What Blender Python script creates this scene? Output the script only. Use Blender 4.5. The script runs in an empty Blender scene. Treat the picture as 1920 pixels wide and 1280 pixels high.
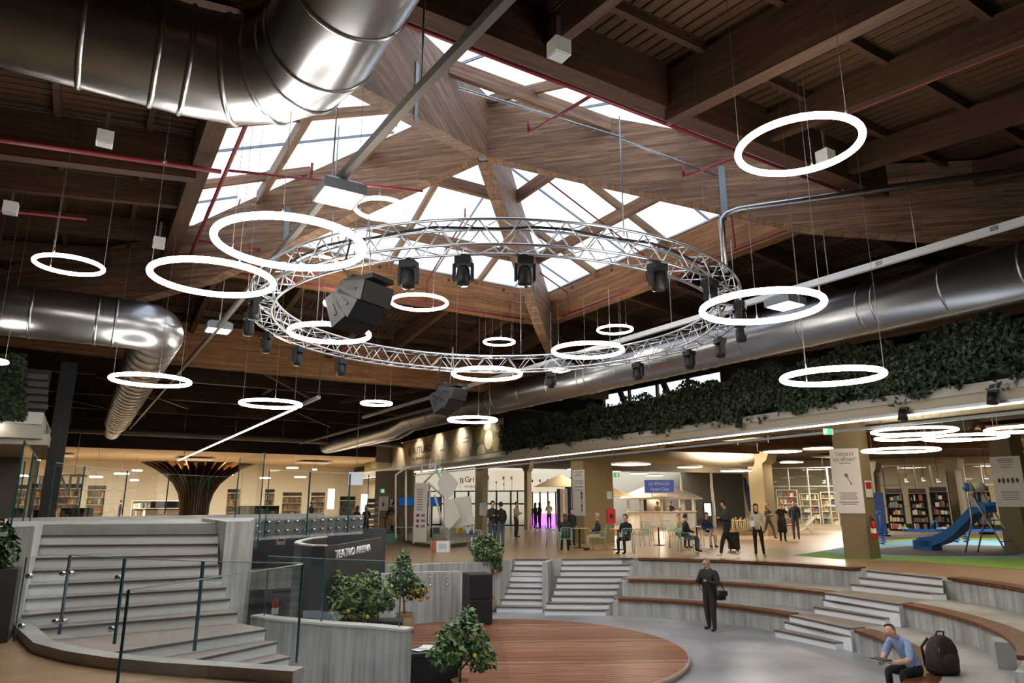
import bpy, bmesh, math, random
from mathutils import Vector, Matrix, Quaternion
from mathutils.geometry import tessellate_polygon
random.seed(7)
SC = bpy.context.scene
COL = SC.collection
PI = math.pi
R = math.radians

# ------------------------------------------------------------------ camera
CAM_H, FPX = 1.75, 1280.0
PITCH = math.atan(300 / 1280.0)
YAW = math.atan(810 * math.cos(PITCH) / 1280.0)
cam_data = bpy.data.cameras.new('camera')
cam_data.sensor_width = 36.0
cam_data.lens = 36.0 * FPX / 1920.0
cam_data.clip_start, cam_data.clip_end = 0.05, 400
cam = bpy.data.objects.new('camera', cam_data)
COL.objects.link(cam)
cam.location = (0, 0, CAM_H)
cam.rotation_euler = (PI / 2 + PITCH, 0, -YAW)
SC.camera = cam

# ------------------------------------------------------------------ sky and exposure
w = bpy.data.worlds.new('overcast_sky'); SC.world = w
w.use_nodes = True
wn, wl = w.node_tree.nodes, w.node_tree.links
bg = wn['Background']
tc = wn.new('ShaderNodeTexCoord'); sep = wn.new('ShaderNodeSeparateXYZ'); rampw = wn.new('ShaderNodeValToRGB')
wl.new(tc.outputs['Generated'], sep.inputs[0]); wl.new(sep.outputs['Z'], rampw.inputs[0])
rampw.color_ramp.elements[0].color = (0.78, 0.84, 0.92, 1)
rampw.color_ramp.elements[1].color = (0.80, 0.88, 1.0, 1)
wl.new(rampw.outputs[0], bg.inputs['Color'])
bg.inputs['Strength'].default_value = 1.7
SC.view_settings.view_transform = 'Standard'
SC.view_settings.look = 'None'
SC.view_settings.exposure = 0.65
SC.view_settings.gamma = 1.0
SC.view_settings.use_curve_mapping = False
SC.cycles.max_bounces = 6
SC.cycles.diffuse_bounces = 3
SC.cycles.glossy_bounces = 3
SC.cycles.adaptive_threshold = 0.04
SC.cycles.transparent_max_bounces = 16
SC.cycles.sample_clamp_indirect = 6.0
SC.cycles.caustics_reflective = False
SC.cycles.caustics_refractive = False

def portal(loc, sx, sy, rot):
    L = bpy.data.lights.new('sky_portal', 'AREA'); L.shape = 'RECTANGLE'; L.size = sx; L.size_y = sy
    L.cycles.is_portal = True
    o = bpy.data.objects.new('sky_portal', L); COL.objects.link(o); o.location = loc; o.rotation_euler = rot
    return o
portal((7.37, 13.33, 9.05), 12.2, 12.2, (0, 0, 0))

# ------------------------------------------------------------------ pixel helpers (1920 x 1280 frame)
_fw = Vector((math.sin(YAW) * math.cos(PITCH), math.cos(YAW) * math.cos(PITCH), math.sin(PITCH)))
_rt = Vector((math.cos(YAW), -math.sin(YAW), 0))
_up = _rt.cross(_fw)
EYE = Vector((0, 0, CAM_H))
def ray(x, y): return (_fw * FPX + _rt * (x - 960) + _up * (640 - y)).normalized()
def atz(x, y, z):
    d = ray(x, y); return EYE + d * ((z - CAM_H) / d.z)
def atX(x, y, X):
    d = ray(x, y); return EYE + d * (X / d.x)
def atY(x, y, Y):
    d = ray(x, y); return EYE + d * (Y / d.y)
def atd(x, y, dist):
    d = ray(x, y); return EYE + d * (dist / math.hypot(d.x, d.y))
def zat(x, y, p):
    return atd(x, y, math.hypot(p[0], p[1])).z
def onplane(x, y, p, n):
    d = ray(x, y); n = Vector(n); return EYE + d * ((Vector(p) - EYE).dot(n) / d.dot(n))

# ------------------------------------------------------------------ mesh building
class MB:
    def __init__(s): s.v = []; s.f = []; s.m = []; s.sm = []
    def add(s, vs, fs, mi=0, smooth=False):
        b = len(s.v); s.v += [tuple(v) for v in vs]
        for f in fs: s.f.append(tuple(i + b for i in f)); s.m.append(mi); s.sm.append(smooth)
        return s
    def box(s, c, d, mi=0, rz=0.0, M=None):
        x, y, z = d[0] / 2, d[1] / 2, d[2] / 2
        vs = [Vector((a * x, b * y, e * z)) for e in (-1, 1) for b in (-1, 1) for a in (-1, 1)]
        if rz: q = Matrix.Rotation(rz, 3, 'Z'); vs = [q @ v for v in vs]
        if M is not None: vs = [M @ v for v in vs]
        vs = [v + Vector(c) for v in vs]
        return s.add(vs, [(0, 2, 3, 1), (4, 5, 7, 6), (0, 1, 5, 4), (2, 6, 7, 3), (0, 4, 6, 2), (1, 3, 7, 5)], mi)
    def bar(s, p0, p1, w, h, mi=0, up=(0, 0, 1)):
        p0, p1 = Vector(p0), Vector(p1); t = (p1 - p0).normalized(); u = Vector(up)
        sd = t.cross(u)
        if sd.length < 1e-4: sd = t.cross(Vector((1, 0, 0)))
        sd.normalize(); u = sd.cross(t)
        vs = []
        for p in (p0, p1):
            for a, b in ((-1, -1), (1, -1), (1, 1), (-1, 1)): vs.append(p + sd * (a * w / 2) + u * (b * h / 2))
        return s.add(vs, [(3, 2, 1, 0), (4, 5, 6, 7), (0, 1, 5, 4), (1, 2, 6, 5), (2, 3, 7, 6), (3, 0, 4, 7)], mi)
    def tube(s, pts, r, n=8, mi=0, closed=False, cap=True, smooth=True):
        pts = [Vector(p) for p in pts]; N = len(pts)
        rr = r if isinstance(r, (list, tuple)) else [r] * N
        rings = []; prev = None
        for i, p in enumerate(pts):
            if closed: t = pts[(i + 1) % N] - pts[i - 1]
            elif i == 0: t = pts[1] - p
            elif i == N - 1: t = p - pts[i - 1]
            else: t = (pts[i + 1] - p).normalized() + (p - pts[i - 1]).normalized()
            t = t.normalized() if t.length > 1e-9 else Vector((0, 0, 1))
            if prev is None:
                a = Vector((0, 0, 1)) if abs(t.z) < .9 else Vector((1, 0, 0)); u = t.cross(a).normalized()
            else:
                u = prev - t * prev.dot(t); u = u.normalized() if u.length > 1e-6 else t.orthogonal().normalized()
            prev = u; v = t.cross(u)
            rings.append([p + (u * math.cos(2 * PI * k / n) + v * math.sin(2 * PI * k / n)) * rr[i] for k in range(n)])
        vs = [q for rg in rings for q in rg]; fs = []
        for i in range(N if closed else N - 1):
            j = (i + 1) % N
            for k in range(n): k2 = (k + 1) % n; fs.append((i * n + k, i * n + k2, j * n + k2, j * n + k))
        if cap and not closed: fs.append(tuple(range(n))[::-1]); fs.append(tuple((N - 1) * n + k for k in range(n)))
        return s.add(vs, fs, mi, smooth)
    def prism(s, poly, z0, z1, mi=0, mt=None):
        n = len(poly); vs = [(p[0], p[1], z0) for p in poly] + [(p[0], p[1], z1) for p in poly]
        ar = sum(poly[i][0] * poly[(i + 1) % n][1] - poly[(i + 1) % n][0] * poly[i][1] for i in range(n))
        b, t = list(range(n))[::-1], list(range(n, 2 * n)); sides = [(i, (i + 1) % n, n + (i + 1) % n, n + i) for i in range(n)]
        if ar < 0: b, t = b[::-1], t[::-1]; sides = [q[::-1] for q in sides]
        s.add(vs, [tuple(b)] + sides, mi)
        s.f.append(tuple(i + len(s.v) - 2 * n for i in t)); s.m.append(mi if mt is None else mt); s.sm.append(False)
        return s
    def arcslab(s, c, r0, r1, a0, a1, z0, z1, n=24, mi=0, c1=None):
        c1 = c1 or c
        for i in range(n):
            A, B = a0 + (a1 - a0) * i / n, a0 + (a1 - a0) * (i + 1) / n
            q = [(c[0] + r0 * math.cos(A), c[1] + r0 * math.sin(A)), (c1[0] + r1 * math.cos(A), c1[1] + r1 * math.sin(A)),
                 (c1[0] + r1 * math.cos(B), c1[1] + r1 * math.sin(B)), (c[0] + r0 * math.cos(B), c[1] + r0 * math.sin(B))]
            vs = [(*p, z0) for p in q] + [(*p, z1) for p in q]
            fs = [(3, 2, 1, 0), (4, 5, 6, 7), (3, 0, 4, 7), (1, 2, 6, 5)]
            if i == 0: fs.append((0, 1, 5, 4))
            if i == n - 1: fs.append((2, 3, 7, 6))
            s.add(vs, fs, mi)
        return s
    def lathe(s, prof, c=(0, 0, 0), n=16, mi=0, smooth=True, cap=True, sx=1, sy=1):
        vs = []; fs = []
        for r, z in prof:
            for k in range(n): a = 2 * PI * k / n; vs.append((c[0] + sx * r * math.cos(a), c[1] + sy * r * math.sin(a), c[2] + z))
        for i in range(len(prof) - 1):
            for k in range(n): k2 = (k + 1) % n; fs.append((i * n + k, i * n + k2, (i + 1) * n + k2, (i + 1) * n + k))
        if cap: fs.append(tuple(range(n))[::-1]); fs.append(tuple((len(prof) - 1) * n + k for k in range(n)))
        return s.add(vs, fs, mi, smooth)
    def ball(s, c, r, n=10, m=6, mi=0):
        rx, ry, rz = (r, r, r) if not isinstance(r, (tuple, list)) else r
        prof = [(math.sin(PI * i / m), -math.cos(PI * i / m)) for i in range(m + 1)]
        vs = []; fs = []
        for a, z in prof:
            for k in range(n): t = 2 * PI * k / n; vs.append((c[0] + rx * a * math.cos(t), c[1] + ry * a * math.sin(t), c[2] + rz * z))
        for i in range(m):
            for k in range(n): k2 = (k + 1) % n; fs.append((i * n + k, i * n + k2, (i + 1) * n + k2, (i + 1) * n + k))
        return s.add(vs, fs, mi, True)
    def quad(s, a, b, c, d, mi=0): return s.add([a, b, c, d], [(0, 1, 2, 3)], mi)
    def wallstrip(s, pts, z0, z1, th, mi=0, side=1):
        """a vertical wall of thickness th following plan points; z1 may be a list"""
        P = [Vector((p[0], p[1], 0)) for p in pts]; N = len(P); off = []
        for i in range(N):
            t = (P[min(i + 1, N - 1)] - P[max(i - 1, 0)]).normalized(); off.append(Vector((-t.y, t.x, 0)) * th * side)
        zt = z1 if isinstance(z1, (list, tuple)) else [z1] * N
        zb = z0 if isinstance(z0, (list, tuple)) else [z0] * N
        for i in range(N - 1):
            j = i + 1; a, b, c, d = P[i], P[j], P[j] + off[j], P[i] + off[i]
            vs = [(a.x, a.y, zb[i]), (b.x, b.y, zb[j]), (c.x, c.y, zb[j]), (d.x, d.y, zb[i]), (a.x, a.y, zt[i]), (b.x, b.y, zt[j]), (c.x, c.y, zt[j]), (d.x, d.y, zt[i])]
            fs = [(3, 2, 1, 0), (4, 5, 6, 7), (0, 1, 5, 4), (2, 3, 7, 6)]
            if i == 0: fs.append((3, 0, 4, 7))
            if j == N - 1: fs.append((1, 2, 6, 5))
            if side < 0: fs = [f[::-1] for f in fs]
            s.add(vs, fs, mi)
        return s
    def mesh(s, name, mats):
        me = bpy.data.meshes.new(name); me.from_pydata(s.v, [], s.f)
        for m in (mats if isinstance(mats, (list, tuple)) else [mats]): me.materials.append(m)
        me.polygons.foreach_set('material_index', s.m); me.polygons.foreach_set('use_smooth', s.sm); me.update()
        return me
    def build(s, name, mats, parent=None):
        return link(name, s.mesh(name, mats), parent)

def link(name, data, parent=None):
    o = bpy.data.objects.new(name, data); COL.objects.link(o)
    if parent is not None: adopt(o, parent)
    return o
def adopt(o, parent):
    o.parent = parent
    if parent.get('_off') is None and parent.type == 'EMPTY' and parent.location.length > 0:
        o.matrix_parent_inverse = Matrix.Translation(-parent.location)
def thing(name, label, cat, loc=(0, 0, 0), group=None, local=False):
    o = bpy.data.objects.new(name, None); COL.objects.link(o); o.location = loc
    o.empty_display_size = .2
    tag(o, label, cat, group)
    return o
def tag(o, label=None, cat=None, group=None, kind=None):
    if label: o['label'] = label
    if cat: o['category'] = cat
    if group: o['group'] = group
    if kind: o['kind'] = kind
    return o
def struct(o, label=None):
    o['kind'] = 'structure'
    if label: o['label'] = label
    return o
def room(name, label=None, loc=(0, 0, 0)):
    o = bpy.data.objects.new(name, None); COL.objects.link(o); o.location = loc; o['kind'] = 'structure'
    if label: o['label'] = label
    return o
def copy_tree(o, loc=None, rz=None, label=None, parent=None):
    c = o.copy(); COL.objects.link(c)
    if parent is not None: c.parent = parent
    for ch in o.children: copy_tree(ch, parent=c)
    if loc is not None: c.location = loc
    if rz is not None: c.rotation_euler = (0, 0, rz)
    if label: c['label'] = label
    return c
def lerp(a, b, t): return Vector(a) + (Vector(b) - Vector(a)) * t
# ------------------------------------------------------------------ materials
_M = {}
def srgb(c): return tuple(((x / 255) / 12.92 if x / 255 <= .04045 else ((x / 255 + .055) / 1.055) ** 2.4) for x in c) + (1,)
def mat(name, col, rough=.6, metal=0, noise=None, amt=.25, bump=0, emit=None, es=0, trans=0, spec=None, coords='Object', coat=0):
    """col sRGB 0-255; noise = mapping scale xyz for colour mottling"""
    if name in _M: return _M[name]
    m = bpy.data.materials.new(name); m.use_nodes = True; nt = m.node_tree; b = nt.nodes['Principled BSDF']
    c = srgb(col); b.inputs['Base Color'].default_value = c; b.inputs['Roughness'].default_value = rough; b.inputs['Metallic'].default_value = metal
    if spec is not None: b.inputs['Specular IOR Level'].default_value = spec
    if coat: b.inputs['Coat Weight'].default_value = coat; b.inputs['Coat Roughness'].default_value = .15
    if trans: b.inputs['Transmission Weight'].default_value = trans
    if emit: b.inputs['Emission Color'].default_value = srgb(emit); b.inputs['Emission Strength'].default_value = es
    if noise:
        tcn = nt.nodes.new('ShaderNodeTexCoord'); mp = nt.nodes.new('ShaderNodeMapping'); nz = nt.nodes.new('ShaderNodeTexNoise'); cr = nt.nodes.new('ShaderNodeValToRGB')
        mp.inputs['Scale'].default_value = noise; nz.inputs['Scale'].default_value = 1; nz.inputs['Detail'].default_value = 5
        nt.links.new(tcn.outputs[coords], mp.inputs[0]); nt.links.new(mp.outputs[0], nz.inputs['Vector']); nt.links.new(nz.outputs['Fac'], cr.inputs[0])
        e = cr.color_ramp.elements; e[0].position, e[1].position = .3, .7
        e[0].color = tuple(x * (1 - amt) for x in c[:3]) + (1,); e[1].color = tuple(min(1, x * (1 + amt)) for x in c[:3]) + (1,)
        nt.links.new(cr.outputs[0], b.inputs['Base Color'])
        if bump:
            bp = nt.nodes.new('ShaderNodeBump'); bp.inputs['Strength'].default_value = bump; bp.inputs['Distance'].default_value = .02
            nt.links.new(nz.outputs['Fac'], bp.inputs['Height']); nt.links.new(bp.outputs[0], b.inputs['Normal'])
    _M[name] = m
    return m
def emis(name, col, s):
    if name in _M: return _M[name]
    m = bpy.data.materials.new(name); m.use_nodes = True; nt = m.node_tree; nt.nodes.remove(nt.nodes['Principled BSDF'])
    e = nt.nodes.new('ShaderNodeEmission'); e.inputs[0].default_value = srgb(col); e.inputs[1].default_value = s
    nt.links.new(e.outputs[0], nt.nodes['Material Output'].inputs[0]); _M[name] = m
    return m
def glassmat(name, tint, refl=.06, alpha=.9):
    """thin architectural glass: mostly see-through with a sharp fresnel reflection"""
    if name in _M: return _M[name]
    m = bpy.data.materials.new(name); m.use_nodes = True; nt = m.node_tree; nt.nodes.remove(nt.nodes['Principled BSDF'])
    t = nt.nodes.new('ShaderNodeBsdfTransparent'); t.inputs[0].default_value = tint
    g = nt.nodes.new('ShaderNodeBsdfGlossy'); g.inputs['Roughness'].default_value = .01; g.inputs[0].default_value = (.9, .95, .95, 1)
    fr = nt.nodes.new('ShaderNodeFresnel'); ge = nt.nodes.new('ShaderNodeNewGeometry'); mr = nt.nodes.new('ShaderNodeMapRange'); mr.inputs[3].default_value = 1.45; mr.inputs[4].default_value = 1 / 1.45
    nt.links.new(ge.outputs['Backfacing'], mr.inputs[0]); nt.links.new(mr.outputs[0], fr.inputs[0])
    mx = nt.nodes.new('ShaderNodeMixShader'); nt.links.new(fr.outputs[0], mx.inputs[0]); nt.links.new(t.outputs[0], mx.inputs[1]); nt.links.new(g.outputs[0], mx.inputs[2])
    nt.links.new(mx.outputs[0], nt.nodes['Material Output'].inputs[0]); _M[name] = m
    return m
def woodbeam(name, col, dark=.45, lam=.045, rough=.65, axis='X', grain=1.0):
    """glulam: lamella lines across local z, grain along local x"""
    if name in _M: return _M[name]
    m = bpy.data.materials.new(name); m.use_nodes = True; nt = m.node_tree; b = nt.nodes['Principled BSDF']; b.inputs['Roughness'].default_value = rough
    b.inputs['Specular IOR Level'].default_value = .25
    N, L = nt.nodes.new, nt.links.new; c = srgb(col)
    tcn = N('ShaderNodeTexCoord'); mp = N('ShaderNodeMapping'); nz = N('ShaderNodeTexNoise'); cr = N('ShaderNodeValToRGB')
    mp.inputs['Scale'].default_value = (.8 * grain, 12 * grain, 14 * grain); nz.inputs['Scale'].default_value = 1.3; nz.inputs['Detail'].default_value = 6; nz.inputs['Roughness'].default_value = .65
    L(tcn.outputs['Object'], mp.inputs[0]); L(mp.outputs[0], nz.inputs['Vector']); L(nz.outputs['Fac'], cr.inputs[0])
    e = cr.color_ramp.elements; e[0].position, e[1].position = .32, .68
    e[0].color = tuple(x * dark for x in c[:3]) + (1,); e[1].color = tuple(min(1, x * 1.25) for x in c[:3]) + (1,)
    br = N('ShaderNodeTexBrick'); mp2 = N('ShaderNodeMapping'); br.inputs['Scale'].default_value = 1
    mp2.inputs['Rotation'].default_value = (PI / 2, 0, 0)
    br.inputs['Brick Width'].default_value = 3.1; br.inputs['Row Height'].default_value = lam; br.inputs['Mortar Size'].default_value = .0025
    br.inputs['Color1'].default_value = (1, 1, 1, 1); br.inputs['Color2'].default_value = (.62, .6, .58, 1); br.inputs['Mortar'].default_value = (.25, .2, .17, 1)
    L(tcn.outputs['Object'], mp2.inputs[0]); L(mp2.outputs[0], br.inputs['Vector'])
    mx = N('ShaderNodeMixRGB'); mx.blend_type = 'MULTIPLY'; mx.inputs[0].default_value = .9
    L(cr.outputs[0], mx.inputs[1]); L(br.outputs['Color'], mx.inputs[2]); L(mx.outputs[0], b.inputs['Base Color'])
    _M[name] = m
    return m
def boardconcrete(name, col, amt=.3):
    """board-marked concrete: vertical streaks, pores"""
    if name in _M: return _M[name]
    m = bpy.data.materials.new(name); m.use_nodes = True; nt = m.node_tree; b = nt.nodes['Principled BSDF']; b.inputs['Roughness'].default_value = .85
    b.inputs['Specular IOR Level'].default_value = .2
    N, L = nt.nodes.new, nt.links.new; c = srgb(col)
    tcn = N('ShaderNodeTexCoord'); mp = N('ShaderNodeMapping'); nz = N('ShaderNodeTexNoise'); cr = N('ShaderNodeValToRGB')
    mp.inputs['Scale'].default_value = (7.5, 7.5, .35); nz.inputs['Scale'].default_value = 1; nz.inputs['Detail'].default_value = 7; nz.inputs['Roughness'].default_value = .7
    L(tcn.outputs['Object'], mp.inputs[0]); L(mp.outputs[0], nz.inputs['Vector']); L(nz.outputs['Fac'], cr.inputs[0])
    e = cr.color_ramp.elements; e[0].position, e[1].position = .34, .66
    e[0].color = tuple(x * (1 - amt) for x in c[:3]) + (1,); e[1].color = tuple(min(1, x * (1 + amt)) for x in c[:3]) + (1,)
    n2 = N('ShaderNodeTexNoise'); n2.inputs['Scale'].default_value = 1.4; n2.inputs['Detail'].default_value = 3; L(tcn.outputs['Object'], n2.inputs['Vector'])
    mx = N('ShaderNodeMixRGB'); mx.blend_type = 'OVERLAY'; mx.inputs[0].default_value = .35; L(cr.outputs[0], mx.inputs[1]); L(n2.outputs['Fac'], mx.inputs[2])
    vo = N('ShaderNodeTexVoronoi'); vo.inputs['Scale'].default_value = 5.5; L(tcn.outputs['Object'], vo.inputs['Vector'])
    vr = N('ShaderNodeValToRGB'); vr.color_ramp.elements[0].position = .05; vr.color_ramp.elements[1].position = .09; vr.color_ramp.elements[0].color = (.35, .35, .35, 1)
    L(vo.outputs['Distance'], vr.inputs[0])
    m2 = N('ShaderNodeMixRGB'); m2.blend_type = 'MULTIPLY'; m2.inputs[0].default_value = .5; L(mx.outputs[0], m2.inputs[1]); L(vr.outputs[0], m2.inputs[2])
    L(m2.outputs[0], b.inputs['Base Color'])
    bp = N('ShaderNodeBump'); bp.inputs['Strength'].default_value = .35; bp.inputs['Distance'].default_value = .02; L(nz.outputs['Fac'], bp.inputs['Height']); L(bp.outputs[0], b.inputs['Normal'])
    _M[name] = m
    return m
def plankfloor(name, c1, c2, width=.14, length=1.6, rot=0, rough=.25, mortar=(.4, .33, .27), coat=0):
    if name in _M: return _M[name]
    m = bpy.data.materials.new(name); m.use_nodes = True; nt = m.node_tree; b = nt.nodes['Principled BSDF']; b.inputs['Roughness'].default_value = rough
    N, L = nt.nodes.new, nt.links.new
    tcn = N('ShaderNodeTexCoord'); mp = N('ShaderNodeMapping'); mp.inputs['Rotation'].default_value = (0, 0, rot); br = N('ShaderNodeTexBrick')
    br.inputs['Scale'].default_value = 1; br.inputs['Brick Width'].default_value = length; br.inputs['Row Height'].default_value = width; br.inputs['Mortar Size'].default_value = .003
    br.inputs['Color1'].default_value = srgb(c1); br.inputs['Color2'].default_value = srgb(c2); br.inputs['Mortar'].default_value = (*[srgb(c1)[i] * mortar[i] for i in range(3)], 1)
    L(tcn.outputs['Object'], mp.inputs[0]); L(mp.outputs[0], br.inputs['Vector'])
    mp2 = N('ShaderNodeMapping'); mp2.inputs['Rotation'].default_value = (0, 0, rot); mp2.inputs['Scale'].default_value = (1.2, 22, 1); nz = N('ShaderNodeTexNoise'); nz.inputs['Scale'].default_value = 1; nz.inputs['Detail'].default_value = 4
    L(tcn.outputs['Object'], mp2.inputs[0]); L(mp2.outputs[0], nz.inputs['Vector'])
    mx = N('ShaderNodeMixRGB'); mx.blend_type = 'OVERLAY'; mx.inputs[0].default_value = .35; L(br.outputs['Color'], mx.inputs[1]); L(nz.outputs['Fac'], mx.inputs[2])
    L(mx.outputs[0], b.inputs['Base Color']); _M[name] = m
    if coat: b.inputs['Coat Weight'].default_value = coat; b.inputs['Coat Roughness'].default_value = .1
    return m

GLU = woodbeam('glulam_timber', (134, 104, 82), lam=.06)
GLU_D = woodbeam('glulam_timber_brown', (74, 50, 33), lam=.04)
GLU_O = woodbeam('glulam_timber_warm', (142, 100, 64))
PLK = woodbeam('roof_plank_wood', (72, 50, 31), lam=.5)
STEEL = mat('galvanised_duct', (168, 169, 172), .3, 1.0, (2, 2, 2), .06)
STEEL2 = mat('zinc_steel', (150, 156, 162), .38, .9)
ALU = mat('truss_aluminium', (214, 216, 220), .28, 1.0)
SGREY = mat('grey_steel_plate', (110, 118, 126), .45, .5)
DARKM = mat('black_metal', (24, 24, 26), .5, .2)
BLACK = mat('black_plastic', (17, 17, 19), .55)
BLKG = mat('black_speaker_paint', (44, 44, 47), .6, 0, (60, 60, 60), .15, .1)
REDP = mat('red_pipe_paint', (112, 24, 34), .4)
WHITEP = mat('white_paint', (226, 226, 222), .5)
OFFW = mat('off_white_plaster', (214, 208, 192), .8)
GREYP = mat('light_grey_plastic', (176, 178, 180), .5)
CONC = boardconcrete('board_marked_concrete', (172, 172, 168), .3)
CONCS = mat('smooth_concrete', (158, 157, 155), .6, 0, (1.4, 1.4, 1.4), .2)
CONCF = mat('polished_concrete_floor', (142, 143, 151), .38, 0, (.8, .8, .8), .34)
BENCH = woodbeam('bench_wood', (122, 76, 46), lam=.5, rough=.35)
STEPG = mat('grey_step_tread', (138, 126, 120), .45, 0, (3, 3, 3), .1)
STEPW = mat('white_step_riser', (236, 239, 242), .55)
NOSE = mat('dark_step_nosing', (84, 80, 80), .5)
TAUPE = mat('taupe_column_paint', (128, 114, 88), .75)
TAUPE_L = mat('beige_wall_paint', (186, 172, 142), .8)
CREAM = mat('cream_wall_paint', (216, 206, 182), .8)
GLASS = glassmat('clear_glass', (.93, .965, .955, 1))
WIRE = mat('suspension_wire', (96, 94, 92), .6)
GEDGE = mat('glass_edge_green', (26, 84, 92), .15, 0, spec=.8)
GEDGE_L = mat('glass_edge_pale', (150, 190, 186), .15, 0, spec=.8)
RING = emis('ring_lamp_glow', (255, 247, 234), 22.0)
WARM = emis('warm_lamp_glow', (255, 236, 205), 9.0)
LEDW = emis('led_strip_glow', (255, 240, 218), 10.0)
BROWNF = plankfloor('timber_look_floor', (166, 138, 108), (150, 122, 95), .18, 1.2, R(0), .3)
LEAF = mat('ivy_leaf', (50, 64, 46), .5, 0, (9, 9, 9), .5)
LEAF2 = mat('citrus_leaf', (50, 84, 40), .4, 0, (14, 14, 14), .35)
LEAF3 = mat('citrus_leaf_light', (104, 132, 70), .45, 0, (14, 14, 14), .3)
BARK = mat('bark', (92, 72, 52), .9, 0, (12, 12, 3), .3)
SKIN = mat('skin', (206, 158, 132), .55)
HAIRD = mat('dark_hair', (34, 26, 22), .6)
HAIRG = mat('grey_hair', (150, 146, 142), .7)
HAIRB = mat('brown_hair', (84, 54, 34), .6)
# ------------------------------------------------------------------ roof: pyramid skylight on a 12 m frame, timber roof falling away on four sides
CX, CY, HS = 7.37, 13.33, 6.0
SIDES = {'near': (Vector((0, -1, 0)), Vector((1, 0, 0))), 'left': (Vector((-1, 0, 0)), Vector((0, -1, 0))),
         'far': (Vector((0, 1, 0)), Vector((-1, 0, 0))), 'right': (Vector((1, 0, 0)), Vector((0, 1, 0)))}
def sp(side, a, s, z):          # a along the edge, s outward from the apex
    n, t = SIDES[side]; return Vector((CX, CY, z)) + n * s + t * a
def beam(name, p0, p1, wd, hd, m, parent, prof=None):
    """timber with its grain along local x; p0, p1 on the centre of the top face"""
    p0, p1 = Vector(p0), Vector(p1); L = (p1 - p0).length
    b = MB().box((L / 2, 0, -hd / 2), (L, wd, hd))
    o = b.build(name, m, None)
    t = (p1 - p0).normalized(); y = Vector((0, 0, 1)).cross(t).normalized(); z = t.cross(y)
    Mx = Matrix((t, y, z)).transposed().to_4x4(); Mx.translation = p0
    o.matrix_world = Mx
    if parent is not None: o.parent = parent
    return o

roof = room('ceiling', 'dark timber roof of planks, rafters and glulam beams around the skylight')
def zpl(s): return 8.72 - .115 * s            # plank underside, s measured from the frame outwards
# hip beams with their drooping underside
hip_prof_b = [(0, 9.86), (5, 7.32), (6.4, 6.96), (8, 6.6), (10, 6.5), (12.3, 6.45)]
hip_prof_t = [(0, 11.5), (6.0, 8.62), (12.3, 7.95)]
q2 = math.sqrt(2)
for k, ang in enumerate((45, 135, 225, 315)):
    poly = [(x * q2 + .12, z) for x, z in hip_prof_b] + [(x * q2 + .12, z) for x, z in hip_prof_t[::-1]]
    n = len(poly); vs = [(x, -.17, z) for x, z in poly] + [(x, .17, z) for x, z in poly]
    fs = [tuple(range(n)), tuple(range(2 * n - 1, n - 1, -1))] + [((i + 1) % n, i, n + i, n + (i + 1) % n) for i in range(n)]
    o = MB().add(vs, fs).build('hip_beam', GLU, roof)
    o.location = (CX, CY, 0); o.rotation_euler = (0, 0, R(ang))
# steel shoe at the apex and hanger plates on the hips
b = MB()
for ang in (0, 90, 180, 270):
    c = Vector((math.cos(R(ang)), math.sin(R(ang)), 0)) * .2
    b.box((CX + c.x, CY + c.y, 10.55), (.02, .3, 1.1), rz=R(ang))
b.box((CX, CY, 9.93), (.3, .3, .06), rz=R(45))
b.build('apex_shoe', SGREY, roof)
for (ang, t) in ((315, 3.9), (135, 3.6), (225, 3.4), (45, 3.8)):
    for sgn in (-1, 1):
        d = Vector((math.cos(R(ang)), math.sin(R(ang)), 0)); nn = Vector((-d.y, d.x, 0)) * (.185 * sgn); c = Vector((CX, CY, 0)) + d * (t * q2) + nn
        zb = 9.86 - .51 * t
        b = MB().box((c.x, c.y, zb + .5), (.14, .016, 1.15), rz=R(ang))
        b.build('hanger_plate', SGREY, roof)
# frame beams round the opening
fr_z0, fr_z1 = 7.88, 9.02
for sd in SIDES:
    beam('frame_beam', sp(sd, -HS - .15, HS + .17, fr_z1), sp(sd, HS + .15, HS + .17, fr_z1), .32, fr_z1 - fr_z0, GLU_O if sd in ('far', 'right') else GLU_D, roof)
    for a in (-4.2, -2.1, .3, 2.4, 4.5):         # bolt holes in the upstand
        if sd in ('far', 'right'):
            p = sp(sd, a, HS + .005, 8.86); n = SIDES[sd][0]
            MB().tube([p + n * .03, p - n * .012], .055, 10).build('bolt_hole', BLACK, roof)
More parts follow.
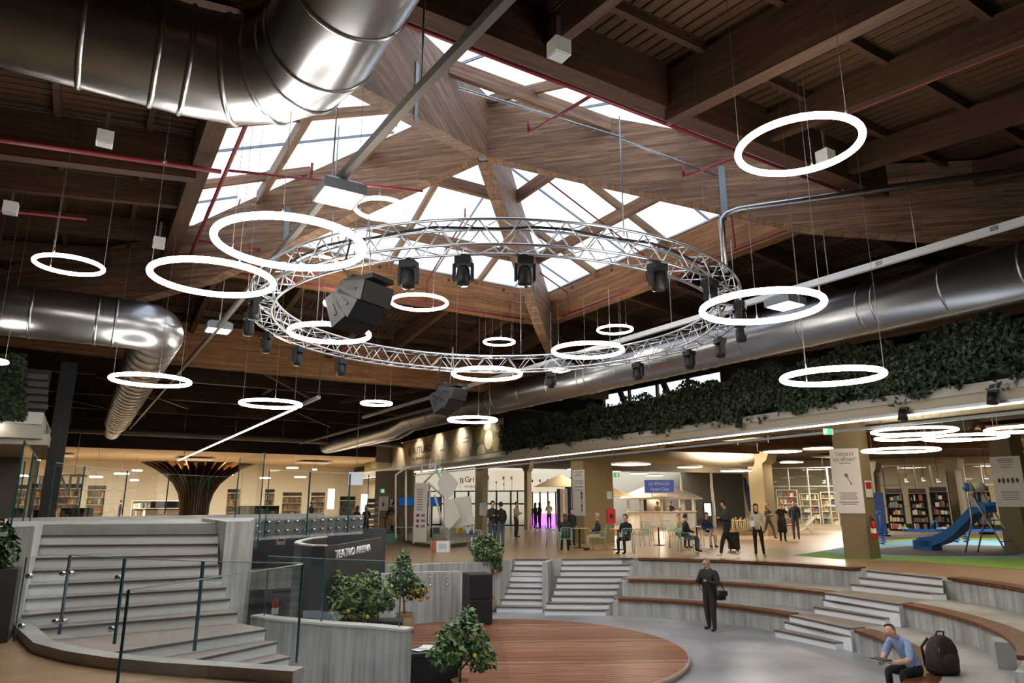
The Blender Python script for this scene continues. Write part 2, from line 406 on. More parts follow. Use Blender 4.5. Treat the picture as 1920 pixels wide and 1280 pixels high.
# rafters, joists, planks, deck
for sd in SIDES:
    smax = {'near': 9.5, 'left': 7.5, 'far': 6.2, 'right': 7.5}[sd]
    for a in (-7.2, -4.8, -2.4, 0, 2.4, 4.8, 7.2):
        s0 = max(.33, abs(a) - 6 + .3)
        main = a == 0
        hd, wd = (.86, .24) if main else (.5, .16)
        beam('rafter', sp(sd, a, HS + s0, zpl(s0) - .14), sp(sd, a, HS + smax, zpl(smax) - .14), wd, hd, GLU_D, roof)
    for s in (1.1, 2.5, 3.9, 5.3, 6.7, 8.1):
        if s > smax: continue
        e = min(HS + s - .2, 12)
        beam('joist', sp(sd, -e, HS + s, zpl(s) - .002), sp(sd, e, HS + s, zpl(s) - .002), .1, .19, GLU_D, roof)
    # planks, one by one
    a = {'near': -5.5, 'left': -12, 'far': -12, 'right': -10.5}[sd]; a1 = {'near': 11.8, 'left': 8.5, 'far': 9.5, 'right': 12}[sd]
    far = MB()
    while a < a1:
        s0 = max(.33, abs(a) - 6 + .12)
        if s0 < smax - .3:
            p0, p1 = sp(sd, a, HS + s0, zpl(s0) + .03), sp(sd, a, HS + smax, zpl(smax) + .03)
            if sd == 'far': far.bar(p0, p1, .17, .03)
            else: beam('plank', p0, p1, .17, .03, PLK, roof)
        a += .2
    if sd == 'far': o = far.build('plank_field', PLK, roof); o['kind'] = 'stuff'
    z0, z1 = zpl(.2) + .05, zpl(smax) + .05
    b = MB(); e0, e1 = HS + .5, min(HS + smax + .3, 13.6)
    v = [sp(sd, -e0, HS + .2, z0), sp(sd, e0, HS + .2, z0), sp(sd, e1, HS + smax, z1), sp(sd, -e1, HS + smax, z1)]
    b.add(v + [p + Vector((0, 0, .12)) for p in v], [(0, 1, 2, 3), (7, 6, 5, 4), (0, 4, 5, 1), (1, 5, 6, 2), (2, 6, 7, 3), (3, 7, 4, 0)])
    b.build('roof_deck', mat('dark_deck', (40, 30, 22), .9), roof)
# perimeter beams of the bay (haunched ends), joined to the next bays
for p0, p1, nm in (((-6.5, 25.4, 7.75), (21, 25.4, 7.75), 'perimeter_beam'), ((19.4, -6, 7.75), (19.4, 15.5, 7.75), 'perimeter_beam'), ((-4.7, -6, 7.75), (-4.7, 25.2, 7.75), 'perimeter_beam')):
    p0, p1 = Vector(p0), Vector(p1); L = (p1 - p0).length; pts = []
    for i in range(13):
        x = L * i / 12; u = abs(i / 12 - .5) * 2; pts.append((x, -1.5 + .28 * u ** 2))
    poly = pts + [(L, 0), (0, 0)]; n = len(poly)
    vs = [(x, -.16, z) for x, z in poly] + [(x, .16, z) for x, z in poly]
    fs = [tuple(range(n)), tuple(range(2 * n - 1, n - 1, -1))] + [((i + 1) % n, i, n + i, n + (i + 1) % n) for i in range(n)]
    o = MB().add(vs, fs).build(nm, GLU_O, roof); t = (p1 - p0).normalized(); y = Vector((0, 0, 1)).cross(t); o.matrix_world = Matrix.Translation(p0) @ Matrix((t, y, (0, 0, 1))).transposed().to_4x4(); o.parent = roof
# bays beyond: flat dark ceiling with cross beams and braces, and a lid over the rest of the hall
DECK = mat('dark_deck', (40, 30, 22), .9)
FARC = woodbeam('far_roof_boards', (70, 48, 31), lam=.22)
b = MB().box((3.2, 50, 7.95), (38.4, 49, .3)); b.build('ceiling_far', FARC, roof)
b = MB().box((20.9, 8, 7.95), (3.4, 36, .3)).box((-11, 4, 7.95), (12.4, 44, .3)).box((7, -8, 7.75), (24, 14, .3)); b.build('ceiling_lid', DECK, roof)
for Y in (31.4, 37.4, 43.4, 49.0):
    beam('cross_beam', (-14, Y, 7.6), (24, Y, 7.6), .26, .95, GLU_D, roof)
for X in (-6.6, 1.4, 7.4, 13.4, 19.4):
    beam('long_beam', (X, 25.6, 7.75), (X, 49.5, 7.75), .2, .6, GLU_D, roof)
for (a, c) in (((4.6, 25.6, 6.6), (8.6, 31.2, 6.3)), ((13.0, 25.6, 6.6), (9.8, 31.2, 6.3)), ((0, 31, 6.6), (4, 37.2, 6.3)), ((9.5, 37.6, 6.5), (13, 43, 6.4)), ((-1.5, 37.6, 6.5), (2.5, 43, 6.4))):
    o = MB().bar(a, c, .12, .16).build('brace', GLU_D, roof)
# skylight: rafters, purlins, panes
sky = room('window_1', 'pyramid skylight of milky glass panes on grey timber bars')
PANE = bpy.data.materials.new('skylight_pane'); PANE.use_nodes = True
nt = PANE.node_tree; nt.nodes.remove(nt.nodes['Principled BSDF'])
tr = nt.nodes.new('ShaderNodeBsdfTransparent'); tl = nt.nodes.new('ShaderNodeBsdfTranslucent'); mx = nt.nodes.new('ShaderNodeMixShader')
tr.inputs[0].default_value = (.90, .93, .96, 1); tl.inputs[0].default_value = (.9, .94, 1, 1)
wv = nt.nodes.new('ShaderNodeTexNoise'); wv.inputs['Scale'].default_value = .6
wr = nt.nodes.new('ShaderNodeMapRange'); wr.inputs[3].default_value = .12; wr.inputs[4].default_value = .3
tcn = nt.nodes.new('ShaderNodeTexCoord'); nt.links.new(tcn.outputs['Object'], wv.inputs['Vector']); nt.links.new(wv.outputs['Fac'], wr.inputs[0]); nt.links.new(wr.outputs[0], mx.inputs[0])
nt.links.new(tr.outputs[0], mx.inputs[1]); nt.links.new(tl.outputs[0], mx.inputs[2]); nt.links.new(mx.outputs[0], nt.nodes['Material Output'].inputs[0])
def zg(s): return 11.62 - s * (2.5 / 6.0)
def clip(poly, fn):
    out = []
    for i in range(len(poly)):
        p, q = poly[i], poly[(i + 1) % len(poly)]; a, b_ = fn(p), fn(q)
        if a >= 0: out.append(p)
        if (a >= 0) != (b_ >= 0): t = a / (a - b_); out.append((p[0] + (q[0] - p[0]) * t, p[1] + (q[1] - p[1]) * t))
    return out
for sd in SIDES:
    for s in (2.3, 4.35):
        beam('purlin', sp(sd, -s + .2, s, zg(s) - .2), sp(sd, s - .2, s, zg(s) - .2), .13, .34, GLU, sky)
    for a in (-3.2, 0, 3.2):
        s0 = max(abs(a) + .15, .4)
        beam('skylight_rafter', sp(sd, a, s0, zg(s0) - .04), sp(sd, a, 6.1, zg(6.1) - .04), .11, .2, GLU, sky)
        for s in (2.3, 4.35):
            if s > abs(a) + .2:
                p = sp(sd, a + .09, s, zg(s) - .26); MB().box(p, (.1, .1, .42), rz=R(0)).build('bracket', SGREY, sky)
    for a in (-4.7, -1.6, 1.6, 4.7):
        s0 = abs(a) + .1
        MB().bar(sp(sd, a, s0, zg(s0) - .03), sp(sd, a, 6.1, zg(6.1) - .03), .035, .06).build('glazing_bar', SGREY, sky)
    MB().bar(sp(sd, -6, 6.02, 9.04), sp(sd, 6, 6.02, 9.04), .08, .05).build('sill_flashing', STEEL2, sky)
    ab = [-6.2, -4.7, -3.2, -1.6, 0, 1.6, 3.2, 4.7, 6.2]; sb = [0, 2.3, 4.35, 6.2]
    for i in range(8):
        for j in range(3):
            poly = [(ab[i], sb[j]), (ab[i + 1], sb[j]), (ab[i + 1], sb[j + 1]), (ab[i], sb[j + 1])]
            poly = clip(poly, lambda p: p[1] - p[0]); poly = clip(poly, lambda p: p[1] + p[0]) if poly else poly
            if len(poly) >= 3:
                n = len(poly); vs = [sp(sd, a, s, zg(s)) for a, s in poly]
                MB().add(vs, [tuple(range(n))]).build('pane', PANE, sky)
# ------------------------------------------------------------------ ducts
def seam(path_pt, tangent, r, parent, wd=.03):
    t = Vector(tangent).normalized(); p = Vector(path_pt)
    MB().tube([p - t * wd, p - t * wd * .4, p + t * wd * .4, p + t * wd], [r + .004, r + .022, r + .022, r + .004], 40, cap=False).build('seam', STEEL, parent)
def duct(name, label, pts, r, seams, extra=None):
    th = thing(name, label, 'duct', pts[0])
    MB().tube(pts, r, 48).build('duct_body', STEEL, th)
    for p, t in seams: seam(p, t, r, th)
    return th
def elbow(c, r, a0, a1, z, n=4):
    return [(c[0] + r * math.cos(a0 + (a1 - a0) * i / n), c[1] + r * math.sin(a0 + (a1 - a0) * i / n), z) for i in range(n + 1)]
# near duct: comes in from the left, turns overhead towards the camera
Yd, zd, rd = 7.75, 6.62, .60
Xc = .48
re = 1.15
pts = [(-9, Yd, zd), (Xc, Yd, zd)] + elbow((Xc, Yd - re), re, PI / 2, 0, zd, 4)[1:] + [(Xc + re, -7, zd)]
sm = [((x, Yd, zd), (1, 0, 0)) for x in (-5, -3.4, -1.35, -.55, Xc - .35, Xc - .05)]
for i in range(1, 4):
    a = PI / 2 - PI / 2 * i / 4; sm.append(((Xc + re * math.cos(a), Yd - re + re * math.sin(a), zd), (math.sin(a), -math.cos(a), 0)))
sm += [((Xc + re, y, zd), (0, 1, 0)) for y in (Yd - re - .02, 5.6, 4.4, 3.0)]
duct('air_duct', 'huge shiny metal air duct bending overhead at the upper left', pts, rd, sm)
# right duct: runs away along the hall under the roof edge
Xr, zr_, rr_ = 14.6, 5.97, .57
pts = [(Xr, y, zr_) for y in (-4, 34)] + [(Xr + .0, 34.6, zr_ - .1), (Xr, 36, zr_ - .3), (Xr, 49, zr_ - .3)]
duct('air_duct', 'long straight metal air duct above the ivy wall on the right', pts, rr_, [((Xr, y, zr_), (0, 1, 0)) for y in (2.5, 5.2, 6.6, 8.0, 8.35, 9.9, 11.6, 13.0, 13.4, 15.0, 16.6, 18.2, 18.6, 20.5, 22.5, 24.5, 25, 27, 29, 31, 33)])
# left far duct
zl, rl = 5.72, .56
pa = atd(0, 645, 17.6)
Yl = pa.y; Xe = atY(262, 645, Yl).x - .15
pts = [(-9, Yl, zl), (Xe - .2, Yl, zl)] + elbow((Xe - .2, Yl + .75), .75, -PI / 2, 0, zl, 4)[1:] + [(Xe + .55, Yl + 23, zl)]
th = duct('air_duct', 'metal air duct with a rounded elbow at the far left under the roof', pts, rl, [((x, Yl, zl), (1, 0, 0)) for x in (Xe - 3, Xe - 1.95, Xe - .75, Xe - .4)] + [((Xe + .55, Yl + 1 + .9 * i, zl), (0, 1, 0)) for i in range(24)])
o = MB().tube([(Xe + .55, Yl + 23.1, zl), (Xe + .55, 46.8, zl)], .42, 24).build('narrow_section', STEEL, th)
o = thing('air_duct', 'thin pale horizontal duct running in front of the bookshop ceiling', 'duct', (0, 47, 5.9))
MB().tube([(-6, 47, 5.75), (20, 47, 5.75)], .16, 16, ).build('duct_body', mat('matt_zinc', (150, 146, 136), .55, .3), o)
for i in range(9): MB().tube([(-4 + 3 * i, 47, 5.9), (-4 + 3 * i, 47, 7.5)], .02, 6).build('hanger', STEEL2, o)

# ------------------------------------------------------------------ cable trays / lamp tracks and sprinkler pipes
def simple(name, label, cat, mb, m, group=None):
    o = mb.build(name, m); return tag(o, label, cat, group)
Xt = 2.55
def along_y(x0, y0, x1, y1, X): return atX(x0, y0, X), atX(x1, y1, X)
tA = thing('lamp_track', 'long dark aluminium lamp track crossing from top centre to lower left', 'track', (Xt, 3, 5.9))
zt_ = atX(620, 355, Xt).z
_tk = [atz(x, y, zt_) for x, y in ((985, -40), (955, -8), (790, 165), (622, 352), (412, 610), (236, 812))]
for _i in range(5): MB().bar(_tk[_i], _tk[_i + 1], .09, .11).build('rail', mat('dull_aluminium', (128, 122, 116), .5, .5), tA)
for q in _tk[2:5]: MB().tube([(q.x, q.y, zt_ + .05), (q.x, q.y, 7.9)], .012, 6).build('rod', STEEL2, tA)
def panel_lamp(px_, py_, X, wd, label, drop=0):
    p = atX(px_, py_, X)
    th = thing('panel_lamp', label, 'lamp', p, 'square panel lamps on the tracks')
    b = MB(); vs = []
    for zz, k in ((0, 1), (.14 * wd / .55, 1), (.2 * wd / .55, .72)):
        for a, c in ((-1, -1), (1, -1), (1, 1), (-1, 1)): vs.append((p.x + a * wd / 2 * k, p.y + c * wd / 2 * k, p.z + zz))
    b.add(vs, [(3, 2, 1, 0), (0, 1, 5, 4), (1, 2, 6, 5), (2, 3, 7, 6), (3, 0, 4, 7), (4, 5, 9, 8), (5, 6, 10, 9), (6, 7, 11, 10), (7, 4, 8, 11), (8, 9, 10, 11)])
    b.build('housing', mat('lamp_housing', (120, 124, 130), .45, .3), th)
    MB().box((p.x, p.y, p.z - .006), (wd * .86, wd * .86, .012)).build('diffuser', RING, th)
    MB().tube([(p.x, p.y, p.z + .2), (p.x, p.y, p.z + .45)], .014, 6).build('stem', STEEL2, th)
    return p
panel_lamp(636, 372, Xt, .58, 'square white panel lamp hanging under the skylight near the big left ring')
panel_lamp(409, 620, Xt, .62, 'square white panel lamp hanging below the left roof slope')
tB = thing('lamp_track', 'pale aluminium lamp track running above the right duct', 'track', (12.2, 0, 6.4))
Xb = 12.6; zb_ = atX(1640, 497, Xb).z
MB().box((Xb, 16, zb_), (.1, 40, .13)).build('rail', mat('bright_aluminium', (205, 208, 212), .4, .4), tB)
for y in (4.2, 6.2, 8.0, 10.4, 12.5, 15, 18, 22, 26): MB().tube([(Xb, y, zb_ + .06), (Xb, y, 7.9)], .01, 6).build('rod', STEEL2, tB)
for y in (4.9, 6.9, 9.0): MB().box((Xb - .055, y, zb_), (.02, .12, .08)).build('track_clip', STEEL2, tB)
panel_lamp(1473, 574, Xb - .1, .62, 'square white panel lamp seen inside the ring on the right')
panel_lamp(1048, 694, Xb - .1, .72, 'square white panel lamp under the far truss beside the ring')
tD = thing('lamp_track', 'grey lamp track low under the far roof toward the banner', 'track', (11, 26, 5.3))
q0, q1 = atX(860, 752, 12.4), atX(560, 845, 12.4)
MB().bar(q0, (12.4, 48, q0.z), .1, .1).build('rail', mat('dull_aluminium', (128, 122, 116), .5, .5), tD)
# lit LED line in front of the bookshop
zl5 = 4.7; q0 = atz(598, 744, zl5)
o = thing('led_line_lamp', 'thin slanting bright LED line lamp below the far roof', 'lamp', q0)
q1 = atz(324, 867, zl5)
MB().bar(q0, lerp(q0, q1, .06), .1, .09).build('profile_end', STEEL2, o)
MB().bar(lerp(q0, q1, .06), q1, .1, .05).build('profile', STEEL2, o)
MB().bar(lerp(q0, q1, .065) - Vector((0, 0, .035)), q1 - Vector((0, 0, .035)), .09, .03).build('light_strip', LEDW, o)
MB().tube([q0, q0 + Vector((-.0, .0, .55)), q0 + Vector((-.02, 0, 1.0))], .018, 6).build('cable', DARKM, o)

def pipe(label, pts, r=.035, m=REDP, name='sprinkler_pipe', brs=(), cat='pipe', hangers=()):
    th = thing(name, label, cat, pts[0])
    MB().tube(pts, r, 10).build('pipe_run', m, th)
    for bpts in brs: MB().tube(bpts, r * .75, 8).build('branch', m, th)
    for h in hangers: MB().tube([h, (h[0], h[1], h[2] + .55)], .01, 6).build('hanger', STEEL2, th); MB().ball(h, r * 1.5, 8, 5).build('clamp', STEEL2, th)
    return th
zf = 7.80
# along the four frame beams
pipe('red sprinkler pipe along the near skylight beam from top centre to the right', [(CX - 5.5, CY - 5.75, 8.05), (CX + 5.3, CY - 5.75, 8.05)], .04,
     brs=[[(CX - 1.2, CY - 5.75, 8.05), (CX - 1.2, CY - 3.9, 8.3)], [(CX - 1.2, CY - 3.9, 8.3), (CX - 1.2, CY - 3.9, 8.6)], [(CX + 2.4, CY - 5.75, 8.05), (CX + 2.4, CY - 4.2, 8.25)], [(CX + 2.4, CY - 4.2, 8.25), (CX + 2.4, CY - 4.2, 8.55)]],
     hangers=[(CX - 2.6, CY - 5.75, 8.1), (CX + .9, CY - 5.75, 8.1), (CX + 3.6, CY - 5.75, 8.1)])
pipe('red sprinkler pipe along the left skylight beam', [(CX - 5.72, CY - 5.6, 8.1), (CX - 5.72, CY + 5.3, 7.9)], .04,
     brs=[[(CX - 5.72, CY - .1, 8.0), (CX - 1.6, CY - .1, 8.6)], [(CX - 4.1, CY - .1, 8.25), (CX - 4.1, CY - .1, 8.6)], [(CX - 5.72, CY + 4, 7.95), (CX - 4.2, CY + 4, 8.0)], [(CX - 5.72, CY + 3.1, 7.95), (CX - 5.6, CY + 3.1, 8.5)]])
pipe('red sprinkler pipe along the bottom of the far left skylight upstand', [(CX - 5.4, CY + 5.78, 7.86), (CX + 4.9, CY + 5.78, 7.86)], .035,
     brs=[[(CX - 2.9, CY + 5.78, 7.86), (CX - 2.9, CY + 5.72, 8.6), (CX - 2.9, CY + 4.2, 9.35)], [(CX + 1.2, CY + 5.78, 7.86), (CX + 1.2, CY + 5.72, 8.6), (CX + 1.2, CY + 3.2, 9.8), (CX + 1.2, CY + 3.2, 10.1)], [(CX + 4.3, CY + 5.78, 7.86), (CX + 4.3, CY + 5.72, 8.7)]])
pipe('red sprinkler pipe along the bottom of the far right skylight upstand', [(CX + 5.78, CY + 4.8, 7.86), (CX + 5.78, CY - 4.9, 7.86)], .035,
     brs=[[(CX + 5.78, CY + 4.4, 7.86), (CX + 5.74, CY + 4.4, 8.6), (CX + 4.6, CY + 4.4, 9.1)], [(CX + 5.78, CY + .6, 7.86), (CX + 5.72, CY + .6, 8.7), (CX + 2.4, CY + .6, 10.15), (CX + 2.4, CY + .6, 10.45)], [(CX + 5.78, CY - 2.6, 7.86), (CX + 5.72, CY - 2.6, 8.7), (CX + 3.4, CY - 2.6, 9.7)]])
ya = 12.75
pipe('red sprinkler pipe under the left main roof beam', [(-6, ya, 6.98), (1.5, ya, 7.72)], .045, hangers=[(-2.3, ya, 7.38), (.55, ya, 7.66)], brs=[[(-6, ya + 3.6, 7.1), (-.6, ya + 3.6, 7.62)]])
xa = 7.62
pipe('red sprinkler pipe beside the near main roof beam at the top right', [(xa, 7.4, 7.9), (xa, -2.5, 6.75)], .04, hangers=[(xa, 4.5, 7.55), (xa, 6.4, 7.8)], brs=[[(xa + 2.3, 5.9, 7.95), (xa + 2.3, -1, 7.2)]])
zc_ = 7.95
pipe('thin grey conduit tube crossing under the near skylight face', [(CX - 2.9, CY - 4.4, 8.35), (CX + .6, CY - 4.4, 8.5)], .025, STEEL2, 'conduit')
pipe('thin grey conduit tube under the right half of the near skylight face', [(CX + .9, CY - 4.0, 8.75), (CX + 3.6, CY - 4.0, 8.7)], .025, STEEL2, 'conduit')
# silver cable pipe: runs along the right hip, bends down towards the ring truss
e0 = atz(1352, 402, 7.5)
dq = Vector((1, -1, 0)).normalized()
pipe('silver cable duct running along the right hip beam and bending down to the truss', [e0 + dq * 9 + Vector((0, 0, .55)), e0 + dq * .35 + Vector((0, 0, .08)), e0 + dq * .1, e0 + Vector((0, 0, -.12)), Vector((e0.x, e0.y, 6.25))], .065, STEEL, 'cable_duct')
# small white ceiling loudspeakers on the beams
for (x, y, z, lb) in ((1048, 92, 7.55, 'white box loudspeaker on the near skylight beam at the top'), (197, 260, 7.6, 'white box loudspeaker on the left main roof beam'), (1548, 295, 7.45, 'white box loudspeaker behind the upper right ring'), (298, 455, 7.4, 'white box loudspeaker at the lower end of the left skylight beam'), (20, 390, 7.4, 'white box loudspeaker at the left picture edge under the roof')):
    p = atz(x, y, z)
    th = thing('box_loudspeaker', lb, 'loudspeaker', p)
    MB().box(p, (.24, .22, .22)).build('cabinet', WHITEP, th)
    MB().box(p + Vector((0, 0, -.115)), (.21, .19, .012)).build('grille', GREYP, th)
    MB().bar(p + Vector((0, 0, .11)), p + Vector((0, 0, .5)), .03, .05).build('bracket', STEEL2, th)
# ------------------------------------------------------------------ upper floor, arena pit, tiers, stairs
ZF = -1.44
RZ = .16
T_TOP, T_MID, T_LOW = ((10.61, 11.26), 7.27, 0.0), ((9.95, 11.4), 6.39, -.48), ((9.55, 12.05), 5.68, -.96)
def ang(t, x, y):
    p = atz(x, y, t[2]); return math.atan2(p.y - t[0][1], p.x - t[0][0])
aT0, aT1, aT2 = ang(T_TOP, 1197, 1047.2), ang(T_TOP, 1606, 1066.1), ang(T_TOP, 1781, 1083.7)
aM0, aM1, aM2, aM3 = ang(T_MID, 1178, 1084.7), ang(T_MID, 1538, 1111), ang(T_MID, 1695, 1131.6), ang(T_MID, 1912, 1228)
aL0, aL1, aL2, aL3 = ang(T_LOW, 1159, 1121.3), ang(T_LOW, 1464, 1152.2), ang(T_LOW, 1601, 1179.4), R(-78)
kerb = [atz(x, y, 0).to_2d() for x, y in ((22, 1172), (25, 1190), (60, 1225), (120, 1242), (200, 1255), (300, 1265), (400, 1272), (548, 1283))]
hole = [Vector((T_TOP[0][0] + 7.48 * math.cos(a), T_TOP[0][1] + 7.48 * math.sin(a))) for a in [aT0 + (R(-46) - aT0) * i / 40 for i in range(41)]]
hole += [Vector((17.5, 3.0)), Vector((15, 1.0)), Vector((6, 1.5))] + kerb[::-1]
hole += [Vector((-.95, 19.6)), Vector((7.0, 19.6)), atz(720, 1058, 0).to_2d(), atz(890, 1053, 0).to_2d()]
fl_l, fl_r = atz(962, 1047.5, 0).to_2d(), atz(1188, 1047, 0).to_2d()
hole += [fl_l, fl_r]
outer = [Vector((-16, -8)), Vector((62, -8)), Vector((62, 78)), Vector((-16, 78))]
polys = [[(p.x, p.y, 0) for p in outer], [(p.x, p.y, 0) for p in hole]]
allv = polys[0] + polys[1]
tris = tessellate_polygon([[Vector(p) for p in q] for q in polys])
b = MB()
fs = []
for t in tris:
    a_, b_, c_ = (Vector(allv[i]) for i in t)
    fs.append(t if (b_ - a_).cross(c_ - a_).z > 0 else t[::-1])
b.add(allv, fs)
for i in range(len(hole)):       # edge of the slab down to -0.4
    p, q = hole[i], hole[(i + 1) % len(hole)]
    b.add([(p.x, p.y, 0), (q.x, q.y, 0), (q.x, q.y, -.5), (p.x, p.y, -.5)], [(0, 1, 2, 3)], 1)
struct(b.build('floor', [BROWNF, CONC]), 'glossy tan wood-look floor of the upper level')
b = MB().box((8.2, 11.5, ZF - .1), (19.5, 19, .2)); struct(b.build('floor_arena', CONCF), 'mottled grey polished concrete floor of the sunken arena')

tiers = room('seating_tiers', 'three curved concrete seating tiers with wooden bench tops')
b = MB().arcslab(T_TOP[0], 7.27 + .07, 7.27 + .8, aT0 + .03, R(-50), ZF, -.065, 60); b.build('tier_wall', CONC, tiers)
b = MB().arcslab(T_MID[0], 6.39 + .07, 7.6, aM0 + .03, R(-78), ZF, -.48 - .065, 60, c1=T_TOP[0]); b.build('tier_wall', CONC, tiers)
b = MB().arcslab(T_LOW[0], 5.68 + .07, 6.75, aL0 + .03, R(-78), ZF, -.96 - .065, 60, c1=T_MID[0]); b.build('tier_wall', CONC, tiers)
b = MB().arcslab(T_MID[0], 6.39 + .42, 7.4, aM0 + .03, R(-78), -.55, -.482, 60, c1=T_TOP[0]); b.build('tier_tread', CONCS, tiers)
b = MB().arcslab(T_LOW[0], 5.68 + .42, 6.5, aL0 + .03, R(-78), -1.03, -.962, 60, c1=T_MID[0]); b.build('tier_tread', CONCS, tiers)
T_TOPB = (T_TOP[0], T_TOP[1], .03)
for (t, a0, a1, lb) in ((T_TOPB, aT0, aT1, 0), (T_TOPB, aT2, R(-50), 0), (T_MID, aM0, aM1, 0), (T_MID, aM2, aM3, 0), (T_LOW, aL0, aL1, 0), (T_LOW, aL2, aL3, 0)):
    MB().arcslab(t[0], t[1], t[1] + .44, a0, a1, t[2] - .07, t[2], 36).build('bench_top', BENCH, tiers)
# end block of the middle bench at the right picture edge
e = atz(1895, 1250, -.96); MB().box((e.x, e.y, -.75), (.5, .4, .42), rz=R(30)).build('concrete_block', CONCS, tiers)

def flight(name, label, nos, z0, body_down=0, step=RZ, dep=None, sides=True):
    """nos: list of (L, R) plan points of each nosing, top first; builds one step per nosing"""
    fl = room(name, label)
    for k, (L, Rr) in enumerate(nos):
        z = z0 - step * k
        L, Rr = Vector(L[:2]), Vector(Rr[:2])
        if k == 0:
            dv = (Vector(nos[0][0][:2]) - Vector(nos[1][0][:2])); dw = (Vector(nos[0][1][:2]) - Vector(nos[1][1][:2]))
            Lb, Rb = L + dv * 1.1, Rr + dw * 1.1
        else:
            Lp, Rp = Vector(nos[k - 1][0][:2]), Vector(nos[k - 1][1][:2])
            Lb, Rb = L + (Lp - L) * 1.25, Rr + (Rp - Rr) * 1.25
        zb = body_down(k, z) if callable(body_down) else z - step
        fwd = ((L + Rr) / 2 - (Lb + Rb) / 2).normalized() * .03
        st = MB().prism([L - fwd, Rr - fwd, Rb, Lb], zb, z - .032).build('step', STEPW, fl)
        MB().prism([L, Rr, Rb, Lb], z - .032, z).build('tread', STEPG, st)
        MB().bar((*(L - fwd * .2), z - .016), (*(Rr - fwd * .2), z - .016), .016, .034).build('nosing', NOSE, st)
    return fl
# arena stair in the middle of the tiers
SL = [(1623.5, 1069), (1609.8, 1081.8), (1594, 1094.5), (1545, 1110.5), (1542.5, 1123), (1524.7, 1137), (1478, 1152), (1469, 1165), (1450.6, 1180)]
SR = [(1765, 1083.7), (1766, 1098.4), (1743.6, 1111), (1683, 1132), (1679.5, 1143.3), (1656.7, 1158), (1592, 1177), (1587, 1188.5), (1564, 1203.5)]
nos = [(atz(*a, -RZ * k), atz(*c, -RZ * k)) for k, (a, c) in enumerate(zip(SL, SR))]
flight('stairs_tiers', 'white stair with grey treads cutting through the seating tiers', nos, 0, lambda k, z: ZF if k > 5 else -.96 if k > 2 else -.48)
# back stair, right flight and left flight
BL = [(1053.4, 1048), (1051.6, 1058.4), (1049.7, 1069), (1044, 1080.4), (1042, 1092), (1038, 1103.8), (1033.7, 1116.5), (1023.4, 1129.7), (1020.6, 1142)]
BR = [(1187.5, 1047), (1179, 1058.4), (1174.4, 1069), (1168.8, 1080.4), (1160, 1092), (1155.6, 1104), (1151, 1117.5), (1140.6, 1130.6), (1135, 1143.4)]
nos = [(atz(*a, -RZ * k), atz(*c, -RZ * k)) for k, (a, c) in enumerate(zip(BL, BR))]
flight('stairs_back', 'white back stair flight right of the concrete divider', nos, 0, lambda k, z: ZF)
CLx = [964.4, 962.5, 958, 952, 947.5, 944.7, 939, 935, 931]; CLy = [1048, 1058.4, 1069, 1079, 1089.7, 1100.6, 1111.5, 1123, 1137]
CRx = [1024, 1016, 1016, 1016, 1016, 1016, 1016.5, 1016.5, 1017]
nos = [(atz(a, y, -RZ * k), atz(c, y + (.8 if k else 0), -RZ * k)) for k, (a, y, c) in enumerate(zip(CLx, CLy, CRx))]
flight('stairs_back_narrow', 'narrow white back stair flight left of the concrete divider', nos, 0, lambda k, z: ZF)
# divider wall between the two flights
pf0, pf1 = atz(1017, 1146, ZF), atz(1028, 1146.5, ZF)
ztop = zat(1019, 1053.5, pf0)
pb1, pb0 = atz(1052, 1041.5, ztop), atz(1045, 1041.5, ztop)
struct(MB().prism([pf0, pf1, pb1, pb0], ZF, ztop).build('wall_divider', CONC), 'concrete divider wall between the two back stair flights')
# concrete retaining wall left of the narrow flight
q0, q1, q2_ = atz(931, 1141, ZF), atz(866, 1141, ZF), Vector((7.4, 18.6, 0))
wl_ = [q0 + Vector((-.05, .02, 0)), atz(964, 1049, -.02) + Vector((-.2, .1, 0)), atz(890, 1053, 0), atz(720, 1058, 0)]
o = MB().wallstrip([p.to_2d() for p in wl_], ZF, -.005, .2, side=1).build('wall_floor_edge', CONC); struct(o, 'concrete edge wall under the upper floor behind the stage')
A, B_ = atz(861, 1166, ZF), None
zc = zat(861, 1071, A)
wpts = [A, A + Vector((-1.0, .35, 0)), A + Vector((-2.2, .55, 0)), A + Vector((-3.8, .5, 0))]
wpts = [(p.x, p.y) for p in wpts]
lw = struct(MB().wallstrip(wpts, ZF, zc, .2, side=-1).build('wall_stage_back', CONC), 'low concrete wall with steel bolts behind the stage')
BOLT = mat('steel_bolt', (200, 202, 204), .2, 1)
for i in range(7):
    p = lerp(wpts[0], wpts[-1], .1 + .125 * i).to_3d()
    for dz in (.12, .32):
        MB().tube([(p.x, p.y - .02, zc - dz), (p.x - .02, p.y - .1, zc - dz)], .028, 10).build('bolt', BOLT, lw)
ew = bpy.data.objects['wall_floor_edge']
for i in range(9):
    p = lerp(atz(880, 1053, 0), atz(730, 1057, 0), i / 8); n = (EYE - p); n.z = 0; n.normalize()
    for dz in (.1, .3):
        c = p + n * .03 + Vector((0, 0, -dz)); MB().tube([c, c + n * .09], .028, 10).build('bolt', BOLT, ew)

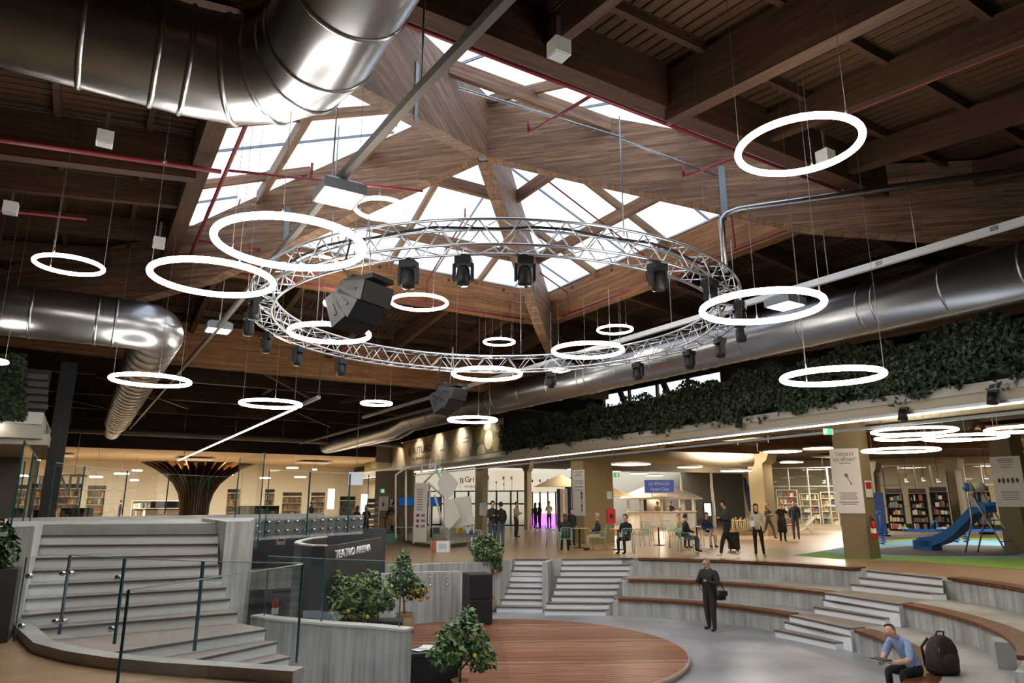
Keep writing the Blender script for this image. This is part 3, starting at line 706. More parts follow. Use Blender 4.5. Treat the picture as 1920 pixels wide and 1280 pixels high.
# stage: round timber deck laid plank by plank
SCn, SRr, SZ = (8.12, 13.53), 3.87, -1.33
stage = thing('round_stage', 'round low stage of reddish brown timber decking', 'stage', (*SCn, ZF))
STW = [woodbeam('stage_deck_wood_%d' % i, c, lam=.5, rough=.34) for i, c in enumerate(((158, 108, 84), (140, 92, 70), (168, 120, 96), (150, 98, 74), (132, 84, 62)))]
MB().lathe([(SRr, 0), (SRr, SZ - ZF - .03)], (*SCn, ZF), 96, smooth=False).build('stage_base', mat('stage_base_grey', (120, 100, 90), .6), stage)
MB().lathe([(SRr - .02, 0), (SRr + .012, 0), (SRr + .012, SZ - ZF), (SRr - .02, SZ - ZF)], (*SCn, ZF), 96, cap=False).build('edge_band', mat('stage_edge', (176, 160, 150), .5, .3), stage)
du = Vector((math.cos(YAW - .06), -math.sin(YAW - .06))); dv = Vector((-du.y, du.x)); pw = .14
n = int(2 * SRr / pw)
for i in range(n):
    v0, v1 = -SRr + i * pw + .006, -SRr + (i + 1) * pw - .006; r = SRr - .02
    if abs(v0) >= r or abs(v1) >= r: continue
    h0, h1 = math.sqrt(r * r - v0 * v0), math.sqrt(r * r - v1 * v1)
    o = MB().add([(-h0, v0, 0), (h0, v0, 0), (h1, v1, 0), (-h1, v1, 0), (-h0, v0, .035), (h0, v0, .035), (h1, v1, .035), (-h1, v1, .035)],
                 [(3, 2, 1, 0), (4, 5, 6, 7), (0, 1, 5, 4), (1, 2, 6, 5), (2, 3, 7, 6), (3, 0, 4, 7)]).build('plank', STW[(i * 7 + i // 3) % 5], stage)
    o.matrix_basis = Matrix.Translation((*SCn, SZ - .035)) @ Matrix.Rotation(math.atan2(du.y, du.x), 4, 'Z'); o.matrix_parent_inverse = Matrix.Translation((-SCn[0], -SCn[1], -ZF))

# ------------------------------------------------------------------ left stair up to the platform
ZP = 1.345
LL = [(95, 984), (80, 1003), (67, 1022), (65, 1046), (62, 1070), (60, 1096), (57, 1122), (54, 1152), (50, 1180)]
LR = [(412, 982), (411, 1000), (410, 1019), (410, 1039), (412, 1059), (417, 1080), (425, 1101), (432, 1122), (446, 1148)]
nos = [(atz(*a, ZP - RZ * k), atz(*c, ZP - RZ * k)) for k, (a, c) in enumerate(zip(LL, LR))]
for k in range(9): nos[k][0].x = -.5
flight('stairs_platform', 'wide white stair with grey treads climbing to the left platform', nos, ZP, lambda k, z: -.3)
# landing and the steps below it
z9 = ZP - 9 * RZ
l9 = [(155, 1231), (250, 1219), (380, 1200), (500, 1179)]
nos2 = [(atz(150, 1232, z9), atz(500, 1179, z9)), (atz(300, 1250, z9 - RZ), atz(522, 1202.5, z9 - RZ)), (atz(330, 1275, z9 - 2 * RZ), atz(545, 1231, z9 - 2 * RZ)), (atz(430, 1290, z9 - 3 * RZ), atz(571, 1257, z9 - 3 * RZ)), (atz(470, 1320, z9 - 4 * RZ), atz(600, 1290, z9 - 4 * RZ)), (atz(540, 1345, z9 - 5 * RZ), atz(650, 1320, z9 - 5 * RZ))]
nos2 = [(p + (p - q) * (.35 if i else 0), q) for i, (p, q) in enumerate(nos2)]
flight('stairs_lower', 'white lower stair fanning from the landing down to the stage', nos2, z9, lambda k, z: ZF)
lb = nos[8]
b = MB().prism([(-.5, 11.95), (lb[1].x, lb[1].y + .1), (nos2[0][1].x + .02, nos2[0][1].y + .08), (nos2[0][0].x + .02, nos2[0][0].y + .08), (-.4, 9.6)], -.5, z9 - .001)
struct(b.build('floor_landing', STEPG), 'grey stair landing behind the curved kerb')
# platform slab, parapet, side walls
PA, PB = atz(470, 971, 1.40), atz(682, 965.5, 1.40)
plat = room('floor_platform', 'raised concrete platform behind the stair')
MB().prism([(-1.0, 14.95), (2.26, 14.0), (2.9, 14.3), (PA.x, PA.y), (PB.x, PB.y), (PB.x - .6, PB.y + 1.2), (-1.0, 19.2)], ZP - .35, ZP).build('slab', CONCS, plat)
MB().wallstrip([(PA.x, PA.y), (PB.x, PB.y)], ZP - .42, 1.40, .15, side=1).build('parapet', CONC, plat)
MB().wallstrip([(-1.2, 17.9), (PB.x - .4, 20.2)], ZP - .1, 1.42, .12, side=1).build('back_upstand', CONCS, plat)
pard = (PB - PA).normalized(); parn = Vector((pard.y, -pard.x, 0))
for i in range(13):
    p = lerp(PA, PB, .05 + .075 * i)
    for dz in (.1, .3):
        c = Vector((p.x, p.y, 1.40 - dz)); MB().tube([c - parn * .0, c + parn * .1], .03, 8).build('bolt', BOLT, plat)
rx = atY(471, 1000, 13.0).x
struct(MB().prism([(2.2, 13.0), (rx, 13.15), (PA.x + .12, PA.y + .1), (2.26, PA.y + .3)], ZF, 1.41).build('wall_stair_right', CONC), 'board-marked concrete wall at the right of the left stair')
struct(MB().prism([(-.98, 12.1), (-.5, 12.1), (-.5, 15.3), (-.98, 15.3)], -.2, 1.41).build('wall_stair_left', CONC), 'board-marked concrete wall at the left of the left stair')
# kerb in front of the landing
kp = kerb[:]
struct(MB().wallstrip(kp, -.6, .12, .2, side=1).build('wall_kerb', CONCS), 'low curved concrete kerb at the edge of the upper floor')
# low curved wall towards the stage, pale cap
cap = [atz(x, y, -.25) for x, y in ((470, 1153), (500, 1158), (560, 1164), (620, 1169), (700, 1174), (759, 1180))]
cpts = [(p.x, p.y) for p in cap]
lw2 = struct(MB().wallstrip(cpts, ZF, -.28, .2, side=1).build('wall_low_curved', CONC), 'low curved board-marked concrete wall with a pale cap beside the stage')
MB().wallstrip([(p.x - .01, p.y - .02) for p in cap], -.28, -.245, .25, side=1).build('wall_cap', mat('pale_cap_stone', (200, 196, 190), .5), lw2)
# dark sign wall with lettering, undercroft behind
def pd(x, d): p = atd(x, 1100, d); return (p.x, p.y)
dw_pts = [pd(713, 16.6), pd(690, 15.7), pd(660, 14.7), pd(630, 13.9), pd(605, 13.5), pd(580, 13.6), pd(560, 13.95), pd(546, 14.5), pd(550, 15.2), pd(570, 16.2), pd(600, 16.9)]
DARKW = mat('charcoal_wall_panel', (42, 42, 46), .45, 0, (1.2, 1.2, .6), .15)
dwl = struct(MB().wallstrip(dw_pts, ZF, .95, .1, side=-1).build('wall_sign', DARKW), 'tall charcoal curved wall carrying white arena lettering')
MB().wallstrip(dw_pts[4:], .95, .975, .12, side=-1).build('top_rail', mat('pale_cap_stone', (200, 196, 190), .5), dwl)
u0, u1 = pd(425, 20.5), pd(720, 20.5)
struct(MB().wallstrip([u0, u1], ZF, 1.0, .15, side=1).build('wall_undercroft', mat('dark_plaster', (64, 64, 70), .8)), 'dark plaster wall below the platform')
def text(s, size, loc, xdir, m, parent, name='lettering', ext=.004, align='CENTER', up=(0, 0, 1), bold=False, sx=1.0):
    cu = bpy.data.curves.new(name, 'FONT'); cu.body = s; cu.size = size; cu.extrude = ext; cu.align_x = align; cu.align_y = 'CENTER'
    cu.resolution_u = 3
    if bold: cu.offset = size * .012
    cu.materials.append(m)
    o = bpy.data.objects.new(name, cu); COL.objects.link(o)
    x = Vector(xdir).normalized(); u = Vector(up); z = x.cross(u).normalized(); u = z.cross(x)
    Mx = Matrix((x * sx, u, z)).transposed().to_4x4(); Mx.translation = Vector(loc)
    o.matrix_world = Mx
    if parent is not None:
        o.parent = parent
        if parent.type == 'EMPTY': o.matrix_parent_inverse = Matrix.Translation(-parent.location)
    return o
ta, tb = Vector((*dw_pts[1], 0)), Vector((*dw_pts[3], 0))
tn = (ta - tb).normalized(); tnn = Vector((tn.y, -tn.x, 0))
ta2 = lerp(ta, tb, .4); pt_ = onplane(664, 1033, ta2 + tnn * .27, tnn)
text('TEATRO ARENA', .2, pt_, tn, mat('sign_white', (235, 235, 235), .5), dwl, ext=.012, sx=1.35)
# ------------------------------------------------------------------ right balcony: fascia, LED, ivy wall, printed banner
BO = Vector((16.0, 6.23, 0)); BU = Vector((.0883, .9961, 0)); BN = Vector((-.9961, .0883, 0))
def bal(u, w_, z): p = BO + BU * u - BN * w_; return Vector((p.x, p.y, z))
def bal_px(x, y, w_=0):
    p = onplane(x, y, bal(0, w_, 0), BN); return (p - BO).dot(BU), p.z
LEDZ = 3.75
def bslab(u0, u1, w0, w1, z0, z1, name, m, parent):
    p = [bal(u0, w0, 0), bal(u1, w0, 0), bal(u1, w1, 0), bal(u0, w1, 0)]
    return MB().prism([(q.x, q.y) for q in p], z0, z1).build(name, m, parent)
uB, _ = bal_px(942, 850); uE, _ = bal_px(684, 878)
balc = room('wall_balcony', 'balcony front above the right-hand shops with pale edge and LED line')
bslab(-14, 56, -.06, .3, 4.02, 4.22, 'edge_beam', mat('pale_concrete_edge', (190, 186, 176), .7), balc)
bslab(-14, 56, .02, .6, 3.80, 4.02, 'fascia', mat('beige_fascia', (186, 176, 156), .7), balc)
bslab(-14, 56, .0, .1, LEDZ - .02, 3.80, 'led_profile', STEEL2, balc)
led = bslab(-14, 56, -.01, .09, LEDZ - .05, LEDZ - .02, 'led_strip', emis('balcony_led_glow', (255, 238, 214), 5.0), balc)
bslab(-14, 56, .62, .70, 3.55, 3.62, 'cable_tray', SGREY, balc)
bslab(-14, 10, .6, 6.0, 4.30, 4.45, 'soffit', OFFW, balc)
bslab(10, 56, .6, 6.0, 4.30, 4.45, 'soffit', mat('taupe_soffit', (150, 136, 110), .8), balc)
bslab(-14, 56, 6.0, 40, 5.1, 5.3, 'inner_ceiling', mat('inner_ceiling_brown', (72, 56, 42), .8), balc)
bslab(uB, uE, .02, .2, 4.22, 4.28, 'banner_ledge', SGREY, balc)
# ivy wall: backing board with many leaves
zi0, zi1 = 4.22, 5.5
ivy = thing('ivy_wall', 'long wall of dark green trailing ivy along the right balcony', 'plant', bal(8, 0, zi0))
bslab(-12, uB, .05, .3, zi0, zi1 - .1, 'backing', mat('ivy_backing', (18, 24, 16), .9), ivy)
rnd = random.Random(3)
def leaf_mesh(spots, size, rnd, up=.4, L=1.0):
    """spots: (pos, normal); one kinked four-sided leaf each"""
    vs = []; fs = []
    for p, n in spots:
        n = (Vector(n) + Vector((rnd.uniform(-.8, .8), rnd.uniform(-.8, .8), rnd.uniform(-.5, .9)))).normalized()
        t = n.orthogonal().normalized(); q = Quaternion(n, rnd.uniform(0, 6.28)); t = q @ t; s_ = n.cross(t); k = size * rnd.uniform(.6, 1.3)
        b0 = len(vs); p = Vector(p)
        vs += [p - t * k * L, p + s_ * k * .5 + n * k * .12, p + t * k * L, p - s_ * k * .5 + n * k * .12]
        fs += [(b0, b0 + 1, b0 + 2, b0 + 3)]
    return MB().add(vs, fs)
spots = []
for i in range(26000):
    u = rnd.uniform(-12, uB) if i % 3 else rnd.uniform(-8, 12)
    z = zi0 + (zi1 - zi0) * rnd.random() ** .9 + .12 * math.sin(u * 2.1) + .08 * math.sin(u * 5.3)
    if rnd.random() < .012: z = zi0 - rnd.random() * .14 * (1 + math.sin(u * 3))
    spots.append((bal(u, -.02 - rnd.random() * .22, z), BN))
o = leaf_mesh(spots, .075, rnd).build('ivy_leaves', LEAF, ivy); o['kind'] = 'stuff'
LEAFH = mat('ivy_leaf_light', (66, 84, 52), .5, 0, (9, 9, 9), .4)
o = leaf_mesh([(p + BN * .05, n) for p, n in spots[::6]], .07, rnd).build('ivy_leaves_light', LEAFH, ivy); o['kind'] = 'stuff'
# stage spotlights under the balcony edge
for k, (x, y) in enumerate(((1392, 795), (1868, 747), (1700, 778), (664, 893))):
    u, z = bal_px(x, y); p = bal(u, -.12, z)
    th = thing('spotlight', ['black spotlight hanging from the ivy wall edge above the kiosk', 'black spotlight at the ivy wall edge near the right picture border', 'black spotlight under the balcony LED line left of the playground rings', 'small black spotlight under the printed banner'][k], 'spotlight', p)
    MB().tube([p + Vector((0, 0, .1)), p - Vector((.05, 0, .12))], [.09, .11], 12).build('lamp_body', BLACK, th)
    MB().box(p + Vector((.06, 0, .14)), (.06, .2, .08)).build('yoke', BLACK, th)
# printed banner with ovals and lettering
zb0, zb1 = 4.26, bal_px(942, 783)[1]
ban = thing('printed_banner', 'long beige printed banner with pale ovals reading IL FUTURO', 'banner', bal(uB, 0, zb0))
bslab(uB, uE, -.02, .05, zb0, zb1, 'panel', mat('banner_print', (190, 174, 146), .7, 0, (.05, .9, .05), .35), ban)
bslab(uB, uB + 4.2, -.03, -.02, zb0, zb1, 'print_field', mat('banner_olive', (120, 116, 78), .7), ban)
bslab(uE - 8, uE, -.03, -.02, zb0, zb1, 'print_field', mat('banner_olive', (120, 116, 78), .7), ban)
def oval(u, z, ru, rz_, m, parent, w_=-.035):
    n = 24; MB().add([bal(u + ru * math.cos(2 * PI * k / n), w_, min(zb1, max(zb0, z + rz_ * math.sin(2 * PI * k / n)))) for k in range(n)], [tuple(range(n))[::-1]]).build('printed_oval', m, parent)
OV, OV2 = mat('banner_cream', (200, 192, 172), .7), mat('banner_sand', (168, 156, 112), .7)
for (x, y, hx, hy, m) in ((875, 825, 12, 26, OV), (899, 814, 8, 17, OV2), (917, 824, 8, 18, OV), (903, 848, 8, 15, OV), (931, 832, 7, 15, OV2), (856, 850, 7, 10, OV2), (831, 840, 10, 18, OV), (689, 849, 5.5, 14, OV), (716, 845, 7.5, 16, OV), (703, 864, 7, 14, OV2), (935, 798, 8, 12, OV), (914, 798, 7, 8, OV)):
    u, z = bal_px(x, y); u2, _ = bal_px(x + hx, y); _, z2 = bal_px(x, y - hy)
    oval(u, z, abs(u - u2), abs(z2 - z), m, ban)
INK = mat('ink_black', (22, 20, 18), .8); INK2 = mat('ink_grey', (96, 84, 66), .8)
def btext(s, x, y, hpx, m, sx=1.0, par=None, w_=-.05):
    u, z = bal_px(x, y); _, z2 = bal_px(x, y - hpx)
    return text(s, abs(z2 - z) * 1.4, bal(u, w_, z), -BU, m, par or ban, ext=.002, sx=sx)
btext('FUTURO', 792, 843, 13, INK, 1.55)
btext('IL', 769, 848, 12, INK2, 1.4)
btext('costruisci con noi', 776, 828, 6, INK2, 1.6)
btext('che dipende da te', 790, 858, 7, INK2, 1.5)
btext('i mondi della', 875, 821, 3.5, INK2, 1.2); btext('biodiversità', 875, 828, 4, INK2, 1.2); btext('energia', 831, 843, 5, INK2, 1.3)

# ------------------------------------------------------------------ columns under the balcony
def column(label, L, C, Rr, ztop, cap=False, m=TAUPE):
    l, c, r = atz(*L, 0), atz(*C, 0), atz(*Rr, 0)
    f_ = 1.0
    while -(Vector((c.x * f_, c.y * f_, 0)) - BO).dot(BN) < .75: f_ *= 1.01      # stands behind the balcony front
    l, c, r = (Vector((p.x * f_, p.y * f_, 0)) for p in (l, c, r))
    ex = (r - c); ey = (l - c)
    q = [c, r, r + ey, l]
    th = thing('column', label, 'column', c)
    MB().prism([(p.x, p.y) for p in q], 0, ztop).build('shaft', m, th)
    if cap:
        cc = (c + r + l + (r + ey)) / 4; ee = ex.normalized(); 
        for sg in (-1, 1):
            base = cc + ey.normalized() * sg * (ey.length / 2)
            e = ey.normalized() * sg
            wv = ex / 2
            vs = [base - wv + Vector((0, 0, ztop - .75)), base + wv + Vector((0, 0, ztop - .75)), base + wv + Vector((0, 0, ztop)), base - wv + Vector((0, 0, ztop)),
                  base - wv + e * .25 + Vector((0, 0, ztop - .55)), base + wv + e * .25 + Vector((0, 0, ztop - .55)), base + wv + e * .45 + Vector((0, 0, ztop)), base - wv + e * .45 + Vector((0, 0, ztop))]
            MB().add(vs, [(0, 1, 2, 3), (7, 6, 5, 4), (0, 4, 5, 1), (1, 5, 6, 2), (2, 6, 7, 3), (3, 7, 4, 0)]).build('bracket', m, th)
    return th, l, c, r
def board(th, a, b_, x0, y0, x1, y1, m, off=.02, th_=.012, name='poster'):
    """flat board on the face through plan points a (left) and b (right), pixel box"""
    d = (Vector(b_) - Vector(a)); d.z = 0; d.normalize(); n = Vector((d.y, -d.x, 0))
    p = [onplane(x, y, Vector(a) + n * off, n) for x, y in ((x0, y1), (x1, y1), (x1, y0), (x0, y0))]
    s0 = [(q - Vector(a)).dot(d) for q in p]; u0, u1 = min(s0), max(s0); z0, z1 = min(q.z for q in p[:2]), max(q.z for q in p[2:])
    base = Vector((a[0], a[1], 0))
    def P(u, z, k=0): r = base + d * u + n * (off + k); return Vector((r.x, r.y, z))
    vs = [P(u0, z0), P(u1, z0), P(u1, z1), P(u0, z1)] + [P(u0, z0, th_), P(u1, z0, th_), P(u1, z1, th_), P(u0, z1, th_)]
    o = MB().add(vs, [(0, 3, 2, 1), (4, 5, 6, 7), (0, 1, 5, 4), (1, 2, 6, 5), (2, 3, 7, 6), (3, 0, 4, 7)]).build(name, m, th)
    return P, u0, u1, z0, z1, d, th_
POSTER = mat('poster_white', (214, 214, 216), .6)
GREYT = mat('poster_grey_ink', (110, 110, 116), .7)
def lines(par, P, u0, u1, zlist, k, h=.012, m=GREYT):
    for z, f in zlist:
        um = (u0 + u1) / 2; hw = (u1 - u0) / 2 * f
        MB().quad(P(um - hw, z - h, k), P(um + hw, z - h, k), P(um + hw, z + h, k), P(um - hw, z + h, k)).build('print_line', m, par)
c1, l, c, r = column('thick taupe column with a tall white poster beside the playground', (1584, 1047), (1632, 1048.5), (1652, 1046), 4.4)
P, u0, u1, z0, z1, d, t_ = board(c1, l, c, 1567, 841, 1609, 962, POSTER)
zc_ = lambda f: z0 + (z1 - z0) * f
text('"I DOLCI', .14, P((u0 + u1) / 2, zc_(.91), t_ + .003), d, INK, c1, ext=.001)
text('E', .08, P((u0 + u1) / 2, zc_(.865), t_ + .003), d, INK, c1, ext=.001)
text('LO SPORT"', .14, P((u0 + u1) / 2, zc_(.82), t_ + .003), d, INK, c1, ext=.001)
lines(c1, P, u0, u1, [(zc_(.77), .4), (zc_(.31), .6), (zc_(.28), .5), (zc_(.25), .62), (zc_(.22), .6), (zc_(.17), .66), (zc_(.14), .5)], t_ + .003)
boot = [(-.1, .62), (-.02, .66), (.1, .63), (.06, .58), (.12, .5), (.2, .45), (.24, .4), (.2, .4), (.14, .39), (.16, .43), (.08, .5), (0, .57), (-.08, .58)]
um = (u0 + u1) / 2; n = len(boot)
MB().add([P(um + x * .6, zc_(.52) + (y - .52) * 1.4 , t_ + .004) for x, y in boot], [tuple(range(n))[::-1]]).build('map_print', GREYT, c1)
SIGNR = mat('sign_red', (176, 26, 32), .5)
P2, a0, a1, b0, b1, d2, t2 = board(c1, c, r, 1624, 901, 1633, 932, WHITEP, name='fire_sign')
MB().quad(P2(a0 + .04, (b0 + b1) / 2, t2 + .002), P2(a1 - .04, (b0 + b1) / 2, t2 + .002), P2(a1 - .04, b1 - .05, t2 + .002), P2(a0 + .04, b1 - .05, t2 + .002)).build('sign_print', SIGNR, c1)
c0, l, c, r = column('broad beige pillar with white poster in front of the shops', (1073, 1021.5), (1096.5, 1023.5), (1153, 1021), 4.3, m=mat('beige_pillar_paint', (150, 132, 96), .75))
P, u0, u1, z0, z1, d, t_ = board(c0, l, c, 1075, 881, 1096, 966, POSTER)
lines(c0, P, u0, u1, [(z0 + (z1 - z0) * f, g) for f, g in ((.95, .8), (.91, .5), (.87, .6), (.75, .7), (.7, .7), (.62, .7), (.55, .6))], t_ + .003)
for i, cl in enumerate(((60, 60, 60), (90, 60, 100), (190, 170, 60), (110, 60, 50), (170, 70, 50))):
    q = P(u1 - .22, z0 + (z1 - z0) * (.48 - .09 * i), t_ + .004); MB().ball(q, (.004, .06, .09), 8, 5).build('food_print', mat('food_%d' % i, cl, .7), c0)
board(c0, c, r, 1138, 921, 1147, 935, WHITEP, name='fire_sign')
# far columns
column('taupe column behind the women with a flared bracket top', (1412, 1004), (1440, 1005), (1458, 1003), 4.45, True, mat('beige_pillar_paint', (150, 132, 96), .75))
cA, l, c, r = column('dark taupe column beside the white sculpture', (890, 1003), (904, 1004), (914, 1002), 4.4, True)
board(cA, l, c, 899.5, 942, 913, 966, POSTER)
cB, l, c, r = column('slim beige column with red fire box in front of the glazed shop', (983, 992), (989, 992.5), (997, 991.5), 4.4, True, mat('beige_pillar_paint', (150, 132, 96), .75))
column('taupe column hidden behind the poster column', (1634, 990), (1650, 991), (1660, 989), 4.4, True)
column('taupe column with bracket top behind the slide', (1790, 994), (1806, 995), (1818, 993), 4.4, True)
c6, l, c, r = column('taupe column with a tall white poster at the right picture edge', (1884, 1029), (1926, 1031), (1950, 1029), 4.4)
P, u0, u1, z0, z1, d, t_ = board(c6, l, c, 1870, 856, 1912, 950, POSTER)
lines(c6, P, u0, u1, [(z0 + (z1 - z0) * f, g) for f, g in ((.95, .5), (.92, .55), (.88, .5), (.83, .4), (.78, .35), (.3, .6), (.27, .6), (.23, .55), (.19, .55), (.15, .5))], t_ + .003)
for i in range(5): MB().ball(P(u0 + (u1 - u0) * (.2 + .15 * i), z0 + (z1 - z0) * .52, t_ + .004), (.03, .05, .09 + .03 * (i % 2)), 7, 5).build('food_print', INK2, c6)
column('taupe column at the far end left of the agriculture shop', (764, 985), (770, 986), (776, 985), 4.4, True)
# ------------------------------------------------------------------ walls and shops below the balcony
def wall2(name, label, a, b_, z0, z1, m, th=.15):
    return struct(MB().wallstrip([(a[0], a[1]), (b_[0], b_[1])], z0, z1, th, side=1).build(name, m), label)
g = lambda x, y: atz(x, y, 0)
wall2('wall_right_end', 'end wall of the hall on the right', (60, -8), (60, 70), 0, 8, TAUPE)
wall2('wall_back', 'far back wall of the hall', (-16, 72), (62, 72), 0, 8, CREAM)
wall2('wall_left_end', 'left wall of the hall', (-16, -8), (-16, 75), 0, 8, TAUPE)
wall2('wall_near', 'wall behind the camera', (62, -7.9), (-16, -7.9), 0, 8, TAUPE)
# upper right wall with the window band seen above the ivy
ya0, ya1 = atX(1352, 715, 22.5).y, atX(1130, 745, 22.5).y
wu = room('wall_right_upper', 'dark upper wall above the right balcony')
DW = mat('dark_upper_wall', (54, 44, 36), .9)
for (y0, y1, z0, z1) in ((-8, ya0, 4.3, 7.9), (ya1, 72, 4.3, 7.9), (ya0, ya1, 7.15, 7.9), (ya0, ya1, 4.3, 5.3)): MB().box((22.6, (y0 + y1) / 2, (z0 + z1) / 2), (.2, y1 - y0, z1 - z0)).build('wall_panel', DW, wu)
w2 = room('window_2', 'bright window band above the ivy wall')
ny = 4
for i in range(ny):
    y0 = ya0 + (ya1 - ya0) * i / ny; y1 = ya0 + (ya1 - ya0) * (i + 1) / ny
    MB().box((22.62, (y0 + y1) / 2, 6.2), (.02, y1 - y0 - .1, 1.9)).build('pane', GLASS, w2)
    MB().box((22.6, y0, 6.2), (.14, .12, 1.9)).build('mullion', DARKM, w2)
MB().box((22.45, (ya0 + ya1) / 2, 6.2), (.08, ya1 - ya0, .1)).build('transom', DARKM, w2)
for k in range(2): MB().bar((22.0, ya0 + 2 + 3 * k, 5.2), (22.0, ya0 + 3 + 3 * k, 7.2), .2, .2).build('timber_strut', GLU_D, w2)
portal((22.9, (ya0 + ya1) / 2, 6.2), 2.2, ya1 - ya0, (0, R(90), 0))
# glazed shop fronts on the far right
def glazed(name, label, pts, h, nm, m=None):
    root = room(name, label)
    for j in range(len(pts) - 1):
        a, b2 = pts[j], pts[j + 1]; L = (b2 - a).length
        for i in range(nm):
            p, q = lerp(a, b2, i / nm), lerp(a, b2, (i + 1) / nm)
            for (z0, z1) in ((.05, h * .34), (h * .34, h * .68), (h * .68, h)):
                MB().add([(p.x, p.y, z0), (q.x, q.y, z0), (q.x, q.y, z1), (p.x, p.y, z1)], [(0, 1, 2, 3)]).build('pane', GLASS, root)
        for i in range(nm + 1):
            p = lerp(a, b2, i / nm); MB().box((p.x, p.y, h / 2), (.09, .09, h)).build('mullion', mat('pale_frame', (196, 192, 180), .5, .2), root)
        for z in (.05, h * .34, h * .68, h): MB().bar((a.x, a.y, z), (b2.x, b2.y, z), .06, .06).build('transom', mat('pale_frame', (196, 192, 180), .5, .2), root)
    return root
F0, F1, F2, F3 = g(1450, 985), g(1640, 988), g(1790, 990), g(1960, 993)
glazed('window_3', 'tall glazed shop front behind the women and deck chair', [F0, F1], 4.2, 5)
glazed('window_4', 'tall glazed shop front behind the playground slide', [F1, F2, F3], 4.2, 5)
nF = Vector(((F3 - F0).y, -(F3 - F0).x, 0)).normalized()
if nF.dot(F0) < 0: nF = -nF
wall2('wall_shop_right', 'beige back wall of the right shops', F0 + nF * 7 + (F0 - F3) * .2, F3 + nF * 7 + (F3 - F0) * .3, 0, 5.2, TAUPE_L)
gr = MB().wallstrip([F1.to_2d() - nF.to_2d() * .9, F3.to_2d() - nF.to_2d() * .9], 0, .28, .7, side=1).build('grass_strip', mat('lawn_green', (58, 74, 36), .9, 0, (20, 20, 20), .4)); tag(gr, 'low strip of artificial lawn along the glazed shop front', 'grass', kind='stuff')
wall2('wall_shop_mid', 'cream back wall behind the kiosk', g(700, 968) + Vector((0, 9, 0)), g(1450, 970), 0, 5.2, CREAM)
# shop ceiling lamps: round discs and rings
def disc_lamp(x, y, wpx, d_, label, ring=False, strength=None):
    p = atd(x, y, d_); rr = wpx / 2 * d_ / 1310 * 1.03
    th = thing('disc_lamp' if not ring else 'ring_lamp', label, 'lamp', p, 'round lamps under the balcony')
    if ring: MB().tube([(p.x + rr * math.cos(2 * PI * k / 40), p.y + rr * math.sin(2 * PI * k / 40), p.z) for k in range(48)], .034, 8, closed=True).build('light_tube', WARM, th)
    else:
        MB().lathe([(rr, .015), (rr, .075), (rr * .6, .09)], p, 32).build('housing', WHITEP, th)
        MB().lathe([(rr * .97, 0), (rr * .97, .015)], p, 32).build('diffuser', WARM, th)
    for k in range(3):
        a = 2 * PI * k / 3 + .4; q = p + Vector((rr * .8 * math.cos(a), rr * .8 * math.sin(a), .05)); MB().tube([q, (q.x, q.y, 4.3 if d_ < 24 else 5.1)], .004, 4).build('wire', WIRE, th)
    return p, rr
for k, (x, y, wp, dd, lb) in enumerate(((1183, 871, 72, 27, 'wide disc lamp above the broad beige pillar'), (1198, 888, 34, 42, 'small disc lamp left above the kiosk sign'), (1227, 892, 31, 44, 'small disc lamp right above the kiosk sign'), (1293, 876, 44, 38, 'disc lamp right of the kiosk sign, middle height'), (1314, 863, 40, 40, 'upper disc lamp right of the kiosk sign'), (1314, 884, 35, 44, 'lowest disc lamp right of the kiosk sign'), (1380, 883, 54, 36, 'disc lamp over the navy feather flag'), (1467, 847, 64, 31, 'disc lamp in front of the bracketed column'), (1537, 841, 54, 33, 'disc lamp left of the poster column'), (1484, 867, 38, 40, 'small disc lamp above the glazed shop front'), (1071, 880, 14, 48, 'tiny disc lamp left of the broad pillar'))):
    disc_lamp(x, y, wp, dd, lb)
for (x, y, wp, dd, lb) in ((1713, 808, 120, 20, 'topmost ring lamp over the slide'), (1697, 821, 86, 24, 'second ring lamp over the slide'), (1808, 820, 112, 21, 'ring lamp over the slide ladder'), (1688, 844, 110, 22, 'lowest ring lamp right of the poster column'), (1788, 825, 50, 30, 'small ring lamp behind the ladder ring'), (1930, 804, 110, 21, 'ring lamp cut by the right picture edge')):
    disc_lamp(x, y, wp, dd, lb, True)
# timber trusses of the right hall
tr = room('trim_1', 'warm timber truss beams above the right shops')
for (a, b2) in (((1250, 838), (1420, 842)), ((1420, 838), (1920, 850)), ((1440, 822), (1900, 826))):
    p, q = atd(*a, 33), atd(*b2, 36); p.z = q.z = min(p.z, 4.75); MB().bar(p, q, .25, .38).build('truss_beam', GLU_O, tr)
for i in range(9):
    p = atd(1450 + 52 * i, 846, 35); p.z = 4.2; q = p + Vector((.25 * (1 if i % 2 else -1), -.4 * (1 if i % 2 else -1), .9)); MB().bar(p, q, .16, .16).build('truss_web', GLU_O, tr)
MB().tube([atd(1150, 852, 36), atd(1410, 862, 38)], .35, 16).build('beige_duct', mat('beige_duct_paint', (176, 164, 138), .6), tr)
MB().bar(atd(1140, 872, 40), atd(1420, 878, 42), .3, .6).build('beam', mat('taupe_dark', (104, 92, 74), .8), tr)
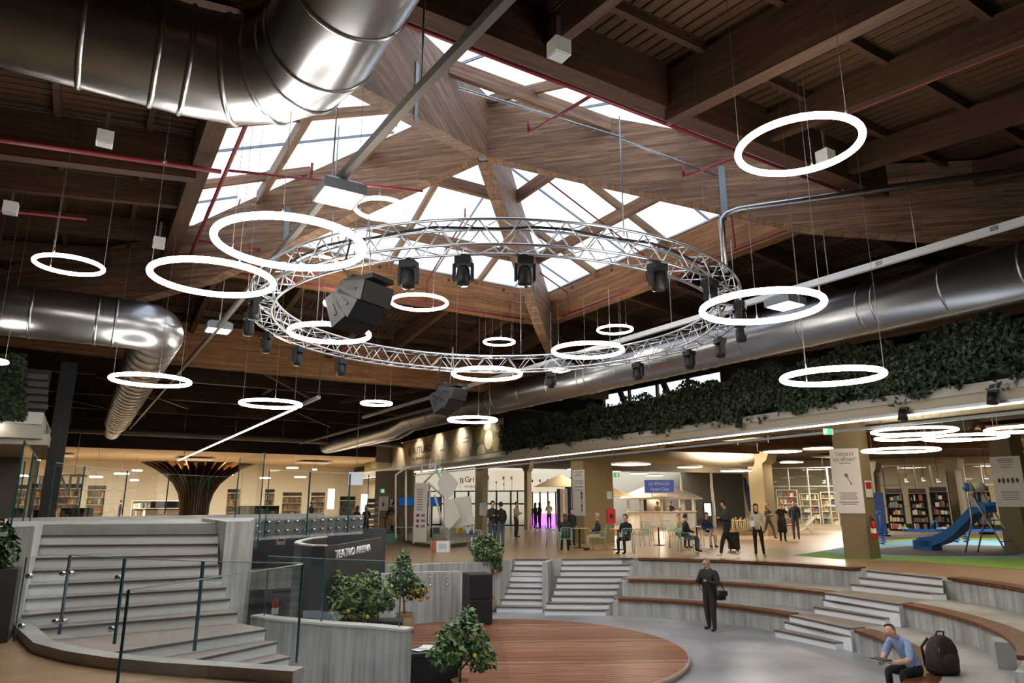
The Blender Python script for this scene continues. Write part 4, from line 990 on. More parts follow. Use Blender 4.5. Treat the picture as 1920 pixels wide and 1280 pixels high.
# small wall-washer lamps above the printed banner
for i in range(7):
    u = uB + (uE - uB) * (.06 + .14 * i); p = bal(u, -.9, zb1 + .05)
    th = thing('banner_lamp', 'small black washer lamp above the printed banner, number %s from the ivy' % ['one', 'two', 'three', 'four', 'five', 'six', 'seven'][i], 'lamp', p, 'washer lamps above the banner')
    MB().tube([p, p - BN * .12 - Vector((0, 0, .1))], .05, 8).build('lamp_head', BLACK, th); MB().bar(p, bal(u, 0, zb1), .03, .03).build('arm', BLACK, th)
    L = bpy.data.lights.new('washer_light', 'SPOT'); L.energy = 150; L.color = (1, .9, .74); L.spot_size = 2.1; L.spot_blend = .9; L.shadow_soft_size = .05
    lo = bpy.data.objects.new('washer_light', L); COL.objects.link(lo); lo.location = p - BN * .1 - Vector((0, 0, .12)); lo.rotation_euler = (-BN * .9 + Vector((0, 0, -.8))).to_track_quat('-Z', 'Y').to_euler(); lo.parent = th; lo.matrix_parent_inverse = Matrix.Translation(-p)
# ------------------------------------------------------------------ hanging ring lamps, ring truss, stage gear
SPOTGRP = 'ring lamps hanging in the hall'
rings = [  # centre px, centre py, width px, horizontal distance, label
    (1497, 275, 232, 8.6, 'biggest ring lamp at the upper right under the dark roof'),
    (545, 458, 284, 8.2, 'largest ring lamp, in front of the left hip beam'),
    (400, 522, 228, 10.2, 'large ring lamp overlapping the left end of the truss circle'),
    (130, 497, 120, 13.5, 'tilted-looking ring lamp alone at the far upper left'),
    (283, 713, 143, 17, 'ring lamp in front of the far left duct elbow'),
    (508, 757, 116, 20, 'ring lamp beside the slanting LED line'),
    (706, 756, 61, 24, 'small ring lamp low over the far roof, left of the speaker array'),
    (786, 567, 112, 17.5, 'ring lamp seen through the truss circle below the skylight'),
    (618, 625, 157, 13.0, 'ring lamp behind the near speaker array, crossing the truss'),
    (645, 570, 78, 19.5, 'small ring lamp half hidden behind the near speaker array'),
    (715, 392, 106, 14, 'ring lamp glowing against the skylight above the truss'),
    (936, 641, 62, 21, 'small ring lamp in the middle of the truss circle'),
    (1153, 618, 70, 20, 'small ring lamp just left of the right truss side'),
    (1102, 657, 139, 15, 'ring lamp in front of the far truss rim, right of centre'),
    (913, 701, 136, 17, 'ring lamp hanging just below the far truss rim'),
    (886, 787, 96, 22, 'ring lamp in front of the printed banner'),
    (1428, 576, 231, 9.6, 'large ring lamp in front of the right truss end'),
    (1560, 706, 188, 11.5, 'large ring lamp in front of the ivy wall'),
    (-14, 677, 52, 17, 'ring lamp cut by the left picture edge'),
    (597, 492, 78, 16.5, 'small ring lamp seen inside the largest ring')]
for x, y, wp, dd, lb in rings:
    p = atd(x, y, dd); sl = (p - EYE).dot(_fw)
    rr = wp / 2 * sl / FPX * .985
    tr_ = .043 if rr > .55 else .034
    th = thing('ring_lamp', lb, 'lamp', p, SPOTGRP)
    MB().tube([(p.x + (rr - tr_) * math.cos(2 * PI * k / 56), p.y + (rr - tr_) * math.sin(2 * PI * k / 56), p.z) for k in range(56)], tr_, 10, closed=True).build('light_tube', RING, th)
    a0 = random.uniform(0, 1.2)
    for k in range(3):
        a = a0 + 2 * PI * k / 3; q = Vector((p.x + (rr - tr_) * math.cos(a), p.y + (rr - tr_) * math.sin(a), p.z + tr_ * .6))
        MB().tube([q, q + Vector((0, 0, .1))], .012, 6).build('hook', STEEL2, th)
        MB().tube([q + Vector((0, 0, .1)), (q.x, q.y, 8.3 if p.y < 25 else 7.6)], .0035, 4).build('wire', WIRE, th)

TC, TRo, TRi, TZ, TH = (7.68, 13.1), 5.33, 4.9, 5.8, .42
truss = thing('ring_truss', 'large circular aluminium lighting truss hanging below the skylight', 'truss', (*TC, TZ))
def tp(a, r, z): return Vector((TC[0] + r * math.cos(a), TC[1] + r * math.sin(a), z))
NT = 96
for r in (TRo, TRi):
    for z in (TZ - TH / 2, TZ + TH / 2):
        MB().tube([tp(2 * PI * k / 120, r, z) for k in range(120)], .026, 8, closed=True).build('chord', ALU, truss)
brace_sets = MB(); 
for k in range(NT):
    a, a2 = 2 * PI * k / NT, 2 * PI * (k + 1) / NT; up_ = k % 2 == 0
    zl, zh = TZ - TH / 2, TZ + TH / 2
    for r in (TRo, TRi): MB().tube([tp(a, r, zl if up_ else zh), tp(a2, r, zh if up_ else zl)], .0125, 6).build('lacing', ALU, truss)
    for z in (zl, zh): brace_sets.tube([tp(a, TRo if up_ else TRi, z), tp(a2, TRi if up_ else TRo, z)], .0125, 5)
o = brace_sets.build('cross_lacing', ALU, truss); o['kind'] = 'stuff'
MB().tube([tp(2 * PI * k / 60, TRi + .2, TZ + TH / 2 - .04 + .03 * math.sin(k * 1.7)) for k in range(61)], .022, 6).build('cable_loom', DARKM, truss)
for a in (.9, 2.2, 3.6, 4.6, 5.6):
    q = tp(a, (TRo + TRi) / 2, TZ + TH / 2); MB().tube([q, (q.x, q.y, 8.2)], .012, 6).build('hanger_chain', STEEL2, truss)
# moving heads under the truss: yoke, base, head
def head_proto():
    th = thing('moving_head', 'x', 'spotlight', (0, 0, 0), 'moving head spotlights on the ring truss')
    MB().box((0, 0, -.06), (.26, .22, .12)).build('base', BLACK, th)
    MB().box((0, 0, .02), (.08, .1, .06)).build('clamp', DARKM, th)
    for s in (-1, 1): MB().box((s * .145, 0, -.24), (.045, .1, .28)).build('yoke_arm', BLACK, th)
    MB().lathe([(.06, -.46), (.11, -.44), (.115, -.3), (.1, -.18), (.07, -.14)], (0, 0, 0), 14).build('head', BLACK, th)
    MB().lathe([(.085, -.462), (.085, -.455)], (0, 0, 0), 14).build('lens', mat('dark_lens', (40, 44, 52), .08), th)
    return th
hp = head_proto(); first = True
heads = [(747, 497, 'near'), (861, 489, 'near'), (990, 490, 'near'), (1223, 520, 'right'), (1305, 552, 'right'), (1350, 590, 'right'), (1338, 620, 'right'), (1299, 648, 'right'), (1239, 667, 'right'), (1160, 686, 'far'), (1018, 700, 'far'), (654, 684, 'left'), (580, 664, 'left'), (519, 640, 'left'), (492, 575, 'left'), (491, 607, 'left')]
used = []
names = ['on the near rim left of the centre post', 'on the near rim beside the centre post', 'on the near rim in front of the far hip beam', 'on the right rim under the skylight edge', 'on the right rim beside the cable duct', 'on the rightmost bend behind the big ring', 'on the right bend below the big ring lamp', 'on the far right rim over the metal duct', 'on the far right rim, second from the bend', 'on the far right rim, third from the bend', 'on the far rim beside the low ring lamp', 'on the far left rim, lowest of the row', 'on the far left rim, second from the bend', 'on the left bend just under the truss', 'on the left end, upper one', 'on the left end, lower one']
for (x, y, sd_), nm in zip(heads, names):
    p = atz(x, y, TZ - TH / 2 - .25); a = math.atan2(p.y - TC[1], p.x - TC[0])
    q = tp(a, TRi if sd_ in ('near',) else TRo, TZ - TH / 2 - .06)
    lab = 'black moving head spotlight ' + nm
    if first: hp.location = q; hp.rotation_euler = (0, 0, a + PI / 2); hp['label'] = lab; first = False
    else: copy_tree(hp, q, a + PI / 2, lab)
# line array loudspeakers
def line_array(px_, py_, d_, size, label, face):
    p = atd(px_, py_, d_); th = thing('line_array', label, 'loudspeaker', p)
    W, Hh, D = .62 * size, .30 * size, .5 * size
    c = p.copy(); tilt = R(8); fx = Vector((math.cos(face), math.sin(face), 0)); sx_ = Vector((-fx.y, fx.x, 0))
    for k in range(3):
        t = R(14 + 24 * k)
        f = fx * math.cos(t) - Vector((0, 0, 1)) * math.sin(t); u = fx * math.sin(t) + Vector((0, 0, 1)) * math.cos(t)
        # wedge: taller at the front
        hf, hb = Hh, Hh * .62
        def V(a, b2, e, hh): return c + sx_ * a * W / 2 + f * b2 * D + u * (e * hh / 2)
        vs = [V(-1, 0, -1, hf), V(1, 0, -1, hf), V(1, 0, 1, hf), V(-1, 0, 1, hf), V(-1, -1, -1, hb), V(1, -1, -1, hb), V(1, -1, 1, hb), V(-1, -1, 1, hb)]
        cab = MB().add(vs, [(0, 1, 2, 3), (7, 6, 5, 4), (0, 4, 5, 1), (1, 5, 6, 2), (2, 6, 7, 3), (3, 7, 4, 0)]).build('cabinet', BLKG, th)
        g_ = [V(a, .012 / D, e, hf * .92) for a, e in ((-.94, -1), (.94, -1), (.94, 1), (-.94, 1))]
        MB().quad(*g_).build('front_grille', DARKM, cab)
        for sg in (-1, 1):
            m0 = c + sx_ * sg * (W / 2 + .006) - f * D * .45
            MB().bar(m0 - f * .09, m0 + f * .09, .012, .05, up=u).build('side_handle', DARKM, cab)
        c = c - u * (hf * .98) - f * .115 * size
    top = p + Vector((0, 0, Hh * .75))
    MB().bar(top - fx * D, top + fx * .1, .45 * size, .07).build('fly_frame', DARKM, th)
    MB().bar(top - fx * D * 1.2, top - fx * D * 1.2 + Vector((0, 0, .12)), .5 * size, .1).build('fly_beam', DARKM, th)
    for s in (-.1, .1): MB().tube([top - fx * D * .5 + sx_ * s, (top.x - fx.x * D * .5, top.y - fx.y * D * .5, TZ + .1)], .01, 5).build('chain', STEEL2, th)
    MB().tube([top - fx * D + Vector((0, 0, .05)), top - fx * D * 1.5 + Vector((0, 0, .3)), top - fx * D * 1.2 + Vector((0, 0, .8))], .018, 6).build('cable', DARKM, th)
line_array(708, 552, 9.6, .98, 'black curved line array loudspeaker hanging at the left of the truss', R(296))
line_array(862, 739, 18.3, 1.05, 'black curved line array loudspeaker hanging below the far truss rim', R(296))

# ------------------------------------------------------------------ glass balustrades
def glass_run(label, pts, z0, z1, edge=GEDGE, fit=True, clips=None, th=.024, nclip=99):
    """pts plan points; one panel between consecutive points, with visible polished edges"""
    root = thing('glass_balustrade', label, 'balustrade', (pts[0][0], pts[0][1], z0))
    for i in range(len(pts) - 1):
        a, b2 = Vector(pts[i]).to_3d(), Vector(pts[i + 1]).to_3d(); a.z = b2.z = 0
        d = (b2 - a).normalized(); a2, c2 = a + d * .012, b2 - d * .012
        MB().add([(a2.x, a2.y, z0), (c2.x, c2.y, z0), (c2.x, c2.y, z1), (a2.x, a2.y, z1)], [(0, 1, 2, 3)]).build('glass_pane', GLASS, root)
        for q in (a2, c2): MB().box((q.x, q.y, (z0 + z1) / 2), (th, .009, z1 - z0), rz=math.atan2(d.y, d.x) + PI / 2).build('pane_edge', edge, root)
        MB().bar((a2.x, a2.y, z1), (c2.x, c2.y, z1), .018, .008).build('top_edge', GEDGE_L, root)
        if clips and i < nclip:
            for z in clips:
                n = Vector((d.y, -d.x, 0))
                for q in (a2 + d * .06, c2 - d * .06): MB().tube([Vector((q.x, q.y, z)) - n * .03, Vector((q.x, q.y, z)) + n * .04], .032, 10).build('clamp', BOLT, root)
    return root
kg = [atz(x, y, 1.05) for x, y in ((48, 1045), (132, 1040), (234, 1047), (381, 1052), (571, 1056))]
glass_run('curved glass balustrade on the kerb in front of the left stair', [(p.x, p.y) for p in kg], .05, 1.05, clips=(.22, .82), nclip=2)
fg0, fg1 = atz(239, 1106, 1.05), atz(569, 1057, 1.05)
glass_run('nearest free glass panel standing on the upper floor at the lower left', [(fg0.x, fg0.y), (fg1.x, fg1.y)], 0, 1.05)
lp = [(-.78, 10.9), (-.78, 13.2), (-.78, 15.6)]
lp0 = atz(46, 826, 2.6)
glass_run('tall glass guard on the left stair wall', [(lp0.x, lp0.y), (-.82, 15.2), (-.85, 18.0)], 1.0, 2.6, clips=(1.15, 1.32))
back = [atz(x, y, 2.7) for x, y in ((105, 860), (160, 868), (240, 877), (318, 884), (393, 888), (447, 890))]
glass_run('row of glass guard panels along the back of the platform', [(p.x, p.y) for p in back], 1.36, 2.62)
rp = [atz(450, 858, 2.75), atz(497, 849, 2.75)]
glass_run('tall glass guard panel on the right stair wall catching blue reflections', [(p.x, p.y) for p in rp], .8, 2.75, clips=(1.0, 1.25))
pp = [lerp(PA, PB, f) for f in (.08, .42, .8, 1.0)]
glass_run('glass guard panels in front of the bolted concrete parapet', [(p.x + parn.x * .12, p.y + parn.y * .12) for p in pp], .98, 2.45)
wg = [cap[0], cap[2], cap[3], cap[5]]
glass_run('glass panels standing on the low curved wall before the dark sign wall', [(p.x + .1, p.y + .05) for p in (lerp(cap[0], cap[1], .5), lerp(cap[2], cap[3], .55), lerp(cap[4], cap[5], .7))], -.24, .78)
fe = [atz(x, 1054, 0) for x in (735, 810, 890)]
glass_run('low glass guard along the floor edge behind the stage', [(p.x, p.y) for p in fe], -.3, 1.0)
# ------------------------------------------------------------------ bookshop at the far left
YB0, YB1, ZB = 50.0, 66.0, 5.0
bs = room('wall_bookshop', 'cream bookshop walls and ceiling behind the platform')
MB().box((6.5, (YB0 + YB1) / 2, ZB + .1), (33, YB1 - YB0, .2)).build('shop_ceiling', mat('shop_ceiling_cream', (196, 182, 152), .8), bs)
MB().box((6.5, YB1 + .1, 2.5), (33, .2, 5)).build('back_wall', CREAM, bs)
MB().box((23, (YB0 + YB1) / 2, 2.5), (.2, YB1 - YB0, 5)).build('side_wall', CREAM, bs)
MB().box((-10, (YB0 + YB1) / 2, 2.5), (.2, YB1 - YB0, 5)).build('side_wall', CREAM, bs)
MB().box((6.5, YB0 - .1, (ZB + 7.9) / 2), (45, .2, 7.9 - ZB)).build('front_lintel', mat('dark_lintel', (46, 36, 30), .9), bs)
MB().box((20.2, YB0 - .3, 5.4), (3.2, .3, 1.6)).build('grey_panel', mat('grey_panel_paint', (150, 142, 126), .8), bs)
MB().box((22.6, YB0 - 2.3, 5.3), (2.2, .3, 2.0)).build('black_grid', DARKM, bs)
# round lamps on the bookshop ceiling
k = 0
for (x, y, wp, dd, lb) in ((180, 895, 19, 52, 'oval ceiling lamp in the bookshop left of the first glass post'), (228, 889, 22, 55, 'oval ceiling lamp in the bookshop near the second glass post'), (252, 901, 13, 60, 'lower small bookshop lamp beside the bronze tree'), (257, 883, 16, 58, 'upper small bookshop lamp beside the bronze tree'), (341, 893, 24, 47, 'bookshop lamp seen before the bronze tree trunk'), (420, 890, 30, 50, 'bookshop lamp right of the bronze tree'), (497, 897, 18, 52, 'bookshop lamp right of the blue glass reflection'), (548, 878, 20, 52, 'bookshop lamp near the grey panel'), (563, 895, 20, 56, 'lower bookshop lamp near the grey panel'), (590, 881, 8, 54, 'tiny bookshop lamp at the right end'), (106, 895, 10, 53, 'tiny bookshop lamp behind the white letters'), (140, 893, 14, 53, 'bookshop lamp above the white letters')):
    p = atd(x, y, dd); p.z = min(p.z, 4.7); r_ = wp / 2 * dd / 1310
    th = thing('disc_lamp', lb, 'lamp', p, 'round lamps in the bookshop')
    MB().lathe([(r_, 0), (r_, .08)], p, 24).build('diffuser', WARM, th)
    MB().lathe([(r_ * .95, .08), (r_ * .8, .13)], p, 24).build('housing', WHITEP, th)
    MB().tube([(p.x, p.y, p.z + .1), (p.x, p.y, 5.02)], .01, 5).build('stem', STEEL2, th)
# shelving with goods
GOODS = [mat('goods_%d' % i, c, .7) for i, c in enumerate(((166, 92, 78), (196, 178, 122), (112, 126, 140), (226, 220, 206), (122, 98, 82), (78, 82, 88), (172, 140, 106), (126, 140, 116)))]
SHELF = mat('shelf_white', (232, 222, 196), .6); SHELFD = mat('shelf_dark', (60, 50, 42), .7)
rs = random.Random(11)
def shelf_unit(label, x0, x1, ybase, ytop, d_, rows, m=SHELF, sign=True, group='bookshop shelves'):
    """upright shelf unit facing the camera between two picture columns at distance d_"""
    a, b2 = atd(x0, ybase, d_), atd(x1, ybase, d_); a.z = b2.z = 0; h = zat(x0, ytop, a)
    d = (b2 - a); L = d.length; d.normalize(); n = Vector((d.y, -d.x, 0))
    th = thing('shelf_unit', label, 'shelf', (a + b2) / 2, group)
    rz = math.atan2(d.y, d.x); mid = (a + b2) / 2
    MB().box(mid - n * .18 + Vector((0, 0, h / 2)), (L, .04, h), rz=rz).build('back_panel', m, th)
    for s in (-1, 1): MB().box(mid + d * s * L / 2 + Vector((0, 0, h / 2)), (.05, .4, h), rz=rz).build('side_panel', m, th)
    gd = MB()
    for i in range(rows + 1):
        z = .1 + (h - .12) * i / rows
        MB().box(mid + Vector((0, 0, z)), (L, .38, .04), rz=rz).build('shelf_board', m, th)
        if i < rows:
            u = -L / 2 + .08
            while u < L / 2 - .1:
                w_ = rs.uniform(.06, .22); hh = (h / rows) * rs.uniform(.4, .82)
                if rs.random() < .86: gd.box(mid + d * (u + w_ / 2) + n * .02 + Vector((0, 0, z + .02 + hh / 2)), (w_ * .9, .22, hh), rs.randrange(8), rz)
                u += w_ + .01
    o = gd.build('goods', GOODS, th); o['kind'] = 'stuff'
    if sign: MB().box(mid + Vector((0, 0, h + .16)), (L, .36, .26), rz=rz).build('sign_board', SHELFD, th)
shelf_unit('white bookshop shelf behind the hanging letters', 48, 82, 985, 915, 54, 5)
shelf_unit('bookshop shelf full of red and yellow spines behind the glass', 90, 142, 985, 915, 55, 5)
shelf_unit('bookshop shelf left of the standing customer', 155, 190, 985, 918, 56, 5)
shelf_unit('long low bookshop shelf left of the bronze tree', 243, 345, 985, 938, 60, 3, sign=False)
shelf_unit('bookshop shelf right of the bronze tree', 421, 445, 985, 924, 56, 5)
shelf_unit('bookshop shelf behind the blue glass reflection', 492, 510, 985, 924, 57, 5)
shelf_unit('bookshop shelf with dark crown right of the glass', 526, 562, 985, 930, 57, 4)
shelf_unit('narrow bookshop shelf near the right end', 580, 606, 985, 930, 57, 5)
shelf_unit('lit bookshop shelf at the right end near the doorway', 635, 664, 985, 938, 52, 4)
shelf_unit('low dark display table of books before the tree', 440, 520, 985, 948, 50, 2, SHELFD, False)
shelf_unit('low dark display table of books at the left', 110, 170, 985, 952, 48, 2, SHELFD, False)
shelf_unit('low display of books left of the letters', 60, 100, 985, 955, 48, 2, SHELFD, False)
# counter left of tree
ca, cb = atd(270, 985, 52), atd(345, 985, 52)
o = thing('service_counter', 'long white bookshop counter left of the bronze tree', 'counter', (ca.x, ca.y, 0))
for f0 in (0, .5):
    m0 = lerp(ca, cb, f0 + .25); MB().box((m0.x, m0.y, .62), ((cb - ca).length * .49, .6, 1.24), rz=math.atan2((cb - ca).y, (cb - ca).x)).build('front_panel', SHELF, o)
MB().bar((ca.x, ca.y, 1.27), (cb.x, cb.y, 1.27), .7, .06).build('worktop', SHELFD, o)
for i in range(3): m0 = lerp(ca, cb, .25 + .25 * i); MB().box((m0.x, m0.y, 1.55), (.7, .06, .42)).build('monitor', BLACK, o)
# wall washers
for (x, y) in ((621, 935), (683, 945)):
    p = atd(x, y, 62); o = thing('wall_lamp', 'bright vertical wall lamp on the cream bookshop wall ' + ('near the shelf crown' if x < 650 else 'by the doorway'), 'lamp', p)
    MB().box(p, (.5, .1, 1.6)).build('diffuser', WARM, o); MB().box(p + Vector((0, .08, 0)), (.56, .08, 1.7)).build('backplate', WHITEP, o)
# bronze tree column
tc0 = atd(361, 985, 45); tc0.z = 0
tree = thing('tree_column', 'bronze tree-shaped column with flaring ribs in the bookshop', 'column', tc0)
BRONZE = mat('bronze', (120, 84, 48), .35, .7, (3, 3, 1), .3)
prof = [(.7, 0), (.64, .8), (.66, 1.6), (.8, 2.2), (1.1, 2.75), (1.6, 3.25), (2.2, 3.65), (2.8, 3.95)]
MB().lathe([(r * .86, z) for r, z in prof], tc0, 32).build('core', mat('dark_bronze', (54, 38, 26), .5, .4), tree)
for k in range(36):
    a = 2 * PI * k / 36; e = Vector((math.cos(a), math.sin(a), 0)); s_ = Vector((-e.y, e.x, 0)) * .03
    vs = []
    for r, z in prof: vs += [tc0 + e * r * .84 - s_ + Vector((0, 0, z)), tc0 + e * (r + .12 + r * .05) - s_ + Vector((0, 0, z)), tc0 + e * (r + .12 + r * .05) + s_ + Vector((0, 0, z)), tc0 + e * r * .84 + s_ + Vector((0, 0, z))]
    fs = []
    for i in range(len(prof) - 1):
        for j in range(4): fs.append((i * 4 + j, i * 4 + (j + 1) % 4, (i + 1) * 4 + (j + 1) % 4, (i + 1) * 4 + j))
    MB().add(vs, fs).build('rib', BRONZE, tree)
for (ax) in (-1.2, 1.2):
    q = tc0 + Vector((ax, -2.3, 3.1)); L = bpy.data.lights.new('tree_uplight', 'SPOT'); L.energy = 160; L.color = (1, .72, .4); L.spot_size = 2.2; lo = bpy.data.objects.new('tree_uplight', L); COL.objects.link(lo); lo.location = q; lo.rotation_euler = (R(200), 0, 0); lo.parent = tree; lo.matrix_parent_inverse = Matrix.Translation(-tree.location)
# hanging white letters
lp0_, lp1_ = atd(62, 905, 44), atd(156, 905, 44)
ls = thing('hanging_letters', 'large white hanging shop letters behind the left glass guard', 'sign', (lp0_ + lp1_) / 2)
LW = mat('sign_white', (235, 235, 235), .5)
for ch, x, hpx in (('I', 74, 20), ('L', 84, 21), ('R', 97, 24), ('A', 112, 30), ('I', 131, 27), ('T', 146, 28)):
    p = atd(x, 907, 44); text(ch, hpx * 44 / 1310 * 1.35, p, (lp1_ - lp0_), LW, ls, 'letter', ext=.04)
MB().bar(atd(60, 893, 44.1), atd(152, 889, 44.1), .04, .04).build('rail', SGREY, ls)
for x in (70, 105, 140):
    q = atd(x, 890, 44.1); MB().tube([q, (q.x, q.y, 7.8)], .012, 5).build('rod', STEEL2, ls)

# ------------------------------------------------------------------ left mezzanine corner
mz = room('wall_mezzanine', 'white mezzanine corner with louvres at the left edge')
Yz = 22.0
def yx(x, y): return atY(x, y, Yz)
xr_ = yx(83, 800).x
def ybox(x0, y0, x1, y1, dep, name, m, dy=0):
    p, q = yx(x0, y1), yx(x1, y0); return MB().box(((p.x + q.x) / 2, Yz + dy + dep / 2, (p.z + q.z) / 2), (abs(q.x - p.x), dep, abs(q.z - p.z))).build(name, m, mz)
ybox(-160, 773, 82, 784, 8, 'edge_slab', WHITEP)
ybox(-160, 784, 84, 812, 8, 'fascia', mat('pale_concrete_edge', (190, 186, 176), .7), .1)
ybox(-160, 812, 92, 824, 8, 'lower_fascia', mat('pale_concrete_edge', (190, 186, 176), .7), .3)
ybox(-160, 824, 30, 985, .3, 'rear_wall', mat('grey_wall', (120, 116, 110), .8), 7)
ybox(98, 660, 113, 985, .4, 'dark_post', mat('dark_post_paint', (40, 40, 42), .7), 1.5)
lv = ybox(36, 690, 96, 772, .1, 'louvre_back', mat('dark_grey_panel', (58, 58, 58), .8), .4)
for i in range(5): ybox(42, 700 + 14 * i, 90, 706 + 14 * i, .12, 'louvre_slat', mat('grey_slat', (96, 94, 90), .7), .25)
a_, b3 = yx(-4, 796), atd(33, 845, 44)
led2 = thing('led_line_lamp', 'bright LED line lamp under the left mezzanine soffit', 'lamp', (a_.x, a_.y, a_.z))
MB().bar(a_ + Vector((0, -.4, 0)), Vector((a_.x + .15, 40, a_.z)), .1, .05).build('light_strip', LEDW, led2)
MB().bar(a_ + Vector((0, -.4, .05)), Vector((a_.x + .15, 40, a_.z + .05)), .12, .06).build('profile', STEEL2, led2)
iv2 = thing('ivy_panel', 'patch of green ivy on the left mezzanine', 'plant', yx(10, 770))
sp2 = []
for i in range(2600):
    p = yx(rnd.uniform(-30, 44 + 6 * rnd.random()), 668 + 120 * rnd.random() ** .9); sp2.append((p + Vector((0, -.15 - rnd.random() * .2, 0)), (0, -1, 0)))
o = leaf_mesh(sp2, .09, rnd).build('ivy_leaves', LEAFH, iv2); o['kind'] = 'stuff'
o = leaf_mesh([(p, n) for p, n in sp2[::2]], .09, rnd).build('ivy_leaves_dark', LEAF, iv2); o['kind'] = 'stuff'
ybox(-160, 668, 40, 775, .1, 'ivy_backing', mat('ivy_backing', (18, 24, 16), .9), .1)
# red arched kiosk edge behind the glass at the far left
rk = thing('red_arch', 'red arched shop portal at the left picture edge', 'shop front', atd(8, 985, 30))
apx = [(0, 1000), (2, 960), (6, 925), (13, 912), (24, 904), (30, 902)]
MB().tube([atd(x, y, 30) for x, y in apx], .12, 8).build('arch', mat('shop_red', (150, 24, 28), .5), rk)
MB().tube([atd(x - 12, y - 4, 30.5) for x, y in apx], .1, 8).build('arch', mat('shop_red', (150, 24, 28), .5), rk)

# ------------------------------------------------------------------ agriculture shop, side shops
def face_at(x0, x1, ybase):
    a, b2 = g(x0, ybase), g(x1, ybase); return a, b2
a, b2 = g(775, 984), g(985, 986)
ag = thing('storefront', 'shop front with white agri sign, printed flowers and dark glazed doors', 'shop front', a)
P, u0, u1, z0, z1, d, t_ = board(ag, a, b2, 780, 884, 984, 919, mat('sign_panel_white', (236, 230, 214), .6, emit=(255, 244, 220), es=.35), off=.0, th_=.15, name='sign_panel')
def onb(x, y): 
    n = Vector((d.y, -d.x, 0)); q = onplane(x, y, Vector(a) + n * (t_ + .01), n); return q
def stxt(s, x, y, px_, m, nm='lettering', sx=1): 
    q = onb(x, y); return text(s, px_ * math.hypot(q.x, q.y) / 1310 * 1.35, q, d, m, ag, nm, ext=.01, sx=sx)
stxt('a', 866, 899, 15, mat('letter_ochre', (190, 160, 50), .6)); stxt('G', 876, 899, 11, mat('letter_red', (170, 60, 50), .6)); stxt('r', 883, 899, 12, mat('letter_olive', (120, 130, 60), .6)); stxt('i', 888, 899, 12, mat('letter_purple', (110, 70, 110), .6))
stxt('STORIA', 881, 912, 4.5, mat('letter_grey', (100, 96, 92), .6))
for (x, y, r_, cl) in ((916, 895, 5, (200, 80, 60)), (931, 904, 3, (120, 140, 190)), (945, 896, 4, (220, 100, 50)), (945, 908, 2.5, (150, 60, 120)), (960, 896, 4, (230, 150, 60)), (863, 899, 2, (210, 60, 50))):
    q = onb(x, y); MB().ball(q, (r_ * .035, .02, r_ * .035), 10, 6).build('flower_print', mat('flower_%d' % x, cl, .7), ag)
    MB().bar(q, Vector((q.x, q.y, z0)), .03, .02).build('stem_print', mat('stem_green', (110, 140, 70), .7), ag)
DF = mat('dark_door_frame', (44, 44, 42), .5, .3)
for i in range(9):
    q = lerp(a, b2, i / 8); MB().box((q.x, q.y, z0 / 2), (.1, .1, z0)).build('door_frame', DF, ag)
    if i < 8:
        q2_ = lerp(a, b2, (i + 1) / 8); MB().add([(q.x, q.y, .05), (q2_.x, q2_.y, .05), (q2_.x, q2_.y, z0), (q.x, q.y, z0)], [(0, 1, 2, 3)]).build('pane', GLASS, ag)
for z in (.05, z0 * .62, z0 - .04): MB().bar((a.x, a.y, z), (b2.x, b2.y, z), .1, .1).build('door_rail', DF, ag)
# opening with purple counter and O sign
a, b2 = g(997, 985), g(1073, 987)
os_ = thing('storefront', 'shop opening with purple lit counter and round O sign', 'shop front', a)
P, u0, u1, z0, z1, d, t_ = board(os_, a, b2, 998, 904, 1075, 921, mat('sign_panel_white', (236, 230, 214), .6), off=0, th_=.15, name='sign_panel')
P, v0, v1, w0, w1, d, t_ = board(os_, a, b2, 1061, 895, 1075, 917, BLACK, off=.3, th_=.1, name='sign_box')
text('O', 1.0, P((v0 + v1) / 2, (w0 + w1) / 2 + .1, t_ + .31), d, LW, os_, ext=.01)
board(os_, a, b2, 998, 964, 1042, 985, emis('purple_counter_glow', (196, 96, 255), 2.2), off=-1.2, th_=.3, name='counter')
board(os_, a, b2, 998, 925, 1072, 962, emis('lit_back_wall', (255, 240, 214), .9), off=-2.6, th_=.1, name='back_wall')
for i in range(6): q = lerp(a, b2, i / 5); MB().box((q.x, q.y + 2, 1.7), (.08, .08, 3.4)).build('mullion', DF, os_)
b = MB()
q = g(1055, 990); 
for (x, cl) in ((1046, (30, 60, 120)), (1052, (225, 220, 205)), (1060, (225, 220, 205)), (1066, (30, 60, 120))):
    p0_, p1_ = g(x, 990), g(x + 5, 990); MB().box(((p0_ + p1_) / 2 + Vector((0, 0, 1.3))), (.25, .15, 2.6), rz=-.5).build('striped_post', mat('post_%d' % x, cl, .6), os_)
vs = [q + Vector((-1.6, .8, 2.75)), q + Vector((1.6, -.8, 2.75)), q + Vector((2.2, .4, 2.75)), q + Vector((-1.0, 2, 2.75)), q + Vector((.3, .6, 3.6))]
MB().add(vs, [(0, 1, 4), (1, 2, 4), (2, 3, 4), (3, 0, 4), (3, 2, 1, 0)]).build('awning', mat('awning_cream', (232, 206, 160), .7), os_)
